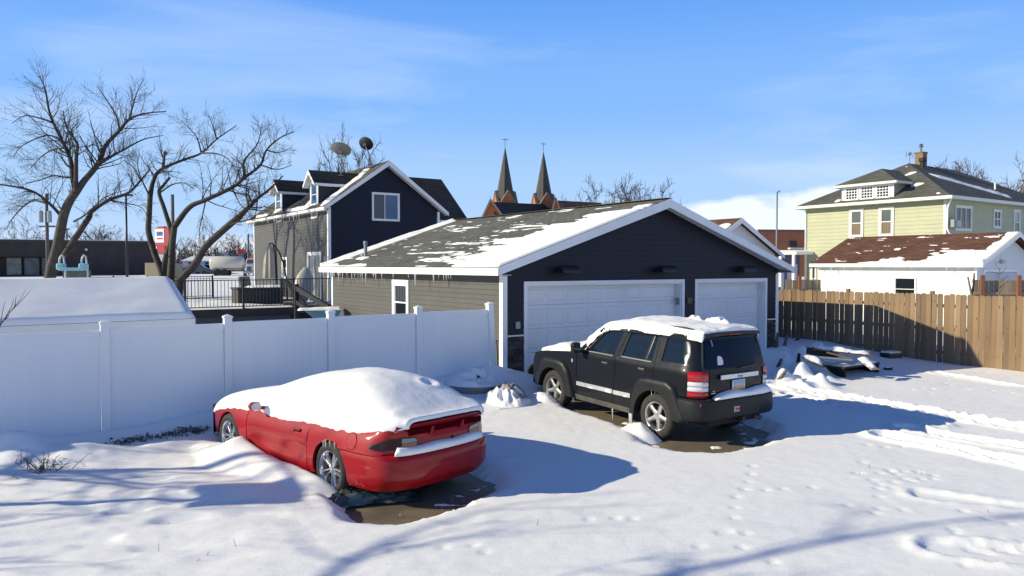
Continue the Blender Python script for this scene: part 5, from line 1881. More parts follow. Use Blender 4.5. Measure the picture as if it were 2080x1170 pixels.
# lip turning under along the rim
rim = [i * ny2 for i in range(nx2)] + [(nx2 - 1) * ny2 + j for j in range(1, ny2)] + [i * ny2 + ny2 - 1 for i in range(nx2 - 2, -1, -1)] + [j for j in range(ny2 - 2, 0, -1)]
lip = V[rim].copy()
lip[:, 2] -= 0.05
lip[:, 1] *= 0.95
lip[:, 0] += np.where(lip[:, 0] < -1.1, 0.02, 0)
base = len(V)
n_ = len(rim)
F2 = np.array([(rim[i], base + i, base + (i + 1) % n_, rim[(i + 1) % n_]) for i in range(n_)])
np_mesh('snow_cover', np.concatenate([V, lip]), np.concatenate([F, F2]), SNOW, coupe)
rows = []
for t in np.linspace(-0.66, 0.74, 44):
    f = max(0.02, min(1, (t + 0.66) / 0.03, (0.74 - t) / 0.03)) ** 0.5
    ed = q_map(t, 0.605)
    inn = q_map(t, 0.70)
    d = Vector((inn[0] - ed[0], inn[1] - ed[1], 0)).normalized()
    h = 0.085 * f + 0.006 * math.sin(t * 11)
    e = Vector((ed[0], ed[1], 0.625))
    rows.append([e + d * 0.005, e - d * 0.018 + Vector((0, 0, 0.02)), e - d * 0.012 + Vector((0, 0, h * 0.75)), e + d * 0.015 + Vector((0, 0, h)), e + d * 0.07 + Vector((0, 0, h * 1.08)), e + d * 0.072])
loft('bumper_snow', rows, SNOW, coupe, caps=True, angle=70)
for (x, z, k) in ((0.10, 0.66, 0), (0.05, 0.68, 1), (-0.04, 0.68, 0), (-0.14, 0.67, 0)):
    o = link('icicle', ICICLES[k], coupe)
    o.location = (x, 0.93, z + 0.01)
# ------------------------------------------------------------------ dark two-storey house behind the garage
HOUSE = Vector((-8.06, 32.5, 0))
house = thing('dormer_house', 'dark two-storey house with two gable dormers and a sliding glass door', 'house', HOUSE, ANG)
HW, HL, HE = 5.5, 11.85, 5.42
HS = 0.72                                      # roof slope
SHG_DARK = shingle_mat('dark_shingles', (0.040, 0.039, 0.038), (0.060, 0.058, 0.052), (0.02, 0.02, 0.02))
SHG_BRN = shingle_mat('olive_shingles', (0.075, 0.072, 0.060), (0.11, 0.105, 0.085), (0.04, 0.04, 0.034))
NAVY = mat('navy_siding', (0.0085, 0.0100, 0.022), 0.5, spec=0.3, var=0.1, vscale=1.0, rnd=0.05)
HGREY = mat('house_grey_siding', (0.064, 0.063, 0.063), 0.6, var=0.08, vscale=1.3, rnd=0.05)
m = MB()
zap = HE + HW / 2 * HS
m.prism([(0, 0, 0), (HW, 0, 0), (HW, 0, HE), (HW / 2, 0, zap), (0, 0, HE)], (0, HL, 0))
m.build('wall', NAVY, house)
siding(house, (0, 0, 0), X_, -Y_, lambda z: (max(0, (z - HE) / HS), HW - max(0, (z - HE) / HS)), 1.2, zap - 0.05, 0.15, [(2.04, 3.41, 4.86, 6.15), (0, 0.09, 0, HE - 0.05), (HW - 0.09, HW, 0, HE - 0.05)], NAVY)
siding(house, (0, 0, 0), Y_, -X_, lambda z: (0.09, HL - 0.09), 1.2, HE - 0.02, 0.15, [(0.84, 2.69, 1.0, 3.44), (5.78, 6.63, 2.15, 3.25), (1.17, 2.22, 5.0, 9), (6.5, 7.7, 5.2, 9)], HGREY)
for (x0, x1, y0, y1) in ((-0.03, 0.10, -0.03, -0.004), (-0.03, -0.004, -0.004, 0.10), (HW - 0.10, HW + 0.03, -0.03, -0.004), (-0.03, -0.004, HL - 0.10, HL + 0.03)):
    MB().box(x0, x1, y0, y1, 0.5, HE - 0.03).build('corner_board', WHITE, house)
BLUEGL = mat('sky_reflection_glass', (0.030, 0.095, 0.200), 0.06, spec=0.6)  # the sky's blue reflection is put into the pane colour
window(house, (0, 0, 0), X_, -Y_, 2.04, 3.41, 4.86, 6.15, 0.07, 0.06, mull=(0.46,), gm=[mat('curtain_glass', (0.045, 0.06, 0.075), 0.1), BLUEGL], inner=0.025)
window(house, (0, 0, 0), Y_, -X_, 5.78, 6.63, 2.15, 3.25, 0.11, 0.05, trans_=(0.48,), gm=[mat('blind_glass', (0.25, 0.25, 0.26), 0.3), GLASS], inner=0.03)
window(house, (0, 0, 0), Y_, -X_, 0.84, 2.69, 1.24, 3.44, 0.11, 0.07, mull=(0.52,), gm=[mat('green_blind_glass', (0.085, 0.125, 0.085), 0.15, var=0.2, vscale=2), mat('grey_blind_glass', (0.10, 0.12, 0.13), 0.12)], name='sliding_door', inner=0.05)
# roof with its white trim
oh = 0.32
ze_h, zr_h = HE + 0.10 - oh * HS + 0.10, zap + 0.20
slab('roof', [(-oh, -0.35, ze_h), (-oh, HL + 0.3, ze_h), (HW / 2, HL + 0.3, zr_h), (HW / 2, -0.35, zr_h)], 0.08, SHG_BRN, house)
slab('roof', [(HW + oh, HL + 0.3, ze_h), (HW + oh, -0.35, ze_h), (HW / 2, -0.35, zr_h), (HW / 2, HL + 0.3, zr_h)], 0.08, SHG_DARK, house)
MB().box(-oh - 0.03, -oh, -0.37, HL + 0.3, ze_h - 0.16, ze_h - 0.03).build('fascia', WHITE, house)
MB().box(-oh + 0.001, -0.005, -0.35, HL + 0.3, ze_h - 0.16, ze_h - 0.145).build('soffit', SOFF, house)
for sx in (-1, 1):
    xe = -oh - 0.02 if sx < 0 else HW + oh + 0.02
    a, b = Vector((xe, -0.375, ze_h - 0.03)), Vector((HW / 2, -0.375, zr_h - 0.02))
    MB().prism([a, b, b - Vector((0, 0, 0.22)), a - Vector((0, 0, 0.17))], (0, 0.024, 0)).build('rake_board', WHITE, house)
    a, b = a + Vector((0, 0.025, -0.14)), b + Vector((0, 0.025, -0.19))
    MB().prism([a, b, b + Vector((0, 0, 0.012)), a + Vector((0, 0, 0.012))], (0, 0.345, 0)).build('soffit', SOFF, house)


def dormer(parent, y0, y1, x_face, zb, zt_, zroof):
    """gable dormer on the left slope: narrow windowed face, cheek walls, its own ridge running back into the roof"""
    yc = (y0 + y1) / 2
    w = (y1 - y0) / 2
    ap = zt_ + w * 0.85
    xb = (ap - ze_h) / HS + 0.2 - oh
    d = MB()
    d.prism([(x_face, y0, zb), (x_face, y1, zb), (x_face, y1, zt_), (x_face, yc, ap), (x_face, y0, zt_)], (min(xb, HW / 2 - 0.1) - x_face, 0, 0))
    do = d.build('dormer', mat('dormer_navy', (0.020, 0.021, 0.030), 0.6), parent)
    o_ = 0.22
    for s in (-1, 1):
        ye = yc + s * (w + o_)
        zee = zt_ - o_ * 0.85 + 0.10
        zap_ = ap + 0.10
        c = [(x_face - 0.28, ye, zee), (HW / 2, ye, zee), (HW / 2, yc, zap_), (x_face - 0.28, yc, zap_)]
        slab('dormer_roof', c if s < 0 else [c[1], c[0], c[3], c[2]], 0.07, SHG_DARK, do)
        a, b = Vector((x_face - 0.30, ye + s * 0.01, zee - 0.02)), Vector((x_face - 0.30, yc, zap_ - 0.01))
        MB().prism([a, b, b - Vector((0, 0, 0.17)), a - Vector((0, 0, 0.13))], (0.024, 0, 0)).build('dormer_rake', WHITE, do)
        MB().box(x_face - 0.28, (zee - ze_h) / HS - oh + 0.15, min(ye, ye - s * 0.02), max(ye, ye - s * 0.02), zee - 0.14, zee - 0.015).build('dormer_fascia', WHITE, do)
        a = Vector((x_face - 0.275, ye, zee - 0.13))
        b = Vector((x_face - 0.275, yc, zap_ - 0.14))
        MB().prism([a, b, b + Vector((0, 0, 0.01)), a + Vector((0, 0, 0.01))], (0.27, 0, 0)).build('dormer_soffit', SOFF, do)
    for yy in (y0, y1 - 0.10):
        MB().box(x_face - 0.03, x_face - 0.003, yy, yy + 0.10, zb - 0.3, zt_ + 0.02).build('dormer_corner', WHITE, do)
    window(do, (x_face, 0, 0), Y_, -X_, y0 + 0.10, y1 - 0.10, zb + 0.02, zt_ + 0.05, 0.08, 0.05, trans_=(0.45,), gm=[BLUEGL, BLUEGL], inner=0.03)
    window(do, (x_face, 0, 0), Y_, -X_, y0 + 0.10, y1 - 0.10, zb - 0.55, zb - 0.02, 0.06, 0.03, gm=mat('grey_panel', (0.2, 0.2, 0.21), 0.5), inner=0.02)


dormer(house, 1.17, 2.22, -0.02, 5.52, 6.62, 0)
dormer(house, 6.50, 7.62, -0.02, 5.62, 6.68, 0)
hs_l = math.hypot(1, HS)


def h_snow(U, V):
    st = fbm(U * 1.1, V * 1.6, 4, 17)

    def streak(u0, v0, u1, v1, w):
        du, dv = u1 - u0, v1 - v0
        t = np.clip(((U - u0) * du + (V - v0) * dv) / (du * du + dv * dv), 0, 1)
        return 0.10 - 0.10 * np.hypot(U - u0 - t * du, V - v0 - t * dv) / w
    t = np.maximum.reduce([streak(0.45, 0.35, 0.85, 1.5, 0.30), streak(0.95, 1.75, 1.0, 2.4, 0.26), streak(1.2, 2.75, 1.5, 3.2, 0.22), streak(3.2, 0.6, 4.4, 1.9, 0.34), streak(2.6, 0.2, 5.6, 0.3, 0.16),
                           streak(7.9, 0.4, 8.6, 1.1, 0.3), streak(9.0, 0.2, 11.0, 0.25, 0.12)])
    return t + 0.045 * st


slope_snow('roof_snow', house, (-oh, -0.3, ze_h + 0.001), (0, 1, 0), (1 / hs_l, 0, HS / hs_l), 11.6, 3.4, h_snow, 200, 70)
icicles(house, (-oh - 0.015, 2.4, ze_h - 0.16), (-oh - 0.015, 11.9, ze_h - 0.16), 26, random.Random(6), (2, 2, 3, 3, 3))
# right wing: its roof plane faces the yard
wx0, wx1, wy0, wy1 = HW, HW + 3.0, 3.0, 8.5
m = MB()
m.prism([(wx1, wy0 + 0.1, 0), (wx1, wy1, 0), (wx1, wy1, 5.3), (wx1, (wy0 + wy1) / 2, 7.45), (wx1, wy0 + 0.1, 5.3)], (-3.0, 0, 0))
m.build('wing_wall', NAVY, house)
slab('wing_roof', [(HW - 1.2, wy0 - 0.3, 5.22), (wx1 + 0.3, wy0 - 0.3, 5.22), (wx1 + 0.3, (wy0 + wy1) / 2, 7.72), (HW - 2.6, (wy0 + wy1) / 2, 7.72)], 0.08, SHG_DARK, house)
slab('wing_roof', [(wx1 + 0.3, wy1 + 0.3, 5.22), (HW - 1.2, wy1 + 0.3, 5.22), (HW - 2.6, (wy0 + wy1) / 2, 7.72), (wx1 + 0.3, (wy0 + wy1) / 2, 7.72)], 0.08, SHG_DARK, house)
MB().box(HW + 0.34, wx1 + 0.3, wy0 - 0.33, wy0 - 0.3, 5.06, 5.20).build('wing_fascia', WHITE, house)
slope_snow('wing_snow', house, (HW + 0.1, wy0 - 0.3, 5.221), (1, 0, 0), (0, 3.05, 2.5), 2.4, 2.2, lambda U, V: 0.16 - 0.30 * np.hypot((U - 0.9) / 1.1, V / 0.9) + 0.05 * fbm(U * 3, V * 3, 3, 8), 50, 40)


# ------------------------------------------------------------------ satellite dishes on that roof
def dish(label, foot, centre, rx, face, colour, back):
    foot, centre = Vector(foot), Vector(centre)
    t = thing('satellite_dish', label, 'satellite dish', foot)
    f = Vector(face).normalized()
    q = f.to_track_quat('Z', 'Y').to_matrix().to_4x4()
    c = centre - foot
    prof = [(rx * k / 8, 0.30 * rx * (k / 8) ** 2) for k in range(9)]
    prof[0] = (0.001, 0)
    m = MB().lathe(prof, 28, Matrix.Translation(c) @ q @ Matrix.Diagonal((1.0, 0.92, 1, 1)), cap=False)
    m.lathe([(r_, z - 0.012) for r_, z in prof], 28, Matrix.Translation(c) @ q @ Matrix.Diagonal((1.0, 0.92, 1, 1)), cap=False)
    m.build('reflector', colour, t, smooth=True)
    bk = c - f * 0.06
    MB().tube([(0, 0, 0), (0.02, 0.0, 0.18), c * 0.62 + Vector((0.05, 0, 0.0)), bk], [0.028, 0.028, 0.026, 0.03], 8).build('mast', back, t, smooth=True)
    MB().obox(bk, (0.16, 0.16, 0.14)).build('bracket', back, t)
    arm_end = c + f * 0.5 - Vector((0, 0, 0.22))
    MB().tube([bk - Vector((0, 0, rx * 0.9)), arm_end], 0.012, 6).build('feed_arm', back, t)
    MB().obox(arm_end, (0.09, 0.06, 0.06)).build('feed_horn', back, t)
    MB().obox((0, 0, 0.0), (0.2, 0.2, 0.03)).build('foot_plate', back, t)
    return t


DISHG = mat('dish_shaded_grey', (0.19, 0.185, 0.165), 0.55, var=0.08, vscale=4)  # grey lowered so the colour carries the shade on its back
DISHB = mat('dish_black', (0.012, 0.013, 0.018), 0.5)


def house_pt(x, y, z):
    return HOUSE + EX * x + EY * y + Vector((0, 0, z))


STEEL = mat('dish_steel', (0.16, 0.16, 0.15), 0.5)
f1 = house_pt(1.15, 1.45, 6.98)
dish('pale grey satellite dish with its back to the yard on a dormer roof', f1, f1 + Vector((0.0, -0.05, 1.12)), 0.48, (0.12, 0.55, 0.82), DISHG, STEEL)
f2 = house_pt(-0.32 + 4.0 / math.hypot(1, HS), 2.15, ze_h + 4.0 / math.hypot(1, HS) * HS)
dish('black satellite dish on a bent mast near the ridge of the dark house', f2, f2 + Vector((-0.25, 0, 0.95)), 0.37, (0.25, 0.80, 0.50), DISHB, STEEL)

# ------------------------------------------------------------------ deck with black railing beside the house
DECKB = mat('deck_brown', (0.038, 0.028, 0.024), 0.7, var=0.3, vscale=4, stretch=(0.2, 1, 1))
deck = thing('deck', 'raised brown deck with black metal railing along the grey house wall', 'deck', HOUSE, ANG)
DZ = 1.18
m_x0, m_x1, m_y0, m_y1 = -9.0, -0.05, -2.5, 9.0
k = 0
y = m_y0
plank = MB().box(m_x0, m_x1, 0, 0.14, DZ - 0.035, DZ).mesh('plank', DECKB)
while y < m_y1:
    o = link('plank', plank, deck)
    o.location = (0, y, 0)
    y += 0.15
MB().box(m_x0, m_x1 - 2.3, m_y0 - 0.03, m_y0 - 0.002, DZ - 0.30, DZ + 0.0).build('rim_joist', DECKB, deck)
for x in (-8.9, -6.2, -4.3, -2.4):
    MB().box(x - 0.07, x + 0.07, m_y0 + 0.05, m_y0 + 0.19, 0, DZ - 0.04).build('leg', DECKB, deck)
# corrugated skirt under the rim
m = MB()
nn = 26
for i in range(nn):
    z0, z1 = 0.30 + 0.58 * i / nn, 0.30 + 0.58 * (i + 1) / nn
    o0, o1 = 0.03 * math.sin(i * 1.57), 0.03 * math.sin((i + 1) * 1.57)
    m.add([(m_x0, m_y0 + 0.02 + o0, z0), (-2.5, m_y0 + 0.02 + o0, z0), (-2.5, m_y0 + 0.02 + o1, z1), (m_x0, m_y0 + 0.02 + o1, z1)], [(0, 1, 2, 3)])
m.build('skirt', mat('corrugated_grey', (0.20, 0.20, 0.21), 0.5, metal=0.2), deck)
rail_z = DZ + 1.08
BAL = MB().box(-0.009, 0.009, -0.009, 0.009, DZ + 0.08, rail_z - 0.02).mesh('baluster', BLACKM)


def railing(a, b, posts, gap=0.115):
    a, b = Vector((*a, 0)), Vector((*b, 0))
    d = b - a
    for p in posts:
        q = a + d * p
        MB().box(q.x - 0.035, q.x + 0.035, q.y - 0.035, q.y + 0.035, DZ - 0.3, rail_z + 0.06).build('rail_post', BLACKM, deck)
    for z in (DZ + 0.08, rail_z):
        MB().beam(a + Z_ * z, b + Z_ * z, 0.04, 0.035).build('rail', BLACKM, deck)
    n = int(d.length / gap)
    for i in range(1, n):
        o = link('baluster', BAL, deck)
        o.location = a + d * (i / n)


railing((-9.0, m_y0 + 0.05), (-2.35, m_y0 + 0.05), (0, 0.40, 0.71, 1.0), 0.13)
railing((-2.35, m_y0 + 0.05), (-2.35, m_y0 + 1.6), (1.0,), 0.13)
railing((-2.35, m_y0 + 1.6), (-0.10, m_y0 + 1.6), (1.0,), 0.13)
railing((-9.0, 8.6), (-3.0, 8.6), (0, 0.25, 0.5, 0.75, 1.0), 0.14)
slope_snow('deck_snow', deck, (m_x0, m_y0, DZ + 0.001), (1, 0, 0), (0, 1, 0), 8.9, 9.0, lambda U, V: 0.06 + 0.07 * fbm(U * 0.8, V * 0.8, 4, 3) - 0.25 * sstep(6.6, 6.9, U) * sstep(1.6, 1.4, V), 70, 70)
# steps down to the yard with a black rail
for i in range(5):
    MB().box(-2.2, -0.9, m_y0 + 1.3 - (i + 1) * 0.28, m_y0 + 1.3 - i * 0.28, DZ - 0.2 - i * 0.18, DZ - 0.16 - i * 0.18).build('step', DECKB, deck)
MB().beam((-2.28, m_y0 + 1.25, rail_z - 0.05), (-2.28, m_y0 - 1.2, rail_z - 1.0), 0.09, 0.14).build('stair_rail', BLACKM, deck)
p0 = at(601, 584, 26.0)
p1 = at(668, 625, 24.2)
hl = lambda p: Vector(((p - HOUSE).dot(EX), (p - HOUSE).dot(EY), p.z))
MB().beam(hl(p0), hl(p1), 0.10, 0.16).build('stair_rail', BLACKM, deck)
MB().beam(hl(at(601, 612, 26.0)), hl(at(655, 650, 24.4)), 0.08, 0.14).build('stair_stringer', BLACKM, deck)
q = hl(at(602, 580, 26.0))
MB().box(q.x - 0.07, q.x + 0.07, q.y - 0.07, q.y + 0.07, 0.1, q.z + 0.05).build('stair_post', BLACKM, deck)
q = hl(at(668, 622, 24.2))
MB().box(q.x - 0.05, q.x + 0.05, q.y - 0.05, q.y + 0.05, 0.1, q.z + 0.05).build('stair_post', BLACKM, deck)


# ------------------------------------------------------------------ things standing on the deck
def on_deck(px, py, depth):
    p = at(px, py, depth)
    return (p.x, p.y, DZ + 0.02)


u0 = on_deck(548, 570, 33.0)
um = thing('patio_umbrella', 'closed beige cantilever umbrella on a curved black mast on the deck', 'umbrella', u0)
FAB = mat('beige_canvas', (0.46, 0.41, 0.33), 0.85, var=0.12, vscale=3, stretch=(1, 1, 0.2))
rows = []
for z, r_ in ((1.05, 0.25), (1.3, 0.24), (1.7, 0.22), (2.1, 0.18), (2.35, 0.13), (2.52, 0.05)):
    rows.append([(r_ * (1 + 0.22 * (k % 2)) * math.cos(k * math.pi / 8), r_ * (1 + 0.22 * (k % 2)) * math.sin(k * math.pi / 8), z) for k in range(16)])
loft('canopy', rows, FAB, um, closed=True, caps=True, angle=25)
MB().tube([(0.75, 0.1, 0), (0.72, 0.1, 1.0), (0.60, 0.08, 1.7), (0.40, 0.05, 2.25), (0.15, 0.02, 2.58), (0, 0, 2.60), (0, 0, 2.45)], 0.035, 8).build('mast', BLACKM, um, smooth=True)
MB().tube([(0.30, 0.04, 1.0), (0.26, 0.04, 2.1), (0.16, 0.02, 2.5)], 0.03, 8).build('pole', BLACKM, um, smooth=True)
MB().box(0.35, 1.15, -0.3, 0.5, 0, 0.10).build('base', BLACKM, um, bevel=0.02)
# hot tub like wicker chest with its cover
c0 = on_deck(522, 600, 31.0)
ch = thing('deck_box', 'dark wicker storage chest with a snowy lid behind the railing', 'storage box', c0, ANG)
WICK = mat('dark_wicker', (0.035, 0.032, 0.030), 0.7, var=0.4, vscale=25, bump=0.5, bscale=60)
MB().box(-0.9, 0.95, -0.5, 0.5, 0, 0.62).build('body', WICK, ch, bevel=0.02)
MB().box(-0.95, 1.0, -0.55, 0.55, 0.625, 0.70).build('lid', mat('chest_lid', (0.03, 0.03, 0.035), 0.6), ch, bevel=0.02)
slope_snow('lid_snow', ch, (-0.95, -0.55, 0.701), (1, 0, 0), (0, 1, 0), 1.95, 1.1, lambda U, V: 0.06 + 0.06 * fbm(U * 2, V * 2, 3, 3) - 0.10 * sstep(0.7, 0.3, U), 30, 24)
c1 = on_deck(508, 596, 32.4)
pc = thing('patio_chair', 'tan cushioned patio chair with high back beside the wicker chest', 'chair', c1, ANG + 0.5)
TAN = mat('tan_cushion', (0.26, 0.225, 0.17), 0.85, var=0.15, vscale=4)
MB().obox((0, 0.28, 0.72), (0.62, 0.14, 0.85), Matrix.Rotation(R(-14), 3, 'X')).build('back_cushion', TAN, pc, bevel=0.05)
MB().box(-0.31, 0.31, -0.3, 0.25, 0.36, 0.50).build('seat_cushion', TAN, pc, bevel=0.04)
for sx in (-0.33, 0.33):
    MB().box(sx - 0.03, sx + 0.03, -0.3, 0.3, 0.60, 0.64).build('arm', BLACKM, pc)
    for sy in (-0.28, 0.28):
        MB().box(sx - 0.02, sx + 0.02, sy - 0.02, sy + 0.02, 0, 0.60).build('leg', BLACKM, pc)
# pale boat leaning on the wall by the sliding door
b0 = Vector(on_deck(611, 606, 31.2))
bt = thing('kayak', 'pale cream kayak leaning upright against the house beside the glass door', 'kayak', b0)
top = at(622, 544, 31.8)
ax = (top - b0)
L_ = ax.length
ax.normalize()
sd = ax.cross(Vector((0.3, -0.95, 0))).normalized()
fr = sd.cross(ax)
rows = []
for i in range(15):
    t = i / 14
    w = 0.36 * math.sin(math.pi * min(0.97, max(0.06, t))) ** 0.6 + 0.02
    row = []
    for k in range(14):
        a = 2 * math.pi * k / 14
        row.append(ax * (L_ * t) + sd * (w * math.cos(a)) + fr * (0.42 * w * math.sin(a) + 0.10 * math.sin(math.pi * t)))
    rows.append(row)
HULL = mat('cream_hull', (0.50, 0.47, 0.38), 0.5, var=0.12, vscale=2)
loft('hull', rows, HULL, bt, closed=True, caps=True, angle=60)
MB().tube([ax * (L_ * t) + sd * (0.37 * math.sin(math.pi * min(0.97, max(0.06, t))) ** 0.6 + 0.02) for t in np.linspace(0.04, 0.96, 15)], 0.02, 6).build('gunwale', mat('hull_edge', (0.30, 0.29, 0.25), 0.5), bt)
# small teal bin lid by the garage corner
tb = at(655, 628, 23.0)
te = thing('toy_slide', 'teal plastic play slide with snow on it beside the garage back corner', 'slide', (tb.x, tb.y, 0.15), 0.3)
TEAL = mat('teal_plastic', (0.06, 0.20, 0.27), 0.45)
MB().prism([(-0.55, -0.25, 1.28), (0.55, -0.25, 1.28), (0.45, -0.25, 1.02), (-0.25, -0.25, 1.02)], (0, 0.5, 0)).build('chute', TEAL, te, bevel=0.03)
for sx in (-0.2, 0.4):
    MB().box(sx - 0.05, sx + 0.05, -0.2, 0.2, 0, 1.03).build('leg', TEAL, te)
slope_snow('snow_cap', te, (-0.75, -0.3, 1.282), (1, 0, 0), (0, 1, 0), 1.35, 0.6, lambda U, V: 0.07 + 0.03 * fbm(U * 3, V * 3, 2, 3), 20, 10)

# ------------------------------------------------------------------ shed behind the white fence
B0 = Vector((-6.52, 15.0, 0))
sang = ANG + R(4)
shed = thing('shed', 'low shed behind the white fence with its whole roof under smooth snow', 'shed', B0, sang)
SH = mat('shed_grey', (0.25, 0.26, 0.27), 0.6, var=0.1)
SL = 8.5
SWD, SRZ = 1.8, 2.49
MB().prism([(-0.15, 0.2, 0), (-0.15, 3.4, 0), (-0.15, 3.4, 1.74), (-0.15, SWD, SRZ - 0.1), (-0.15, 0.2, 1.74)], (-SL, 0, 0)).build('wall', SH, shed)
for s in (-1, 1):
    y0, y1 = (0.0, SWD) if s < 0 else (2 * SWD, SWD)
    c = [(-SL - 0.3, y0, 1.74), (0.05, y0, 1.74), (0.05, y1, SRZ), (-SL - 0.3, y1, SRZ)]
    slab('roof', c if s < 0 else [c[1], c[0], c[3], c[2]], 0.05, SHG_DARK, shed)
MB().box(-SL - 0.3, 0.06, -0.025, 0.0, 1.58, 1.725).build('fascia', WHITE, shed)
a, b = Vector((0.055, -0.02, 1.73)), Vector((0.055, SWD, SRZ - 0.005))
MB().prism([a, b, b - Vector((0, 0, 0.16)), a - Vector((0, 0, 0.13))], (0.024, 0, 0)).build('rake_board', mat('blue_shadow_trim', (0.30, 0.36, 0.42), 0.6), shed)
shl = math.hypot(SWD, SRZ - 1.74)


def shed_snow(U, V):
    e = np.minimum(np.minimum(U, SL + 0.35 - U), V)
    return 0.10 * np.clip(e / 0.10, 0, 1) ** 0.5 + 0.02 * fbm(U * 0.8, V * 1.2, 3, 4) - 0.0 * V


slope_snow('roof_snow', shed, (-SL - 0.32, -0.02, 1.735), (1, 0, 0), (0, SWD, SRZ - 1.74), SL + 0.39, shl, shed_snow, 150, 40)

# ------------------------------------------------------------------ pool ladder with slide rails beyond the shed
pl0 = at(150, 575, 24.0)
pool = thing('pool_slide', 'teal topped pool slide ladder with two white hoop handrails', 'pool slide', (pl0.x, pl0.y, 0), 0.2)
PWHITE = mat('white_tube', (0.62, 0.66, 0.68), 0.35)
PTEAL = mat('pool_teal', (0.30, 0.58, 0.62), 0.5)
zt_p = at(150, 543, 24).z
for sx in (-0.33, 0.33):
    MB().tube([(sx - 0.10, 0, zt_p + 0.0), (sx - 0.08, 0, zt_p + 0.28), (sx - 0.02, 0, zt_p + 0.40), (sx + 0.04, 0, zt_p + 0.36), (sx + 0.12, -0.1, zt_p - 0.1), (sx + 0.20, -0.3, 0.4), (sx + 0.22, -0.35, 0)], 0.03, 8).build('handrail', PWHITE, pool, smooth=True)
    MB().obox((sx - 0.03, 0, zt_p + 0.02), (0.24, 0.3, 0.22)).build('side_cap', PTEAL, pool, bevel=0.05)
MB().obox((0.0, 0, zt_p - 0.06), (0.75, 0.4, 0.10)).build('platform', PTEAL, pool, bevel=0.02)
MB().prism([(-0.42, 0.1, 0), (0.36, 0.1, 0), (0.32, 0.1, zt_p - 0.11), (-0.36, 0.1, zt_p - 0.11)], (0, 0.5, 0)).build('body', mat('pool_olive', (0.13, 0.135, 0.115), 0.6, var=0.3, vscale=3), pool)
for z in (0.5, 0.85, 1.2, 1.55, 1.9):
    MB().box(-0.3, 0.42, -0.12, -0.02, z, z + 0.04).build('tread', PWHITE, pool)
# ------------------------------------------------------------------ green two-storey house on the right
GH = Vector((24.6, 42.0, 0))
gh = thing('green_house', 'pale green two-storey house with hip roof and a dormer of three gridded windows', 'house', GH, ANG)
LIME = mat('pale_green_siding', (0.385, 0.39, 0.255), 0.6, var=0.05, vscale=1.0, rnd=0.03)
CREAM = mat('cream_trim', (0.66, 0.66, 0.60), 0.5, var=0.04)
GWX, GLY, GHE = 15.0, 8.87, 6.62
MB().box(0, GWX, 0, GLY, 0, GHE).build('wall', LIME, gh)
wl_lit = [(2.94, 3.88, 4.57, 6.37), (4.85, 5.79, 4.57, 6.37)]
siding(gh, (0, 0, 0), Y_, -X_, lambda z: (0.09, GLY - 0.09), 1.2, GHE - 0.02, 0.235, wl_lit + [(0.0, 0.09, 0, 9), (8.05, 8.45, 1.0, 2.9)], LIME, lap=0.022)
siding(gh, (0, 0, 0), X_, -Y_, lambda z: (0.09, GWX - 0.09), 3.2, GHE - 0.02, 0.235, [(1.02, 3.04, 4.84, 6.31), (5.82, 6.86, 5.10, 6.26), (8.6, 9.55, 4.75, 6.38)], LIME, lap=0.022)
for (x0, x1, y0, y1) in ((-0.04, 0.10, -0.04, -0.005), (-0.04, -0.005, -0.005, 0.10), (-0.04, -0.005, GLY - 0.10, GLY + 0.04)):
    MB().box(x0, x1, y0, y1, 0.3, GHE).build('corner_board', CREAM, gh)
CURT = mat('curtain_amber', (0.20, 0.13, 0.06), 0.4, col2=(0.06, 0.05, 0.04), vscale=4, stretch=(1, 4, 0.2))
for (a, b, c, d) in wl_lit:
    window(gh, (0, 0, 0), Y_, -X_, a, b, c, d, 0.13, 0.07, trans_=(0.5,), fm=CREAM, gm=[CURT, mat('grey_sash_glass', (0.10, 0.12, 0.12), 0.1)], inner=0.05, sill=True)
window(gh, (0, 0, 0), Y_, -X_, 8.05, 8.45, 1.0, 2.9, 0.08, 0.06, trans_=(0.5,), fm=CREAM)
window(gh, (0, 0, 0), X_, -Y_, 1.02, 3.04, 4.84, 6.31, 0.10, 0.07, mull=(0.33, 0.66), fm=CREAM, inner=0.05)
window(gh, (0, 0, 0), X_, -Y_, 5.82, 6.86, 5.10, 6.26, 0.10, 0.07, mull=(0.5,), trans_=(0.5,), fm=CREAM, inner=0.05)
window(gh, (0, 0, 0), X_, -Y_, 8.6, 9.55, 4.75, 6.38, 0.12, 0.07, trans_=(0.5,), fm=CREAM, gm=[GLASS, mat('bright_pane', (0.28, 0.32, 0.36), 0.15)], inner=0.05)
ac = MB().box(0.12, 0.98, -0.42, -0.03, 4.98, 5.42).build('air_conditioner', mat('ac_grey', (0.24, 0.25, 0.24), 0.5), gh, bevel=0.02)
MB().box(0.45, 0.92, -0.43, -0.421, 5.03, 5.37).build('grille', mat('ac_grille', (0.45, 0.46, 0.46), 0.5), ac)
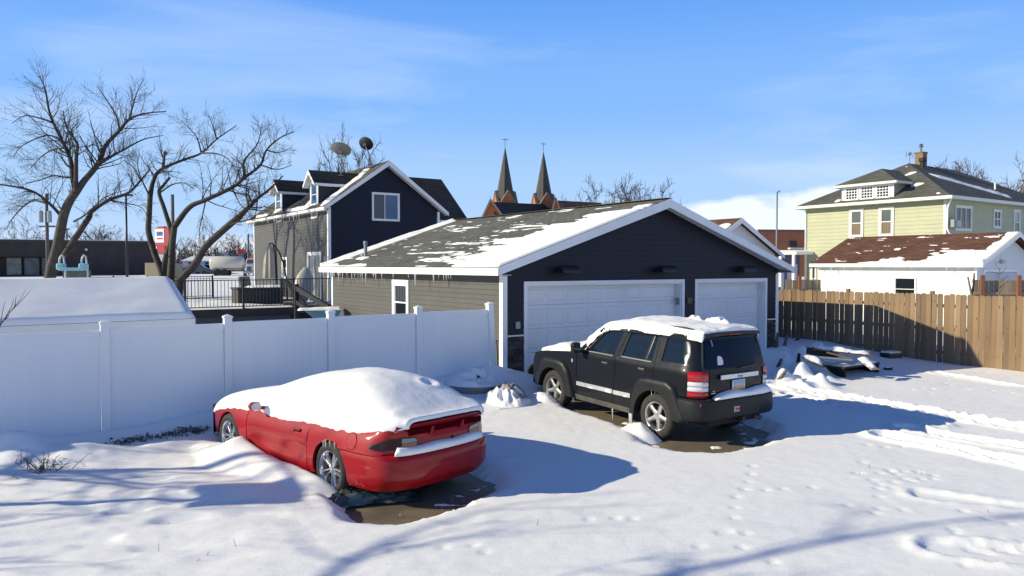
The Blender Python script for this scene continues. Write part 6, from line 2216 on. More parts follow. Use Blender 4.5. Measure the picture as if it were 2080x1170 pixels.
# hip roof, eaves all round
o5 = 0.55
ez = 6.72
rise = 0.55
rx, ry = GLY / 2 + o5, GLY / 2
zr5 = ez + (GLY / 2 + o5) * rise
SHG_G = shingle_mat('weathered_shingles', (0.085, 0.085, 0.075), (0.125, 0.124, 0.108), (0.045, 0.045, 0.04))
SHG_G2 = SHG_G
c1, c2, c3, c4 = (-o5, -o5, ez), (-o5, GLY + o5, ez), (GWX + o5, GLY + o5, ez), (GWX + o5, -o5, ez)
rA, rB = (GLY / 2, GLY / 2, zr5), (GWX - GLY / 2, GLY / 2, zr5)
slab('roof', [c1, c2, rA], 0.10, SHG_G, gh)
slab('roof', [c4, c1, rA, rB], 0.10, SHG_G, gh)
slab('roof', [c2, c3, rB, rA], 0.10, SHG_G, gh)
slab('roof', [c3, c4, rB], 0.10, SHG_G, gh)
MB().box(-o5 - 0.07, -o5 - 0.002, -o5 - 0.07, GLY + o5 + 0.07, ez - 0.16, ez + 0.02).build('gutter', CREAM, gh)
MB().box(-o5, GWX + o5, -o5 - 0.07, -o5 - 0.002, ez - 0.16, ez + 0.02).build('gutter', CREAM, gh)
MB().box(-o5, GWX + o5, -o5, GLY + o5, ez - 0.17, ez - 0.155).build('soffit', mat('green_soffit', (0.36, 0.40, 0.28), 0.6), gh)
m = MB().tube([(-o5 + 0.1, -o5 + 0.05, ez - 0.16), (0.02, -0.15, ez - 0.45), (0.0, -0.10, ez - 0.7), (0.0, -0.10, 4.9), (0.05, -0.2, 4.62), (0.35, -0.45, 4.55)], 0.05, 8)
m.build('downspout', WHITE, gh, smooth=True)
MB().tube([(-0.10, GLY - 0.05, ez - 0.2), (-0.08, GLY - 0.02, ez - 0.5), (-0.08, GLY - 0.02, 1.0)], 0.045, 8).build('downspout', WHITE, gh, smooth=True)
# hip dormer with three windows of small panes
dy0, dy1 = 2.92, 6.22
dzb, dzt = 6.73, 7.86
db = MB().box(-0.12, 2.6, dy0, dy1, dzb - 0.1, dzt)
dm = db.build('dormer', LIME, gh)
MB().box(-0.16, -0.121, dy0 - 0.02, dy1 + 0.02, dzb - 0.12, dzt + 0.02).build('dormer_front', WHITE, dm)
MB().box(-0.24, -0.161, dy0 - 0.06, dy1 + 0.06, dzb - 0.14, dzb + 0.05).build('dormer_sill', WHITE, dm)
siding(dm, (0, dy0, 0), X_, -Y_, lambda z: (0.0, 2.4), dzb, dzt, 0.2, [], LIME)
for k in range(3):
    a = dy0 + 0.22 + k * 1.0
    window(dm, (-0.16, 0, 0), Y_, -X_, a, a + 0.86, dzb + 0.18, dzt - 0.14, 0.06, 0.05, mull=(0.25, 0.5, 0.75), trans_=(0.25, 0.5, 0.75), inner=0.028)
o6 = 0.35
dl = [(-0.16 - o6, dy0 - o6, dzt + 0.02), (-0.16 - o6, dy1 + o6, dzt + 0.02), (4.0, dy1 + o6, dzt + 0.02), (4.0, dy0 - o6, dzt + 0.02)]
yc = (dy0 + dy1) / 2
dr1, dr2 = (1.45, yc, dzt + 1.05), (4.0, yc, dzt + 1.05)
slab('dormer_roof', [dl[0], dl[1], dr1], 0.05, SHG_G, dm)
slab('dormer_roof', [dl[3], dl[0], dr1, dr2], 0.05, SHG_G, dm)
slab('dormer_roof', [dl[1], dl[2], dr2, dr1], 0.05, SHG_G, dm)
MB().box(-0.16 - o6 - 0.03, -0.16 - o6, dy0 - o6, dy1 + o6, dzt - 0.13, dzt + 0.01).build('dormer_fascia', CREAM, dm)
MB().box(-0.16 - o6, 1.4, dy0 - o6 - 0.03, dy0 - o6, dzt - 0.13, dzt + 0.01).build('dormer_fascia', CREAM, dm)
MB().box(-0.16 - o6, 1.4, dy0 - o6, dy1 + o6, dzt - 0.14, dzt - 0.125).build('dormer_soffit', CREAM, dm)
# chimney, vent, aerial
CHB = mat('tan_brick', (0.23, 0.145, 0.08), 0.85, var=0.25, vscale=14, bump=0.4, bscale=30)
chp = (GLY / 2 + 1.7, GLY / 2 + 0.1)
cb = MB().box(chp[0] - 0.28, chp[0] + 0.28, chp[1] - 0.26, chp[1] + 0.26, zr5 - 0.4, zr5 + 0.78).build('chimney', CHB, gh)
MB().box(chp[0] - 0.32, chp[0] + 0.32, chp[1] - 0.30, chp[1] + 0.30, zr5 + 0.781, zr5 + 0.86).build('chimney_cap', CHB, cb, bevel=0.01)
MB().lathe([(0.07, 0), (0.07, 0.30), (0.16, 0.34), (0.16, 0.38), (0.05, 0.42), (0.14, 0.50), (0.001, 0.52)], 10, Matrix.Translation((chp[0], chp[1], zr5 + 0.90))).build('flue', mat('flue_steel', (0.22, 0.23, 0.25), 0.4, metal=0.6), cb)
MB().lathe([(0.16, -0.3), (0.16, 0.15), (0.24, 0.17), (0.24, 0.38), (0.05, 0.42)], 14, Matrix.Translation((GLY / 2 + 0.75, GLY / 2 - 0.5, zr5 - 0.05))).build('roof_vent', BLACKM, gh)
m = MB().tube([(GLY / 2 + 0.1, GLY / 2, zr5 - 0.1), (GLY / 2 + 0.1, GLY / 2, zr5 + 0.75)], 0.015, 5)
m.tube([(GLY / 2 - 0.35, GLY / 2, zr5 + 0.35), (GLY / 2 - 0.35, GLY / 2, zr5 + 0.75)], 0.012, 5).tube([(GLY / 2 + 0.5, GLY / 2, zr5 + 0.35), (GLY / 2 + 0.5, GLY / 2, zr5 + 0.75)], 0.012, 5).tube([(GLY / 2 - 0.35, GLY / 2, zr5 + 0.5), (GLY / 2 + 0.5, GLY / 2, zr5 + 0.5)], 0.01, 5)
m.obox((GLY / 2 + 0.1, GLY / 2, zr5 + 0.62), (0.14, 0.14, 0.14))
m.build('aerial', mat('aerial_black', (0.03, 0.03, 0.03), 0.5), gh)
MB().lathe([(0.055, -0.3), (0.055, 0.45)], 10, Matrix.Translation((9.4, 1.4, ez + 1.95 * rise))).build('vent_pipe', WHITE, gh)
hl5 = math.hypot(1, rise)
# snow left on the roof: patches on the lit hip and a long streak on the shaded slope
L5 = GLY + 2 * o5
slope_snow('roof_snow', gh, (-o5, -o5, ez + 0.003), (0, 1, 0), (1 / hl5, 0, rise / hl5), L5, (GLY / 2 + o5) * hl5,
           lambda U, V: np.maximum.reduce([0.10 - 0.25 * np.hypot((U - 2.75) / 0.75, (V - 2.0 + 0.5 * (U - 2.75)) / 0.45), 0.10 - 0.25 * np.hypot((U - 4.0) / 0.7, (V - 3.9 + 0.6 * (U - 4.0)) / 0.5),
                                          0.08 - 0.25 * np.hypot((U - 0.9) / 0.35, (V - 0.45) / 0.3), 0.08 - 0.25 * np.hypot((U - 7.1) / 0.5, (V - 0.5) / 0.6), 0.06 - 0.3 * np.hypot((U - 4.9) / 0.3, (V - 5.1) / 0.2)]) + 0.05 * fbm(U * 1.6, V * 1.6, 4, 9), 130, 80)
slope_snow('roof_snow', gh, (-o5, -o5, ez + 0.003), (1, 0, 0), (0, 1 / hl5, rise / hl5), 15.0, (GLY / 2 + o5) * hl5,
           lambda U, V: np.maximum(0.10 - 0.10 * np.abs(V - 3.3 + 0.52 * (U - 5.0)) / 0.40 - 0.6 * sstep(4.4, 3.8, U) - 0.6 * sstep(9.2, 9.8, U), -0.05) + 0.05 * fbm(U * 1.2, V * 2.2, 4, 19) - 0.0, 130, 60)
# porch at the far corner
po = MB()
px, py = -2.2, GLY + 0.3
porch = thing('porch', 'small white columned porch at the far corner of the green house', 'porch', GH, ANG)
MB().box(-1.9, 0.4, GLY - 0.6, GLY + 3.2, 3.55, 3.72).build('roof', WHITE, porch)
slope_snow('roof_snow', porch, (-1.95, GLY - 0.62, 3.722), (1, 0, 0), (0, 1, 0), 2.4, 3.9, lambda U, V: 0.12 + 0.03 * fbm(U, V, 2, 2), 12, 14)
for y in (GLY - 0.4, GLY + 0.6, GLY + 1.6, GLY + 3.0):
    MB().box(-1.85, -1.70, y, y + 0.15, 0.5, 3.55).build('column', WHITE, porch)
MB().box(-0.6, -0.5, GLY + 0.1, GLY + 3.1, 0.5, 3.5).build('back_wall', mat('porch_brown', (0.10, 0.065, 0.05), 0.7, col2=(0.05, 0.09, 0.25), vscale=2.5), porch)
MB().box(-1.9, 0.4, GLY - 0.6, GLY + 3.2, 0.35, 0.5).build('floor', mat('porch_floor', (0.3, 0.3, 0.3), 0.7), porch)

# ------------------------------------------------------------------ white garage with the brown roof
WGO = Vector((17.6, 28.0, 0.2))
wg = thing('white_garage', 'small white gabled garage with brown shingles and a broad patch of snow', 'garage', WGO, ANG)
WSID = mat('white_siding', (0.66, 0.66, 0.65), 0.55, var=0.03, rnd=0.015)
WW, WL, WE = 5.6, 6.54, 2.62
slope_w = 0.40
MB().prism([(0, 0, -0.2), (WW, 0, -0.2), (WW, 0, WE), (WW / 2, 0, WE + WW / 2 * slope_w), (0, 0, WE)], (0, WL, 0)).build('wall', WSID, wg)
siding(wg, (0, 0, 0), Y_, -X_, lambda z: (0.07, WL - 0.07), 0.0, WE - 0.02, 0.19, [(2.25, 3.10, 1.30, 2.13)], WSID)
siding(wg, (0, 0, 0), X_, -Y_, lambda z: (max(0.07, (z - WE) / slope_w), WW - max(0.07, (z - WE) / slope_w)), 0.0, WE + WW / 2 * slope_w - 0.06, 0.19, [(0.55, 3.51, 0, 2.43)], WSID)
for (x0, x1, y0, y1) in ((-0.03, 0.08, -0.03, -0.004), (-0.03, -0.004, -0.004, 0.08), (-0.03, -0.004, WL - 0.08, WL + 0.03)):
    MB().box(x0, x1, y0, y1, 0, WE - 0.05).build('corner_board', WHITE, wg)
window(wg, (0, 0, 0), Y_, -X_, 2.22, 3.13, 1.27, 2.15, 0.05, 0.05, trans_=(0.42,), inner=0.02)
od = MB().box(0.62, 3.44, -0.01, 0.0, 0, 2.36).build('overhead_door', mat('blue_grey_door', (0.45, 0.47, 0.50), 0.5), wg)
for k in range(4):
    MB().box(0.66, 3.40, -0.028, -0.011, 0.02 + k * 0.585, 0.58 + k * 0.585).build('door_section', mat('blue_grey_door', (0, 0, 0)), od, bevel=0.006)
for (x0, x1, z0, z1) in ((0.52, 0.615, 0, 2.46), (3.445, 3.54, 0, 2.46), (0.616, 3.444, 2.365, 2.46)):
    MB().box(x0, x1, -0.04, -0.003, z0, z1).build('door_trim', WHITE, wg)
MB().obox((2.0, -0.10, 2.75), (0.26, 0.12, 0.14)).build('flood_lamp', mat('lamp_cream', (0.5, 0.5, 0.48), 0.5), wg, bevel=0.03)
SHG_RED = shingle_mat('brown_shingles', (0.115, 0.055, 0.035), (0.165, 0.080, 0.050), (0.05, 0.027, 0.02))
o7 = 0.30
ez7 = WE + 0.22 - o7 * slope_w
zr7 = ez7 + (WW / 2 + o7) * slope_w
slab('roof', [(-o7, -0.35, ez7), (-o7, WL + 0.3, ez7), (WW / 2, WL + 0.3, zr7), (WW / 2, -0.35, zr7)], 0.07, SHG_RED, wg)
slab('roof', [(WW + o7, WL + 0.3, ez7), (WW + o7, -0.35, ez7), (WW / 2, -0.35, zr7), (WW / 2, WL + 0.3, zr7)], 0.07, SHG_RED, wg)
MB().box(-o7 - 0.03, -o7, -0.37, WL + 0.32, ez7 - 0.17, ez7 - 0.02).build('fascia', WHITE, wg)
MB().box(-o7 + 0.001, -0.005, -0.35, WL + 0.3, ez7 - 0.17, ez7 - 0.155).build('soffit', WHITE, wg)
for sx in (-1, 1):
    xe = -o7 - 0.02 if sx < 0 else WW + o7 + 0.02
    a, b = Vector((xe, -0.372, ez7 - 0.02)), Vector((WW / 2, -0.372, zr7 - 0.015))
    MB().prism([a, b, b - Vector((0, 0, 0.19)), a - Vector((0, 0, 0.15))], (0, 0.022, 0)).build('rake_board', WHITE, wg)
hl7 = math.hypot(1, slope_w)
slope_snow('roof_snow', wg, (-o7, -0.35, ez7 + 0.002), (0, 1, 0), (1 / hl7, 0, slope_w / hl7), WL + 0.65, (WW / 2 + o7) * hl7,
           lambda U, V: np.maximum.reduce([0.055 * (2.0 - 0.38 * U - V + 1.5 * fbm(U * 0.8, V * 1.8, 5, 33)), 0.06 * (0.55 - U + 0.25 * fbm(U, V * 1.2, 3, 5)), 0.05 * (fbm(U * 1.5, V * 5, 4, 37, 0.6) - 0.30)]) - 0.01, 150, 70)
icicles(wg, (-o7 - 0.015, 0.2, ez7 - 0.17), (-o7 - 0.015, 6.5, ez7 - 0.17), 18, random.Random(16))

# ------------------------------------------------------------------ white cottage seen over the dark garage
wc0 = at(1460, 470, 34.0)
C0 = Vector((8.6, 33.0, 0))
cot = thing('white_cottage', 'white gabled cottage peeping over the right slope of the dark garage', 'house', C0, ANG)
apx = at(1497, 443, 34.5)
la = Vector(((apx - C0).dot(EX), (apx - C0).dot(EY), apx.z))
cw = 3.2
PALE = mat('pale_siding', (0.66, 0.67, 0.68), 0.6, var=0.04)
MB().prism([(la.x - cw + 0.3, 0.2, 0), (la.x + cw - 0.3, 0.2, 0), (la.x + cw - 0.3, 0.2, la.z - cw * 0.52), (la.x, 0.2, la.z - 0.15), (la.x - cw + 0.3, 0.2, la.z - cw * 0.52)], (0, 7, 0)).build('wall', PALE, cot)
siding(cot, (la.x - cw + 0.3, 0.2, 0), X_, -Y_, lambda z: (max(0, (z - la.z + cw * 0.52) / 0.52), 2 * cw - 0.6 - max(0, (z - la.z + cw * 0.52) / 0.52)), 2.2, la.z - 0.25, 0.18, [], PALE)
for s in (-1, 1):
    c = [(la.x + s * cw, -0.1, la.z - cw * 0.52 - 0.03), (la.x + s * cw, 7.4, la.z - cw * 0.52 - 0.03), (la.x, 7.4, la.z), (la.x, -0.1, la.z)]
    slab('roof', c if s < 0 else [c[1], c[0], c[3], c[2]], 0.07, SHG_RED, cot)
    a, b = Vector((la.x + s * (cw + 0.02), -0.125, la.z - cw * 0.52 - 0.04)), Vector((la.x, -0.125, la.z - 0.01))
    MB().prism([a, b, b - Vector((0, 0, 0.24)), a - Vector((0, 0, 0.18))], (0, 0.022, 0)).build('rake_board', WHITE, cot)
slope_snow('roof_snow', cot, (la.x - cw, -0.1, la.z - cw * 0.52 - 0.027), (0, 1, 0), (1, 0, 0.52), 7.4, 3.5, lambda U, V: 0.08 - 0.15 * np.hypot(U - 0.5, (V - 2.7) / 0.8) + 0.03 * fbm(U * 2, V * 2, 3, 4), 50, 40)
# ------------------------------------------------------------------ bare trees
BARK = mat('dark_bark', (0.060, 0.048, 0.040), 0.9, var=0.35, vscale=5, bump=0.6, bscale=20)
BARK2 = mat('mossy_bark', (0.066, 0.057, 0.044), 0.9, var=0.35, vscale=4, bump=0.6, bscale=16)
TWIG = mat('twig_bark', (0.050, 0.041, 0.037), 0.9, var=0.3, vscale=3)


def spawn(m, p, d, L, r, lvl, rs, up=0.25, droop=0.0, most=(9, 7, 5), seg=(5, 4, 3), minr=0.006):
    """one branch with its side branches, curving as it grows"""
    pts, rad = [p.copy()], [r]
    n = seg[min(lvl, 2)]
    dd = d.copy()
    q = p.copy()
    dirs = []
    for i in range(n):
        dd = (dd + Vector((rs.gauss(0, 0.16), rs.gauss(0, 0.16), rs.gauss(0, 0.12) + up * 0.22 - droop * 0.2))).normalized()
        q = q + dd * (L / n)
        pts.append(q.copy())
        rad.append(max(minr * 0.6, r * (1 - 0.8 * (i + 1) / n)))
        dirs.append(dd.copy())
    m.tube(pts, rad, (5, 4, 3)[min(lvl, 2)], cap=False)
    if lvl >= 2:
        return
    for k in range(most[lvl]):
        t = rs.uniform(0.18, 1.0)
        i = min(int(t * n), n - 1)
        a = pts[i].lerp(pts[i + 1], t * n - i)
        side = Vector((rs.gauss(0, 1), rs.gauss(0, 1), rs.gauss(0, 0.8)))
        side = (side - dirs[i] * side.dot(dirs[i])).normalized()
        nd = (dirs[i] * rs.uniform(0.5, 0.9) + side * rs.uniform(0.5, 0.95)).normalized()
        spawn(m, a, nd, L * rs.uniform(0.32, 0.55) * (1.15 - 0.5 * t), max(minr, r * 0.45 * (1 - 0.5 * t)), lvl + 1, rs, up, droop, most, seg, minr)


def photo_tree(name, label, group, limbs, depth, seed, dens=1.0, minr=0.0055, bark=BARK2):
    """limbs: (pixel polyline, start radius, end radius, is_trunk, shoot length, droop); the boughs swing in depth as well"""
    rs = random.Random(seed)
    b = at(limbs[0][0][0][0], limbs[0][0][0][1], depth)
    t = thing(name, label, 'tree', (b.x, b.y, 0), 0, group)
    org = Vector((b.x, b.y, 0))
    mt, mc = MB(), MB()
    for j, (pl, r0, r1, trunk, sl_, droop) in enumerate(limbs):
        sw = 0.0 if trunk else rs.uniform(-0.5, 0.5)
        pts = []
        for i, (x, y) in enumerate(pl):
            f = i / (len(pl) - 1)
            pts.append(at(x, y, depth + sw * f * 4.0) - org)
        if trunk and j == 0:
            pts = [Vector((pts[0].x - 0.15, pts[0].y, -0.2))] + pts
        P = catmull(pts, 5)
        n = len(P)
        rad = [r0 + (r1 - r0) * (i / (n - 1)) ** 0.8 for i in range(n)]
        if trunk and j == 0:
            rad[0] *= 1.5
        (mt if trunk else mc).tube(P, rad, 9 if trunk else 6, cap=True)
        length = sum((P[i + 1] - P[i]).length for i in range(n - 1))
        cnt = int(length * 8.0 * dens) if not trunk else int(length * 0.8)
        for k in range(cnt):
            u = rs.uniform(0.22 if not trunk else 0.55, 1.0)
            i = min(int(u * (n - 1)), n - 2)
            d = (P[i + 1] - P[i]).normalized()
            side = Vector((rs.gauss(0, 1), rs.gauss(0, 0.8), rs.gauss(0.45, 0.7)))
            side = (side - d * side.dot(d)).normalized()
            nd = (d * rs.uniform(0.3, 0.8) + side * rs.uniform(0.6, 1.0)).normalized()
            spawn(mc, P[i], nd, sl_ * rs.uniform(0.5, 1.5) * (1.15 - 0.65 * u), max(minr, 0.4 * rad[i] * rs.uniform(0.5, 0.9) if rad[i] < 0.08 else 0.03), 1, rs, up=0.5 if not droop else 0.0, droop=droop, most=(9, 7, 5), minr=minr)
    mt.build('trunk', bark, t, smooth=True)
    mc.build('crown', TWIG, t, smooth=True)
    return t


GRP = 'bare trees behind the shed'
photo_tree('bare_tree', 'tall forking bare tree at the left edge behind the snowy shed', GRP, [
    ([(100, 575), (117, 501), (129, 440), (141, 410), (154, 391)], 0.26, 0.16, True, 1.0, 0),
    ([(154, 391), (148, 360), (142, 320), (126, 286), (108, 249), (98, 218), (92, 182), (80, 154)], 0.14, 0.02, False, 1.7, 0),
    ([(154, 391), (155, 317), (157, 292), (135, 258), (128, 225)], 0.10, 0.02, False, 1.5, 0),
    ([(154, 391), (172, 366), (200, 332), (215, 295), (243, 265), (262, 243), (292, 231), (338, 226)], 0.165, 0.02, False, 1.6, 0),
    ([(243, 265), (237, 237), (215, 200), (197, 175)], 0.05, 0.012, False, 1.2, 0),
    ([(262, 243), (268, 222), (277, 191), (289, 166)], 0.05, 0.012, False, 1.1, 0),
    ([(200, 332), (222, 320), (255, 302), (292, 283), (332, 275)], 0.09, 0.015, False, 1.3, 0),
    ([(148, 360), (132, 360), (108, 357), (80, 366), (46, 375)], 0.06, 0.012, False, 1.4, 0.6),
    ([(126, 286), (100, 275), (70, 283), (40, 300), (28, 320)], 0.05, 0.012, False, 1.3, 0.7),
    ([(135, 300), (105, 305), (80, 322), (60, 345)], 0.05, 0.012, False, 1.2, 0.6),
    ([(108, 249), (80, 240), (50, 235), (25, 250)], 0.045, 0.012, False, 1.2, 0.3),
    ([(123, 437), (102, 415), (71, 391), (34, 380), (-20, 372)], 0.085, 0.03, False, 1.4, 0.5),
    ([(95, 412), (62, 409), (28, 440), (12, 468)], 0.06, 0.012, False, 1.0, 0.9)], 32.0, 3, 1.0)
photo_tree('bare_tree', 'dark bare tree leaning right from beside the tall forking one', GRP, [
    ([(104, 572), (125, 530), (148, 492), (182, 440)], 0.18, 0.125, True, 0.8, 0),
    ([(182, 440), (188, 428), (222, 406), (262, 391), (286, 366), (304, 345)], 0.115, 0.03, False, 1.5, 0.0),
    ([(222, 406), (250, 412), (285, 420), (300, 440)], 0.04, 0.01, False, 1.1, 0.8),
    ([(150, 450), (175, 435), (215, 400), (260, 385)], 0.05, 0.01, False, 1.1, 0.2),
    ([(286, 366), (270, 340), (250, 325)], 0.04, 0.01, False, 1.2, 0)], 33.5, 13, 0.9, bark=BARK)
photo_tree('bare_tree', 'twin stemmed bare tree arching right over the red pylon sign', GRP, [
    ([(331, 580), (329, 554), (314, 514), (302, 471), (303, 440), (305, 397)], 0.19, 0.13, True, 0.8, 0),
    ([(331, 580), (335, 532), (348, 480), (335, 428), (323, 391), (331, 378), (345, 360)], 0.17, 0.06, True, 0.8, 0),
    ([(305, 397), (311, 369), (326, 345), (369, 326), (409, 311), (440, 283), (480, 255)], 0.13, 0.02, False, 1.5, 0),
    ([(331, 341), (333, 325), (335, 308)], 0.08, 0.05, False, 1.0, 0),
    ([(409, 311), (400, 280), (385, 262), (368, 245)], 0.05, 0.012, False, 1.3, 0),
    ([(440, 283), (432, 255), (425, 235)], 0.04, 0.012, False, 1.2, 0),
    ([(409, 311), (440, 312), (465, 325), (480, 350)], 0.05, 0.012, False, 1.3, 0.6),
    ([(305, 400), (290, 370), (280, 340), (283, 310)], 0.05, 0.012, False, 1.3, 0),
    ([(325, 391), (350, 375), (375, 372), (395, 385)], 0.05, 0.012, False, 1.2, 0.4)], 38.0, 5, 0.95)
photo_tree('bare_tree', 'bare tree bending low towards the dark house dormers', GRP, [
    ([(345, 590), (348, 540), (350, 500), (354, 461)], 0.18, 0.15, True, 0.8, 0),
    ([(354, 461), (385, 421), (418, 406), (471, 381), (498, 360), (529, 335), (541, 305), (569, 280), (597, 268)], 0.15, 0.02, False, 1.5, 0),
    ([(498, 360), (495, 329), (523, 292), (532, 252)], 0.08, 0.012, False, 1.2, 0),
    ([(529, 335), (563, 344), (594, 335)], 0.05, 0.012, False, 1.0, 0),
    ([(471, 381), (485, 410), (500, 430)], 0.05, 0.012, False, 1.2, 0.6),
    ([(418, 406), (412, 435), (405, 470), (408, 500)], 0.04, 0.01, False, 1.0, 0.9),
    ([(541, 305), (565, 310), (592, 300)], 0.04, 0.01, False, 1.0, 0)], 37.0, 6, 0.95)
photo_tree('bare_tree', 'thick slanting bare trunk rising beside the deck railing', GRP, [
    ([(364, 575), (366, 569), (397, 535), (418, 501), (461, 461), (486, 440)], 0.21, 0.155, True, 0.7, 0),
    ([(486, 440), (505, 421), (523, 403), (548, 384), (575, 357)], 0.155, 0.03, False, 1.4, 0),
    ([(461, 461), (480, 452), (508, 446), (520, 438)], 0.06, 0.02, False, 1.0, 0.3),
    ([(505, 421), (500, 390), (505, 360)], 0.06, 0.012, False, 1.2, 0),
    ([(523, 403), (520, 430), (512, 450)], 0.04, 0.01, False, 1.0, 0.8)], 36.0, 9, 0.9, bark=BARK)


def generic_tree(seed, h, spread=0.55, minr=0.012, lvl0=7, up=0.35, most=(10, 8, 4)):
    rs = random.Random(seed)
    mt, mc = MB(), MB()
    P = catmull([(0, 0, -0.3), (rs.uniform(-.1, .1), 0, h * 0.18), (rs.uniform(-.3, .3), rs.uniform(-.3, .3), h * 0.42)], 4)
    r0 = h * 0.022
    mt.tube(P, [r0 * (1 - 0.35 * i / (len(P) - 1)) for i in range(len(P))], 7)
    for k in range(lvl0):
        a = 2 * math.pi * k / lvl0 + rs.uniform(-0.4, 0.4)
        e = rs.uniform(0.35, 1.2)
        d = Vector((math.cos(a) * math.cos(e), math.sin(a) * math.cos(e), math.sin(e)))
        i = rs.randrange(len(P) // 2, len(P))
        spawn(mc, P[i].copy(), d, h * spread * rs.uniform(0.75, 1.1), r0 * 0.5, 0, rs, up=up, most=most, minr=minr)
    return mt.mesh('trunk', BARK, True), mc.mesh('crown', TWIG, True)


GT = [generic_tree(s_, 10.0, 0.55, 0.022, 7, 0.35, (12, 9, 5)) for s_ in (1, 2, 3)]
GT_RED = []
for a, b in [generic_tree(s_, 10.0, 0.55, 0.022, 8, 0.3, (13, 10, 5)) for s_ in (4, 5, 6)]:
    c = b
    c.materials.clear()
    c.materials.append(mat('reddish_twigs', (0.115, 0.075, 0.058), 0.9, var=0.3, vscale=1))
    GT_RED.append((a, c))


def plant(kind, label, group, pos, h, rot, zscale=1.0, kinds=GT):
    t = thing('bare_tree', label, 'tree', pos, rot, group)
    s = h / 10.0
    t.scale = (s, s, s * zscale)
    link('trunk', kinds[kind][0], t)
    link('crown', kinds[kind][1], t)
    return t


def far_tree(kind, label, group, px, top, depth, rot, kinds=GT, wide=1.0):
    b = at(px, 540, depth)
    gz = float(ground_z(b.x, b.y))
    h = at(px, top, depth).z - gz
    top_z = max(v.co.z for v in kinds[kind][1].vertices)
    t = plant(kind, label, group, (b.x, b.y, gz), h * 10.0 / top_z, rot, 1.0, kinds)
    t.scale = (t.scale[0] * wide, t.scale[1] * wide, t.scale[2])
    return t


G2 = 'bare trees behind the dark garage'
far_tree(0, 'bare bushy tree just right of the church spires', G2, 1205, 345, 70, 0.5, wide=0.8)
far_tree(1, 'slim bare tree second to the right of the church spires', G2, 1247, 368, 72, 1.5, wide=0.6)
far_tree(2, 'bare tree behind the garage ridge left of its peak', G2, 1292, 360, 74, 2.2, wide=0.75)
far_tree(0, 'bare tree nearest the peak of the dark garage', G2, 1330, 362, 78, 4.0, wide=0.8)
G3 = 'reddish bare trees behind the green house'
far_tree(1, 'narrow reddish bare tree left of the others behind the green roof', G3, 1972, 305, 75, 0.3, GT_RED, 0.7)
far_tree(2, 'broad reddish bare tree beyond the green house roof', G3, 2030, 302, 72, 1.3, GT_RED, 1.0)
far_tree(0, 'reddish bare tree cut by the right edge beyond the green roof', G3, 2085, 320, 70, 2.6, GT_RED, 1.0)
far_tree(1, 'small bare treetop beside the tan chimney', G3, 1925, 315, 80, 5.0, GT_RED, 0.4)
G4 = 'treetops behind the dish house'
far_tree(2, 'bare treetop rising between the two satellite dishes', G4, 712, 268, 52, 0.7, wide=0.45)
far_tree(0, 'taller bare treetop behind the black satellite dish', G4, 740, 250, 53, 2.7, wide=0.5)
rs = random.Random(77)
G5 = 'far trees along the left horizon'
LBL = ['distant bare tree above the left end of the brown store', 'distant bare tree behind the pole with the transformer', 'distant bare tree over the brown store roof left of the black lamp post', 'distant bare tree over the brown store roof right of the black lamp post',
       'distant bare tree behind the red pylon sign', 'distant bare tree above the long white shed', 'distant bare tree above the blue grey roof', 'distant bare tree above the tanker truck', 'distant bare tree beside the corner of the dark house']
for k, (px, top, D) in enumerate(((45, 452, 150), (110, 470, 160), (195, 448, 145), (250, 462, 150), (300, 470, 160), (385, 478, 170), (425, 470, 165), (468, 472, 170), (500, 468, 160))):
    far_tree(k % 3, LBL[k], G5, px, top, D, k * 1.3, wide=1.2)
# a far wood that reads as one dark band along the horizon
mw_ = MB()
for k in range(900):
    px = rs.uniform(-400, 2600)
    D = rs.uniform(230, 300)
    b = at(px, 540, D)
    gz = float(ground_z(b.x, b.y))
    h = rs.uniform(5, 9)
    q = Vector((b.x, b.y, gz))
    for j in range(5):
        d = Vector((rs.gauss(0, 0.5), rs.gauss(0, 0.5), 1)).normalized()
        mw_.tube([q, q + d * h * 0.5, q + d * h + Vector((rs.gauss(0, .6), 0, 0))], [0.25, 0.22, 0.05], 3, cap=False)
fw_ = mw_.build('far_wood', mat('far_twigs', (0.11, 0.095, 0.09), 0.95, var=0.3, vscale=0.05))
tag(fw_, 'distant leafless wood along the horizon', 'wood', kind='stuff')

# ------------------------------------------------------------------ brown store and what stands round it
D0 = 105.0


def gpt(px, D):
    b = at(px, 540, D)
    return Vector((b.x, b.y, float(ground_z(b.x, b.y))))


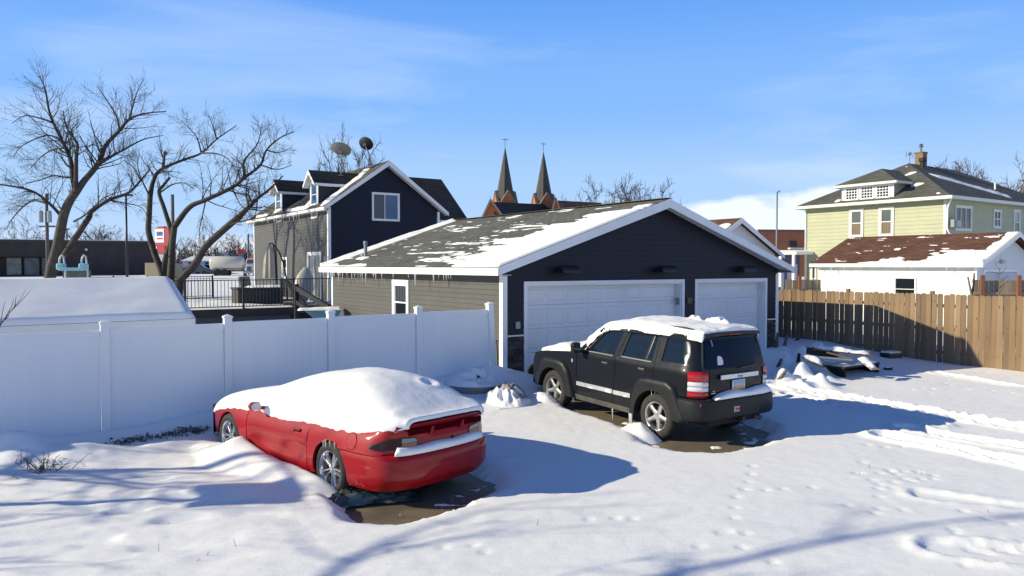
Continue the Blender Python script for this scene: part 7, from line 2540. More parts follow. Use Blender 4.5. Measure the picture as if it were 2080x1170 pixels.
stA, stB = gpt(-60, D0), gpt(334, D0)
zt_s = at(100, 491, D0).z
SA_ = R(25)
store = thing('brown_store', 'long flat roofed dark brown store with glazed shopfront at its left end', 'store', stB, SA_)
ZT = zt_s - stB.z
BRW = mat('brown_brick', (0.048, 0.037, 0.034), 0.85, var=0.18, vscale=0.8)
MB().box(-13.0, 0, 0, 26, -0.5, ZT).box(-34, -13.0, 0.0, 26, 2.55, ZT).box(-34, -13.0, 1.2, 26, -0.5, 2.549).build('wall', BRW, store)
MB().box(-34, 0.1, -0.15, 0.0, ZT - 0.25, ZT + 0.05).build('parapet', mat('parapet_brown', (0.05, 0.04, 0.038), 0.7), store)
MB().box(-34, 0.1, -0.14, 26, ZT + 0.051, ZT + 0.12).build('roof_snow', SNOW, store)
for k, (a, b) in enumerate(((-33, -29.5), (-29, -25.5), (-24.5, -22.4), (-22.2, -20.1), (-19.0, -17.2), (-17.0, -15.2), (-15.0, -13.2))):
    f = MB()
    f.box(a, b, 0.9, 1.0, 2.35, 2.5).box(a, b, 0.9, 1.0, 0, 0.15).box(a, a + 0.08, 0.9, 1.0, 0.151, 2.349).box(b - 0.08, b, 0.9, 1.0, 0.151, 2.349)
    w = f.build('shop_window', BLACKM, store)
    MB().box(a + 0.08, b - 0.08, 0.95, 0.96, 0.15, 2.35).build('pane', mat('shop_glass_%d' % (k % 3), ((0.10, 0.11, 0.10), (0.16, 0.16, 0.13), (0.07, 0.09, 0.10))[k % 3], 0.15, var=0.5, vscale=1.5), w)
for x in (-19.7, -13.0):
    MB().box(x - 0.25, x, 0.0, 0.25, -0.3, 2.55).build('column', BLACKM, store)
MB().lathe([(0.001, 0.2), (0.13, 0.14), (0.2, 0), (0.13, -0.14), (0.001, -0.2)], 12, Matrix.Translation((-9.6, -0.3, ZT - 1.2)), cap=False).build('wall_lamp', mat('lamp_globe', (0.7, 0.7, 0.68), 0.4), store)


def pole(name, label, px, top, D, r, colour, extra=None, cat='pole'):
    b = gpt(px, D)
    h = at(px, top, D).z - b.z
    t = thing(name, label, cat, b)
    MB().tube([(0, 0, -0.3), (0, 0, h)], [r, r * 0.75], 10).build('shaft', colour, t, smooth=True)
    if extra:
        extra(t, h)
    return t


WPOLE = mat('grey_pole', (0.11, 0.10, 0.095), 0.85, var=0.2, vscale=2)


def cross(t, h):
    MB().box(-0.6, 0.6, -0.06, 0.06, h - 2.5, h - 2.38).build('crossarm', WPOLE, t)
    for s in (-0.32, 0.32):
        MB().lathe([(0.16, -0.45), (0.16, 0.35), (0.05, 0.42)], 10, Matrix.Translation((s, -0.2, h - 1.7))).build('transformer', mat('transformer_grey', (0.32, 0.34, 0.35), 0.5), t)


def lamp_head(t, h):
    MB().box(-0.3, 0.5, -0.15, 0.15, h - 0.05, h + 0.10).build('lamp_head', BLACKM, t)


def small_head(t, h):
    MB().tube([(0, 0, h), (0.25, 0, h + 0.15)], 0.05, 6).build('bracket', WPOLE, t)


pole('utility_pole', 'grey utility pole with two transformer cans beside the tall bare tree', 97, 393, 55, 0.14, WPOLE, cross, 'utility pole')
pole('lamp_post', 'thin black lamp post standing before the brown store', 258, 397, 60, 0.10, BLACKM, lamp_head, 'lamp post')
pole('utility_pole', 'pale weathered wooden pole beside the red pylon sign', 352, 395, 46, 0.13, mat('pale_pole', (0.16, 0.145, 0.11), 0.85, var=0.2), None, 'utility pole')
pole('lamp_post', 'short dark street lamp above the brown store roof', 137, 466, 120, 0.16, WPOLE, lamp_head, 'lamp post')
pole('lamp_post', 'tall thin street light over the brick building at the right', 1577, 391, 62, 0.08, mat('steel_pole', (0.18, 0.20, 0.23), 0.5), small_head, 'lamp post')
pole('utility_pole', 'distant pole with a small can close to the dark house wall', 505, 475, 100, 0.14, WPOLE, cross, 'utility pole')
hy = gpt(78, 60)
hd = thing('marker_post', 'yellow marker post in the snow before the brown store', 'post', (hy.x, hy.y, hy.z))
MB().lathe([(0.13, -0.1), (0.13, 0.95), (0.05, 1.1), (0.001, 1.12)], 10, cap=False).build('post', mat('safety_yellow', (0.55, 0.33, 0.10), 0.6), hd, smooth=True)
MB().obox((0, 0, 0.75), (0.36, 0.16, 0.16)).build('arm', mat('safety_yellow', (0, 0, 0)), hd, bevel=0.03)
# pylon sign
sg = gpt(330, 85)
sign = thing('pylon_sign', 'red and white pylon sign behind the twin stemmed tree', 'sign', sg, R(-20))
zs_ = lambda y: at(330, y, 85).z - sg.z
SRED = mat('sign_red', (0.42, 0.03, 0.04), 0.4)
SWHT = mat('sign_white', (0.75, 0.75, 0.75), 0.4)
MB().box(-0.45, 0.45, -0.2, 0.2, -0.3, zs_(512)).build('shaft', mat('sign_post', (0.35, 0.36, 0.38), 0.5), sign)
MB().box(-0.75, 1.3, -0.30, 0.30, zs_(500), zs_(463)).build('cabinet', SRED, sign)
MB().box(-0.72, 0.62, -0.34, -0.301, zs_(493), zs_(465)).build('face_panel', SWHT, sign)
MB().box(-0.42, 0.42, -0.36, -0.341, zs_(479), zs_(471)).build('blue_panel', mat('sign_blue', (0.05, 0.08, 0.30), 0.4), sign)
MB().box(-0.42, 0.42, -0.36, -0.341, zs_(486), zs_(483.5)).build('red_strip', SRED, sign)
MB().box(-0.75, 0.62, -0.28, 0.28, zs_(514), zs_(500.3)).build('price_panel', SRED, sign)
for k in range(2):
    MB().box(-0.95, -0.45, -0.32, -0.285, zs_(512 - k * 7), zs_(508 - k * 7)).build('price_plate', SWHT, sign)
MB().box(-0.4, 0.5, -0.25, 0.25, zs_(462.8), zs_(460)).build('top_cap', SRED, sign)
cr = gpt(312, 80)
cb = thing('cabinet_box', 'tan steel utility cabinet at the foot of the pylon sign', 'cabinet', cr, 0.1)
zz = at(312, 534, 80).z - cr.z
MB().box(-0.75, 0.75, -0.4, 0.4, 0, zz).build('body', mat('cabinet_tan', (0.55, 0.42, 0.24), 0.6), cb, bevel=0.03)
MB().box(0.78, 2.9, 0.0, 0.4, 0, zz * 0.97).build('side_unit', mat('cabinet_olive', (0.20, 0.20, 0.15), 0.7), cb)
MB().box(-0.6, 0.6, -0.43, -0.401, 0.3, zz - 0.25).build('door', mat('cabinet_tan', (0, 0, 0)), cb)


def shedlike(name, label, cat, px0, px1, ytop, yeave, D, wall, roof, depth=10, pitch_front=True):
    a, b = gpt(px0, D), gpt(px1, D)
    w = (b - a).x
    t = thing(name, label, cat, a, 0)
    ze_, zt2 = at(px0, yeave, D).z - a.z, at(px0, ytop, D).z - a.z
    MB().prism([(0.2, 0.2, -0.5), (0.2, depth - 0.2, -0.5), (0.2, depth - 0.2, ze_), (0.2, depth / 2, zt2 - 0.15), (0.2, 0.2, ze_)], (w - 0.4, 0, 0)).build('wall', wall, t)
    slab('roof', [(0, -0.1, ze_), (w, -0.1, ze_), (w, depth / 2, zt2), (0, depth / 2, zt2)], 0.15, roof, t)
    slab('roof', [(w, depth + 0.1, ze_), (0, depth + 0.1, ze_), (0, depth / 2, zt2), (w, depth / 2, zt2)], 0.15, roof, t)
    n = max(2, int(w / 3))
    for k in range(n):
        x = 0.5 + (w - 1.0) * (k + 0.3) / n
        f = MB().box(x, x + min(1.2, w / n * 0.5), 0.10, 0.19, 0.9, min(2.1, ze_ - 0.3)).build('window', BLACKM, t)
    return t


PW = mat('far_white', (0.55, 0.57, 0.60), 0.7)
shedlike('metal_shed', 'long white metal shed beyond the parking lot', 'shed', 368, 445, 520, 529, 150, mat('far_grey', (0.30, 0.33, 0.40), 0.7), mat('far_snow_roof', (0.72, 0.73, 0.75), 0.7))
shedlike('blue_roof_building', 'blue grey roofed building above the long white shed', 'building', 440, 472, 511, 519, 190, mat('far_grey', (0, 0, 0)), mat('blue_roof', (0.24, 0.30, 0.40), 0.6))
shedlike('green_roof_building', 'low building with green roof behind the tanker truck', 'building', 448, 494, 519, 530, 165, PW, mat('green_roof', (0.05, 0.22, 0.14), 0.6))
rr = shedlike('red_roof_restaurant', 'restaurant with pinkish red roof next to the dark house wall', 'restaurant', 495, 545, 515, 532, 120, mat('far_dark', (0.06, 0.05, 0.055), 0.7), mat('pink_roof', (0.50, 0.075, 0.14), 0.6))
b = at(497, 515, 119)
rsn = thing('restaurant_sign', 'red and white sign over the pinkish roof', 'sign', (b.x, b.y, gpt(497, 119).z), 0)
zz0 = gpt(497, 119).z
MB().box(-1.0, 0.25, -0.15, 0.15, at(497, 515, 119).z - zz0, at(497, 506, 119).z - zz0).build('red_panel', SRED, rsn, bevel=0.1)
MB().box(-1.3, -0.9, -0.2, 0.2, at(497, 516, 119).z - zz0, at(497, 504, 119).z - zz0).build('emblem', mat('sign_pale_red', (0.6, 0.15, 0.14), 0.4), rsn, bevel=0.15)
MB().box(0.3, 1.45, -0.15, 0.15, at(497, 513, 119).z - zz0, at(497, 505, 119).z - zz0).build('white_panel', SWHT, rsn)
MB().box(0.45, 1.3, -0.17, -0.151, at(497, 511, 119).z - zz0, at(497, 507, 119).z - zz0).build('grey_panel', mat('sign_grey', (0.3, 0.3, 0.3), 0.5), rsn)
MB().box(-0.1, 0.1, -0.1, 0.1, 0, at(497, 514, 119).z - zz0).build('shaft', BLACKM, rsn)
# tanker truck facing the camera
tk = gpt(500, 95)
truck = thing('tanker_truck', 'white tanker truck parked beyond the deck beside the dark house', 'truck', tk, R(8))
k_ = 95 / 1500.0
TWH = mat('truck_white', (0.62, 0.62, 0.60), 0.4, var=0.06)
TAN2 = mat('tank_cream', (0.58, 0.55, 0.48), 0.35, var=0.08, vscale=1)
m = MB().lathe([(0.3, 0), (0.75, 0.12), (0.88, 0.3), (0.88, 4.0), (0.75, 4.15), (0.3, 4.3)], 20, Matrix.Translation((-0.4, 0.9, 1.75)) @ Matrix.Rotation(R(-90), 4, 'Y'))
m.build('tank', TAN2, truck, smooth=True)
MB().box(-4.4, 0.2, 0.55, 1.25, 0.75, 0.95).build('chassis', BLACKM, truck)
MB().box(-4.2, -0.6, 0.2, 1.6, 0.86, 1.02).build('side_rail', mat('truck_tan', (0.42, 0.36, 0.26), 0.6), truck)
MB().prism([(0.0, -0.3, 0.9), (1.25, -0.3, 0.9), (1.25, -0.3, 1.75), (1.05, -0.3, 2.35), (0.15, -0.3, 2.35), (0.0, -0.3, 1.75)], (0, 1.3, 0)).build('cab', TWH, truck, bevel=0.06)
MB().prism([(0.10, -0.315, 1.72), (1.15, -0.315, 1.72), (1.02, -0.315, 2.22), (0.22, -0.315, 2.22)], (0, 0.01, 0)).build('windscreen', GLASS, truck)
MB().prism([(0.12, -1.25, 0.72), (1.13, -1.25, 0.72), (1.05, -1.25, 1.45), (0.20, -1.25, 1.45)], (0, 0.94, 0.12)).build('bonnet', TWH, truck, bevel=0.08)
MB().box(0.36, 0.90, -1.29, -1.255, 0.72, 1.36).build('grille', mat('grille_grey', (0.12, 0.13, 0.15), 0.4, metal=0.5), truck)
MB().box(-0.05, 1.30, -1.40, -1.30, 0.45, 0.70).build('bumper', mat('truck_bumper', (0.45, 0.46, 0.47), 0.4), truck)
for x in (0.05, 1.20):
    MB().lathe([(0.001, 0.02), (0.09, 0.02), (0.09, 0)], 10, Matrix.Translation((x, -1.2, 0.98)) @ Matrix.Rotation(R(90), 4, 'X'), cap=False).build('headlamp', CLEARL, truck)
    MB().box(x - 0.32 if x < 0.5 else x + 0.2, x - 0.2 if x < 0.5 else x + 0.32, -0.45, -0.35, 1.6, 2.0).build('mirror', TWH, truck)
for (x, y) in ((-0.0, -0.7), (1.2, -0.7), (-3.6, 0.2), (-2.7, 0.2), (-3.6, 1.7), (-2.7, 1.7)):
    MB().lathe([(0.1, -0.14), (0.46, -0.14), (0.5, -0.1), (0.5, 0.1), (0.46, 0.14), (0.1, 0.14)], 16, Matrix.Translation((x, y, 0.5)) @ Matrix.Rotation(R(90), 4, 'X' if x < -1 else 'Y')).build('wheel', RUBBER, truck)


def far_car(label, px, D, colour, rot):
    p = gpt(px, D)
    t = thing('parked_car', label, 'car', p, rot, 'cars parked far behind the deck')
    prof = [(-2.2, 0.35), (-2.25, 0.75), (-2.0, 0.95), (-1.2, 1.02), (-0.75, 1.5), (0.8, 1.55), (1.35, 1.02), (2.1, 0.92), (2.25, 0.65), (2.2, 0.35)]
    MB().prism([(x, -0.85, z) for x, z in prof], (0, 1.7, 0)).build('body', colour, t, bevel=0.1)
    MB().prism([(-1.05, -0.86, 1.05), (-0.7, -0.86, 1.42), (0.72, -0.86, 1.46), (1.15, -0.86, 1.05)], (0, 1.72, 0)).build('side_glass', GLASS, t)
    for x in (-1.35, 1.35):
        for y in (-0.8, 0.8):
            MB().lathe([(0.05, -0.1), (0.32, -0.1), (0.33, 0.1), (0.05, 0.1)], 14, Matrix.Translation((x, y, 0.33)) @ Matrix.Rotation(R(90), 4, 'X')).build('wheel', RUBBER, t)


NV = mat('car_navy', (0.03, 0.035, 0.06), 0.3, coat=0.5)
far_car('dark blue car parked left of the slanting trunk, far off', 398, 105, NV, 0.1)
far_car('dark car parked between the slanting trunk and the tanker', 424, 112, mat('car_black', (0.025, 0.025, 0.03), 0.3, coat=0.5), 2.9)
# ploughed snow heaps in the lot
for k, (px, D, w, h, lb) in enumerate(((195, 62, 2.2, 1.3, 'ploughed snow heap right of the pool slide'), (238, 63, 1.3, 0.7, 'smaller ploughed snow heap beside the black lamp post'), (15, 60, 2.6, 0.8, 'low snow heap at the left edge before the store'))):
    c = gpt(px, D)
    U, V = np.meshgrid(np.linspace(-1, 1, 40), np.linspace(-1, 1, 24), indexing='ij')
    Z = h * np.clip(1 - U ** 2 - V ** 2, 0, 1) ** 0.7 * (1 + 0.5 * fbm(U * 3 + k, V * 3, 4, 5)) - 0.05
    hp = np_mesh('snow_heap', np.stack([(U * w).ravel(), (V * w * 0.6).ravel(), Z.ravel()], 1), grid_faces(40, 24), SNOW)
    hp.location = c
    tag(hp, lb, 'snow heap', 'ploughed snow heaps')

# ------------------------------------------------------------------ twin spired church
CH_D = 150.0
ch0 = gpt(1060, CH_D)
church = thing('church', 'orange brick church with two dark pointed spires topped by crosses', 'church', ch0, R(18))
SLATE = mat('slate', (0.052, 0.050, 0.044), 0.75, var=0.2, vscale=0.5)
OBR = mat('orange_brick', (0.36, 0.115, 0.050), 0.85, var=0.15, vscale=0.6)
COPE = mat('stone_coping', (0.22, 0.17, 0.13), 0.8)
rinv = Matrix.Rotation(-R(18), 3, 'Z')


def cl(px, py, D):
    return rinv @ (at(px, py, D) - ch0)


for k, (px, ap, base, D) in enumerate(((1026, 297, 412, 150.0), (1104, 306, 416, 157.0))):
    a, b = cl(px, ap, D), cl(px, base, D)
    rb = 20.5 * D / 1500
    s = MB()
    n = 8
    ring = [(b.x + rb * math.cos(2 * math.pi * (i + 0.5) / n), b.y + rb * math.sin(2 * math.pi * (i + 0.5) / n), b.z) for i in range(n)]
    s.add(ring + [tuple(a)], [(i, (i + 1) % n, n) for i in range(n)])
    so = s.build('spire', SLATE, church)
    hgt = (cl(px, ap - 17, D) - a).z
    MB().tube([a, a + Vector((0, 0, hgt))], 0.05, 6).tube([a + Vector((-0.62, 0, hgt - 0.35)), a + Vector((0.62, 0, hgt - 0.35))], 0.06, 6).build('cross', mat('cross_iron', (0.05, 0.055, 0.07), 0.5), so)
    tw = rb * 0.90
    MB().box(b.x - tw, b.x + tw, b.y - tw, b.y + tw, 0, b.z + 0.2).build('tower', OBR, church)
    for ang in range(4):
        Rm = Matrix.Rotation(math.pi / 2 * ang, 3, 'Z')
        g = [(-tw, -tw - 0.25, b.z - 0.8), (tw, -tw - 0.25, b.z - 0.8), (0, -tw - 0.25, b.z + 2.2)]
        pts = [Vector((b.x, b.y, 0)) + Rm @ Vector(p) for p in g]
        MB().prism(pts, Rm @ Vector((0, tw * 0.9, 0))).build('tower_gable', OBR, church)
        for sgn in (-1, 1):
            p0 = Vector((b.x, b.y, 0)) + Rm @ Vector((sgn * (tw + 0.1), -tw - 0.12, b.z - 0.85))
            p1 = Vector((b.x, b.y, 0)) + Rm @ Vector((0, -tw - 0.12, b.z + 2.3))
            MB().beam(p0, p1, 0.55, 0.22).build('coping', COPE, church)
            q = Rm @ Vector((0, tw * 1.0, 0))
            MB().prism([p0, p1, p1 + q, p0 + q], (0, 0, 0.15)).build('gable_roof', SLATE, church)
# nave: long roof seen from the side with a brick gable at each end
a0, a1 = cl(996, 408, 140), cl(1235, 413, 168)
for (pl_, pa, pr, D) in ((980, 996, 1014, 140.0), (1117, 1128, 1137, 150.0)):
    base_z = cl(pa, 437, D).z
    A_, B_, C_ = cl(pl_, 440, D), cl(pa, 407 if pa < 1100 else 404, D), cl(pr + 4, 436, D)
    MB().prism([(A_.x, A_.y, 0), (C_.x, C_.y, 0), (C_.x, C_.y, C_.z), tuple(B_), (A_.x, A_.y, A_.z)], (0.2, 1.5, 0)).build('gable', OBR, church)
    MB().beam(A_ + Vector((0, -0.2, 0)), B_ + Vector((0, -0.2, 0.1)), 0.6, 0.35).build('coping', COPE, church)
    MB().beam(C_ + Vector((0, -0.2, 0)), B_ + Vector((0, -0.2, 0.1)), 0.6, 0.35).build('coping', COPE, church)
    MB().lathe([(0.12, 0), (0.05, 0.5), (0.001, 1.0)], 6, Matrix.Translation(B_), cap=False).build('finial', COPE, church)
r0, r1, r2, r3 = cl(998, 410, 141), cl(1128, 416, 158), cl(1128, 446, 152), cl(1010, 446, 139)
MB().prism([r0, r1, r2, r3], (0, 0.4, -0.2)).build('nave_roof', mat('dark_slate', (0.020, 0.019, 0.021), 0.8), church)
r0, r1, r2, r3 = cl(1130, 407, 151), cl(1222, 412, 160), cl(1222, 446, 156), cl(1136, 446, 149)
MB().prism([r0, r1, r2, r3], (0, 0.4, -0.2)).build('nave_roof', mat('rusty_slate', (0.085, 0.045, 0.030), 0.85, var=0.35, vscale=0.35), church)

# ------------------------------------------------------------------ brick building and small wall at the right, far behind
bb = gpt(1540, 90)
bk = thing('brick_building', 'flat roofed orange brick building beyond the green house', 'building', bb, R(8))
bw = (gpt(1655, 90) - bb).x
BZ = at(1600, 467, 90).z - bb.z
MB().box(0, bw, 0, 15, -0.5, BZ).build('wall', mat('far_brick', (0.34, 0.125, 0.065), 0.85, var=0.12, vscale=0.7), bk)
MB().box(-0.1, bw + 0.1, -0.12, 0.0, BZ - 0.2, BZ + 0.06).build('coping', mat('brick_coping', (0.20, 0.09, 0.06), 0.8), bk)
wx_ = (gpt(1607, 90) - bb).x
w = MB().box(wx_, wx_ + 1.0, -0.05, -0.003, BZ - 2.0, BZ - 1.3).build('window', mat('far_window', (0.04, 0.04, 0.045), 0.3), bk)
for k in range(1, 4):
    MB().box(wx_ + k * 0.25 - 0.02, wx_ + k * 0.25 + 0.02, -0.07, -0.051, BZ - 2.0, BZ - 1.3).build('glazing_bar', BLACKM, w)
MB().box(wx_ - 0.2, wx_ + 1.8, -0.6, -0.02, BZ - 2.35, BZ - 2.15).build('canopy', mat('canopy_white', (0.6, 0.6, 0.6), 0.6), bk)
# ------------------------------------------------------------------ rubbish round the yard, all half buried
PLANKS = [mat('old_board_%s' % n_, c, 0.85, var=0.35, vscale=5, stretch=(1, 6, 6)) for n_, c in (('grey', (0.16, 0.145, 0.13)), ('brown', (0.12, 0.085, 0.055)), ('dark', (0.028, 0.025, 0.023)), ('pale', (0.30, 0.27, 0.22)))]


def board(label, a, b, w, h, material, group, snow=True, name='board'):
    a, b = Vector(a), Vector(b)
    t = thing(name, label, 'board', a, 0, group)
    MB().beam((0, 0, 0), b - a, w, h).build('plank', material, t)
    if snow:
        d = b - a
        side = Vector((-d.y, d.x, 0)).normalized()
        sd_ = len(label)
        slope_snow('snow_cap', t, d * 0.04 - side * (w * 0.62) + Vector((0, 0, h / 2 + 0.001)), d, side, d.length * 0.92, w * 1.24,
                   lambda U, V: 0.075 - 0.10 * np.abs(V / (w * 0.62) - 1) ** 2 + 0.07 * fbm(U * 4 + sd_, V * 5, 3, sd_) - 0.05 * np.clip(1 - np.minimum(U, d.length * 0.92 - U) / 0.1, 0, 1), 26, 10)
    return t


def on_snow(px, py, dz=0.0, z=0.35):
    p = gp(px, py, z)
    return Vector((p.x, p.y, sz(p.x, p.y) + dz))


GD = 'boards in the heap by the wooden fence'
board('long brown board sloping across the top of the heap', at(1650, 708, 17.8), at(1772, 722, 17.4), 0.22, 0.05, PLANKS[1], GD)
board('charred round log jutting left from the heap', at(1640, 712, 17.9), at(1700, 722, 17.8), 0.20, 0.16, PLANKS[2], GD, False)
board('pale grey board lying over the middle of the heap', at(1678, 715, 17.5), at(1730, 728, 17.3), 0.18, 0.03, PLANKS[0], GD, False)
board('thin tan board at the front of the heap', at(1663, 725, 17.3), at(1730, 731, 17.2), 0.12, 0.03, PLANKS[3], GD, False)
board('snow topped board low on the left of the heap', at(1630, 724, 17.2), at(1672, 744, 17.0), 0.20, 0.05, PLANKS[0], GD)
board('dark board under the low left board', at(1640, 733, 17.1), at(1675, 746, 16.9), 0.14, 0.03, PLANKS[2], GD, False)
board('pale board sliding off the right end of the heap', at(1750, 728, 17.3), at(1778, 750, 16.9), 0.22, 0.04, PLANKS[3], GD)
board('brown plank end poking right above the snow', at(1725, 718, 17.6), at(1765, 714, 17.9), 0.10, 0.03, PLANKS[3], GD, False)
hb = gp(1712, 742, 0.35)
hole = thing('open_box', 'black open box under the boards of the heap', 'fire box', (hb.x, hb.y, sz(hb.x, hb.y) - 0.1), 0.6)  # black three-sided box in the middle of the heap
m = MB().box(-0.75, 0.75, 0.0, 0.06, 0, 0.28).box(-0.75, -0.69, -0.5, 0.0, 0, 0.28).box(0.69, 0.75, -0.5, 0.0, 0, 0.28)
m.build('side', mat('matt_black', (0.008, 0.008, 0.008), 0.9), hole)
MB().box(-0.78, 0.78, -0.5, 0.08, 0.285, 0.33).build('top', PLANKS[2], hole)
slope_snow('snow_cap', hole, (-0.78, -0.5, 0.331), (1, 0, 0), (0, 1, 0), 1.56, 0.58, lambda U, V: 0.05 + 0.12 * fbm(U * 2.5, V * 2.5, 3, 9), 30, 16)
cs = gp(1810, 718, 0.35)
cr_ = thing('crate', 'small brown crate with a snow lid before the wooden fence', 'crate', (cs.x, cs.y, sz(cs.x, cs.y) - 0.05), 0.4)
for sy in (-0.16, 0.16):
    for k in range(2):
        MB().box(-0.23, 0.23, sy - 0.012, sy + 0.012, 0.01 + k * 0.085, 0.085 + k * 0.085).build('slat', PLANKS[1], cr_)
for sx in (-0.23, 0.23):
    MB().box(sx - 0.012, sx + 0.012, -0.146, 0.146, 0.01, 0.17).build('end_panel', PLANKS[2], cr_)
MB().box(-0.22, 0.22, -0.16, 0.16, 0.172, 0.225).build('snow_lid', SNOW, cr_, bevel=0.03)
bk_ = gp(1804, 740, 0.32)
br_ = thing('brick', 'dark broken brick on the shaded snow', 'brick', (bk_.x, bk_.y, sz(bk_.x, bk_.y) - 0.01), 0.3)
MB().box(-0.10, 0.10, -0.05, 0.05, 0, 0.065).build('block', mat('dark_brick', (0.03, 0.025, 0.03), 0.85), br_, bevel=0.01)
MB().box(-0.09, 0.05, -0.04, 0.04, 0.066, 0.085).build('snow_cap', SNOW, br_, bevel=0.008)
# stumps and stakes sticking out by the garage corner
GS = 'stakes in the snow by the garage corner'
for k, (px, py, ln_, dx, dy, lb) in enumerate(((1576, 716, 0.42, 0.05, 0.0, 'brown stump against the garage corner'), (1592, 712, 0.34, 0.10, 0.0, 'grey stake leaning right of the brown stump'), (1577, 742, 0.22, 0.14, 0.05, 'ragged bark piece beside the dark car'),
                                             (1572, 762, 0.22, 0.26, -0.05, 'flat brown board end behind the dark car'), (1620, 735, 0.24, 0.04, 0, 'thin dark stake right of the ragged bark'), (1600, 700, 0.06, 0.35, 0, 'low plank end at the foot of the wooden fence'))):
    p = on_snow(px, py, -0.12)
    t = thing('stake', lb, 'stake', p, 0, GS)
    MB().tube([(0, 0, 0), (dx * 0.4, dy, ln_ * 0.6), (dx, dy, ln_ + 0.12)], [0.06, 0.05, 0.035], 6).build('stick', PLANKS[(k + 1) % 2 if k < 4 else 2], t)
# basin and snow covered sheet by the left garage corner
bs = gp(965, 790, 0.35)
bz = sz(bs.x, bs.y)
bas = thing('round_basin', 'round basin heaped with snow between the white fence and the garage', 'basin', (bs.x, bs.y, bz - 0.20))
MB().lathe([(0.50, 0), (0.60, 0.16), (0.62, 0.20), (0.58, 0.20), (0.48, 0.02)], 30, cap=False).build('bowl', mat('basin_dark', (0.16, 0.17, 0.19), 0.6), bas, smooth=True)
U, V = np.meshgrid(np.linspace(0, 1, 24), np.linspace(0, 2 * math.pi, 60), indexing='ij')
XX, YY = 0.60 * U * np.cos(V), 0.60 * U * np.sin(V)
ZZ = 0.20 + 0.06 * np.sqrt(np.clip(1 - U ** 2, 0, 1)) + 0.34 * np.clip(fbm(XX * 3 + 5, YY * 3, 3, 6) + 0.2, 0, 1) * (1 - U ** 3) + 0.10 * np.exp(-((XX + 0.05) ** 2 + (YY + 0.1) ** 2) / 0.05)
np_mesh('snow_fill', np.stack([XX.ravel(), YY.ravel(), ZZ.ravel()], 1), grid_faces(24, 60), SNOW, bas)
MB().obox((0.08, -0.18, 0.36), (0.05, 0.30, 0.02), Matrix.Rotation(0.5, 3, 'Y')).build('bark_chip', PLANKS[2], bas)
MB().obox((-0.66, 0.0, 0.10), (0.10, 0.05, 0.14)).build('handle', mat('basin_dark', (0, 0, 0)), bas)


def crumple(name, parent, w, h, top, seed, material, n=36, amp=0.5):
    U, V = np.meshgrid(np.linspace(-1, 1, n), np.linspace(-1, 1, n), indexing='ij')
    q = np.clip(1 - (U ** 2 + V ** 2), 0, 1)
    folds = np.abs(fbm(U * 2.2 + seed, V * 2.2, 4, seed))
    Z = top * q ** 0.9 * (1 - amp * folds * 1.6) - 0.03
    return np_mesh(name, np.stack([(U * w).ravel(), (V * h).ravel(), Z.ravel()], 1), grid_faces(n, n), material, parent)


shp = gp(1034, 806, 0.30)
sht = thing('tarp_heap', 'wrinkled pale sheet heaped with snow at the garage corner', 'tarp', (shp.x, shp.y, sz(shp.x, shp.y) - 0.03), 0.5)
crumple('sheet', sht, 0.38, 0.44, 0.36, 4, mat('pale_sheet', (0.30, 0.28, 0.25), 0.6, var=0.35, vscale=6))
crumple('snow_cap', sht, 0.46, 0.60, 0.34, 7, SNOW, amp=0.75).location = (-0.10, -0.05, 0)
st = on_snow(1012, 775, -0.1)
shv = thing('iron_rod', 'dark iron rod leaning on the last white fence post', 'rod', st)
MB().tube([(0, 0, 0), (-0.03, 0.03, 0.62)], 0.013, 6).build('shaft', mat('rust_dark', (0.05, 0.04, 0.04), 0.7), shv)
MB().obox((-0.03, 0.03, 0.63), (0.05, 0.02, 0.02)).build('tip', mat('rust_dark', (0, 0, 0)), shv)
cap = on_snow(1085, 770, -0.02)
bl = thing('tyre', 'black tyre lying by the garage door behind the dark car', 'tyre', (cap.x, cap.y, cap.z - 0.06), 0.3)
MB().lathe([(0.09, -0.05), (0.145, -0.055), (0.155, 0), (0.145, 0.055), (0.09, 0.05)], 24, Matrix.Translation((0, 0, 0.18)) @ Matrix.Rotation(R(75), 4, 'X'), cap=False).build('casing', RUBBER, bl, smooth=True)
MB().lathe([(0.001, 0), (0.09, 0)], 20, Matrix.Translation((0, 0, 0.18)) @ Matrix.Rotation(R(75), 4, 'X'), cap=False).build('disc', BLACKM, bl)
# dark plastic sheet under the red car's tail
tp0 = gp(772, 1010, 0.03)
tarp = thing('plastic_sheet', 'crumpled dark green plastic sheet under the tail of the red car', 'plastic sheet', (tp0.x, tp0.y, 0.012), R(12))
U, V = np.meshgrid(np.linspace(-1, 1, 70), np.linspace(-1, 1, 40), indexing='ij')
F1 = np.abs(fbm(U * 1.2 + V * 1.5 + 3, V * 4.0 - U * 1.2, 4, 12, 0.55))
edge = np.clip(1 - np.maximum(np.abs(U), np.abs(V)), 0, 1)
Z = 0.02 + 0.26 * np.clip(0.55 - F1, 0, 1) * np.clip(edge * 5, 0, 1) * sstep(1.0, -0.3, U)
XX = U * 0.56 + 0.10 * fbm(V * 2, U * 2, 2, 3) + 0.10 * V
YY = V * 0.27 + 0.06 * fbm(U * 2, V * 2, 2, 5) + 0.08 * U
np_mesh('sheet', np.stack([XX.ravel(), YY.ravel(), Z.ravel()], 1), grid_faces(70, 40), mat('green_plastic_highlights', (0.11, 0.15, 0.14), 0.25, spec=0.6, col2=(0.014, 0.028, 0.026), vscale=5), tarp)  # pale highlights on the folds are painted in by the colour noise

# ------------------------------------------------------------------ weeds, bush and twigs
rs = random.Random(31)
WEED = mat('dead_weed', (0.13, 0.12, 0.11), 0.9, var=0.4, vscale=9)
m = MB()


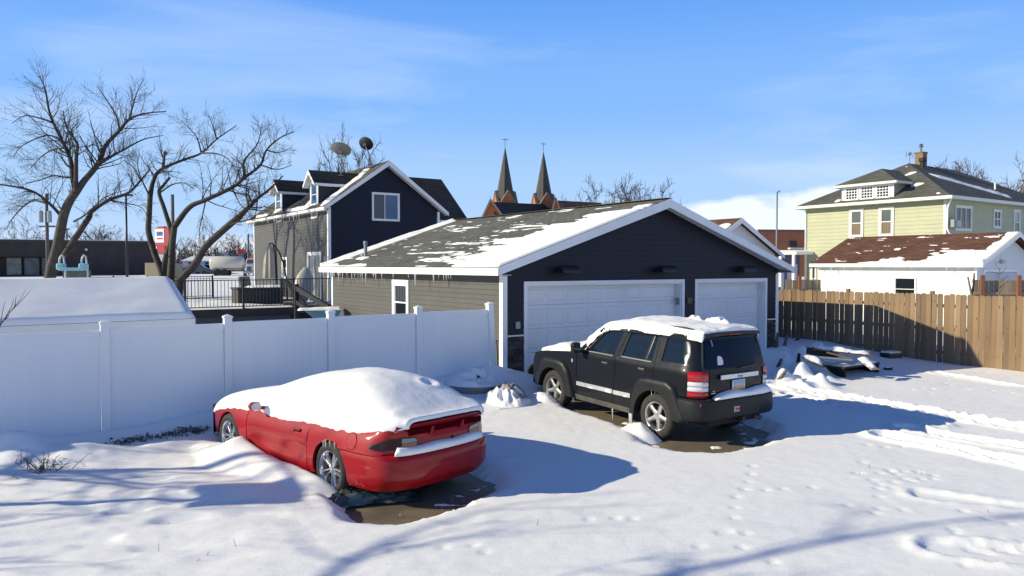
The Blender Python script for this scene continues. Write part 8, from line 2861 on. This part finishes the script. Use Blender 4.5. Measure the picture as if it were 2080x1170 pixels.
def tuft(m, x, y, z, h, n, spread):
    for _ in range(n):
        a = rs.uniform(0, 6.28)
        d = Vector((math.cos(a) * spread * rs.random(), math.sin(a) * spread * rs.random(), h * rs.uniform(0.4, 1.0)))
        p = Vector((x + rs.gauss(0, 0.05), y + rs.gauss(0, 0.03), z))
        m.tube([p, p + d * 0.55 + Vector((0, 0, d.z * 0.1)), p + d + Vector((d.x * 0.4, d.y * 0.4, -abs(d.z) * 0.25))], [0.006, 0.005, 0.003], 3, cap=False)
        q = p + d * 0.8
        l = rs.uniform(0.015, 0.04)
        e = Vector((rs.gauss(0, 1), rs.gauss(0, 1), rs.gauss(0, 0.5))).normalized() * l
        f = Vector((rs.gauss(0, 1), rs.gauss(0, 1), rs.gauss(0, 1))).normalized() * l * 0.6
        m.add([q, q + e + f, q + e * 2, q + e - f], [(0, 1, 2, 3)])


for k in range(60):
    t = rs.random()
    px = 175 + 245 * t ** 0.7
    py = 911 - 33 * (px - 175) / 245 + rs.gauss(0, 2.5)
    p = gp(px, py, 0.16)
    tuft(m, p.x, p.y, sz(p.x, p.y) - 0.02, rs.uniform(0.05, 0.13), rs.choice((2, 3, 6)), 0.12)
wd = m.build('weeds', WEED)
tag(wd, 'dead dark weeds poking out of the snow along the white fence', 'weeds', kind='stuff')
bp_ = gp(85, 932, 0.3)
bush = thing('bush', 'low dead bush half buried in the drift at the left edge', 'bush', (bp_.x, bp_.y, sz(bp_.x, bp_.y) - 0.05))
m = MB()
for _ in range(26):
    a = rs.uniform(0, 6.28)
    p = Vector((rs.gauss(-0.05, 0.16), rs.gauss(0, 0.10), 0.02))
    d = Vector((math.cos(a) * 0.22, math.sin(a) * 0.14, rs.uniform(0.05, 0.26)))
    m.tube([p, p + d * 0.6, p + d], [0.007, 0.005, 0.002], 3, cap=False)
    for _k in range(3):
        q = p + d * rs.uniform(0.4, 1)
        e = Vector((rs.gauss(0, 1), rs.gauss(0, 1), rs.gauss(0, 1))).normalized() * 0.07
        m.tube([q, q + e], [0.004, 0.002], 3, cap=False)
m.build('branches', WEED, bush)
MB().tube([(0, 0, -0.1), (0, 0, 0.1)], 0.03, 6).build('stem', WEED, bush)
sp0 = at(2, 690, 11.9)
sap = thing('sapling', 'thin bare sapling twigs at the left edge before the snowy shed roof', 'sapling', (sp0.x, sp0.y, 0))
m = MB()
base = Vector((0, 0, 0.1))
for pl_ in ([(-6, 690), (0, 662), (22, 632), (44, 604), (52, 588)], [(0, 662), (6, 630), (10, 612)], [(8, 650), (24, 622), (28, 606)], [(22, 632), (46, 608), (62, 590)], [(2, 655), (16, 645), (20, 630)], [(30, 622), (33, 600)]):
    P = [at(x, y, 11.9) - sp0 + Vector((0, 0, sp0.z)) for x, y in pl_]
    m.tube(P, [0.008 * (1 - 0.7 * i / (len(P) - 1)) for i in range(len(P))], 4, cap=False)
m.build('twigs', TWIG, sap)
MB().tube([(-0.06, 0, 0), (-0.05, 0, sp0.z)], [0.02, 0.012], 6).build('stem', TWIG, sap)
# straws on the open snow
m = MB()
for px, py in ((322, 1112), (480, 1104), (420, 1120), (1540, 700), (395, 1130), (1090, 1065), (345, 1055), (1980, 760), (2010, 1040), (1745, 960), (1765, 950), (1872, 963)):
    p = gp(px, py, 0.15)
    z = sz(p.x, p.y)
    m.tube([(p.x, p.y, z - 0.02), (p.x + rs.gauss(0, 0.02), p.y, z + rs.uniform(0.02, 0.08))], [0.004, 0.002], 3, cap=False)
stw = m.build('straw', WEED)
tag(stw, 'a few dry straws standing in the open snow', 'straw', kind='stuff')
# bare shrub stems over the wooden fence
for px, top, base_y, lb, w_ in ((1972, 562, 600, 'pale forked dead stem standing behind the wooden fence', 0.035), (2028, 545, 600, 'thin brushy sapling before the pale board fence', 0.012)):
    D = 22.0
    b = at(px, base_y, D)
    t = thing('dead_stem', lb, 'dead stem', (b.x, b.y, 0.3), 0, 'stems behind the wooden fence')
    m = MB()
    h = at(px, top, D).z - 0.3
    m.tube([(0, 0, 0), (0.02, 0, h * 0.75), (-0.10 if w_ > 0.02 else 0.02, 0, h)], [w_, w_, w_ * 0.7], 5)
    m.build('stem', mat('grey_stem', (0.22, 0.19, 0.17), 0.9), t)
    m = MB()
    if w_ > 0.02:
        m.tube([(0.02, 0, h * 0.72), (0.08, 0, h * 0.9), (0.09, 0, h * 1.05)], [w_, w_ * 0.8, w_ * 0.6], 5)
    for _ in range(26 if w_ < 0.02 else 4):
        z = rs.uniform(0.6, 1.0) * h
        d = Vector((rs.gauss(0, 0.22), rs.gauss(0, 0.1), rs.uniform(0.05, 0.3)))
        m.tube([(0.02, 0, z), Vector((0.02, 0, z)) + d], [0.006, 0.003], 3, cap=False)
    m.build('twigs', TWIG, t)

# ------------------------------------------------------------------ just outside the left edge: what throws the shadows across the yard
def side_tree(label, pos, h, seed, lean, limbs=11, most=(8, 5, 4), r0=0.20):
    rs2 = random.Random(seed)
    t = thing('yard_tree', label, 'tree', pos, 0, 'trees left of the yard')
    mt, mc = MB(), MB()
    P = catmull([(0, 0, -0.2), (lean * 0.3, 0.1, h * 0.25), (lean * 0.8, 0.0, h * 0.5), (lean * 1.6, -0.1, h * 0.8)], 5)
    mt.tube(P, [r0 * (1 - 0.7 * i / (len(P) - 1)) for i in range(len(P))], 9)
    for k in range(limbs):
        i = rs2.randrange(len(P) // 3, len(P))
        a = rs2.uniform(0, 6.28)
        d = Vector((math.cos(a) * 0.8, math.sin(a) * 0.8, rs2.uniform(0.2, 0.8))).normalized()
        spawn(mc, P[i].copy(), d, h * rs2.uniform(0.25, 0.45), 0.05, 0, rs2, up=0.2, most=most, minr=0.008)
    mt.build('trunk', BARK2, t, smooth=True)
    mc.build('crown', TWIG, t, smooth=True)


side_tree('bare yard tree outside the left edge throwing thin shadows over the snow', (-14.6, 8.3, 0), 6.5, 41, 0.3)
side_tree('second bare yard tree outside the left edge nearer the camera', (-13.5, 4.3, 0), 8.0, 43, 0.4, 7, (7, 4, 3), 0.10)
side_tree('third bare yard tree outside the frame beside the camera', (-10.5, 2.9, 0), 7.5, 47, 0.5, 7, (7, 4, 3), 0.07)
hp0 = Vector((-10.5, 7.45, 0.1))
hoop = thing('basketball_hoop', 'basketball hoop outside the left edge whose backboard shadow lies on the snow', 'basketball hoop', hp0, R(8))
MB().tube([(0, 0, 0), (0, 0, 2.9), (0.35, 0, 3.2)], 0.05, 8).build('pole', BLACKM, hoop, smooth=True)
MB().box(0.36, 0.40, -0.38, 0.38, 2.95, 3.52).build('backboard', mat('backboard_white', (0.7, 0.7, 0.7), 0.4), hoop)
MB().tube([Vector((0.68, 0, 3.08)) + Vector((0.23 * math.cos(a), 0.23 * math.sin(a), 0)) for a in np.linspace(0, 6.28, 20)], 0.01, 5).build('rim', mat('rim_orange', (0.5, 0.12, 0.03), 0.5), hoop)
MB().box(-0.4, 0.4, -0.4, 0.4, 0, 0.15).build('base', BLACKM, hoop, bevel=0.03)
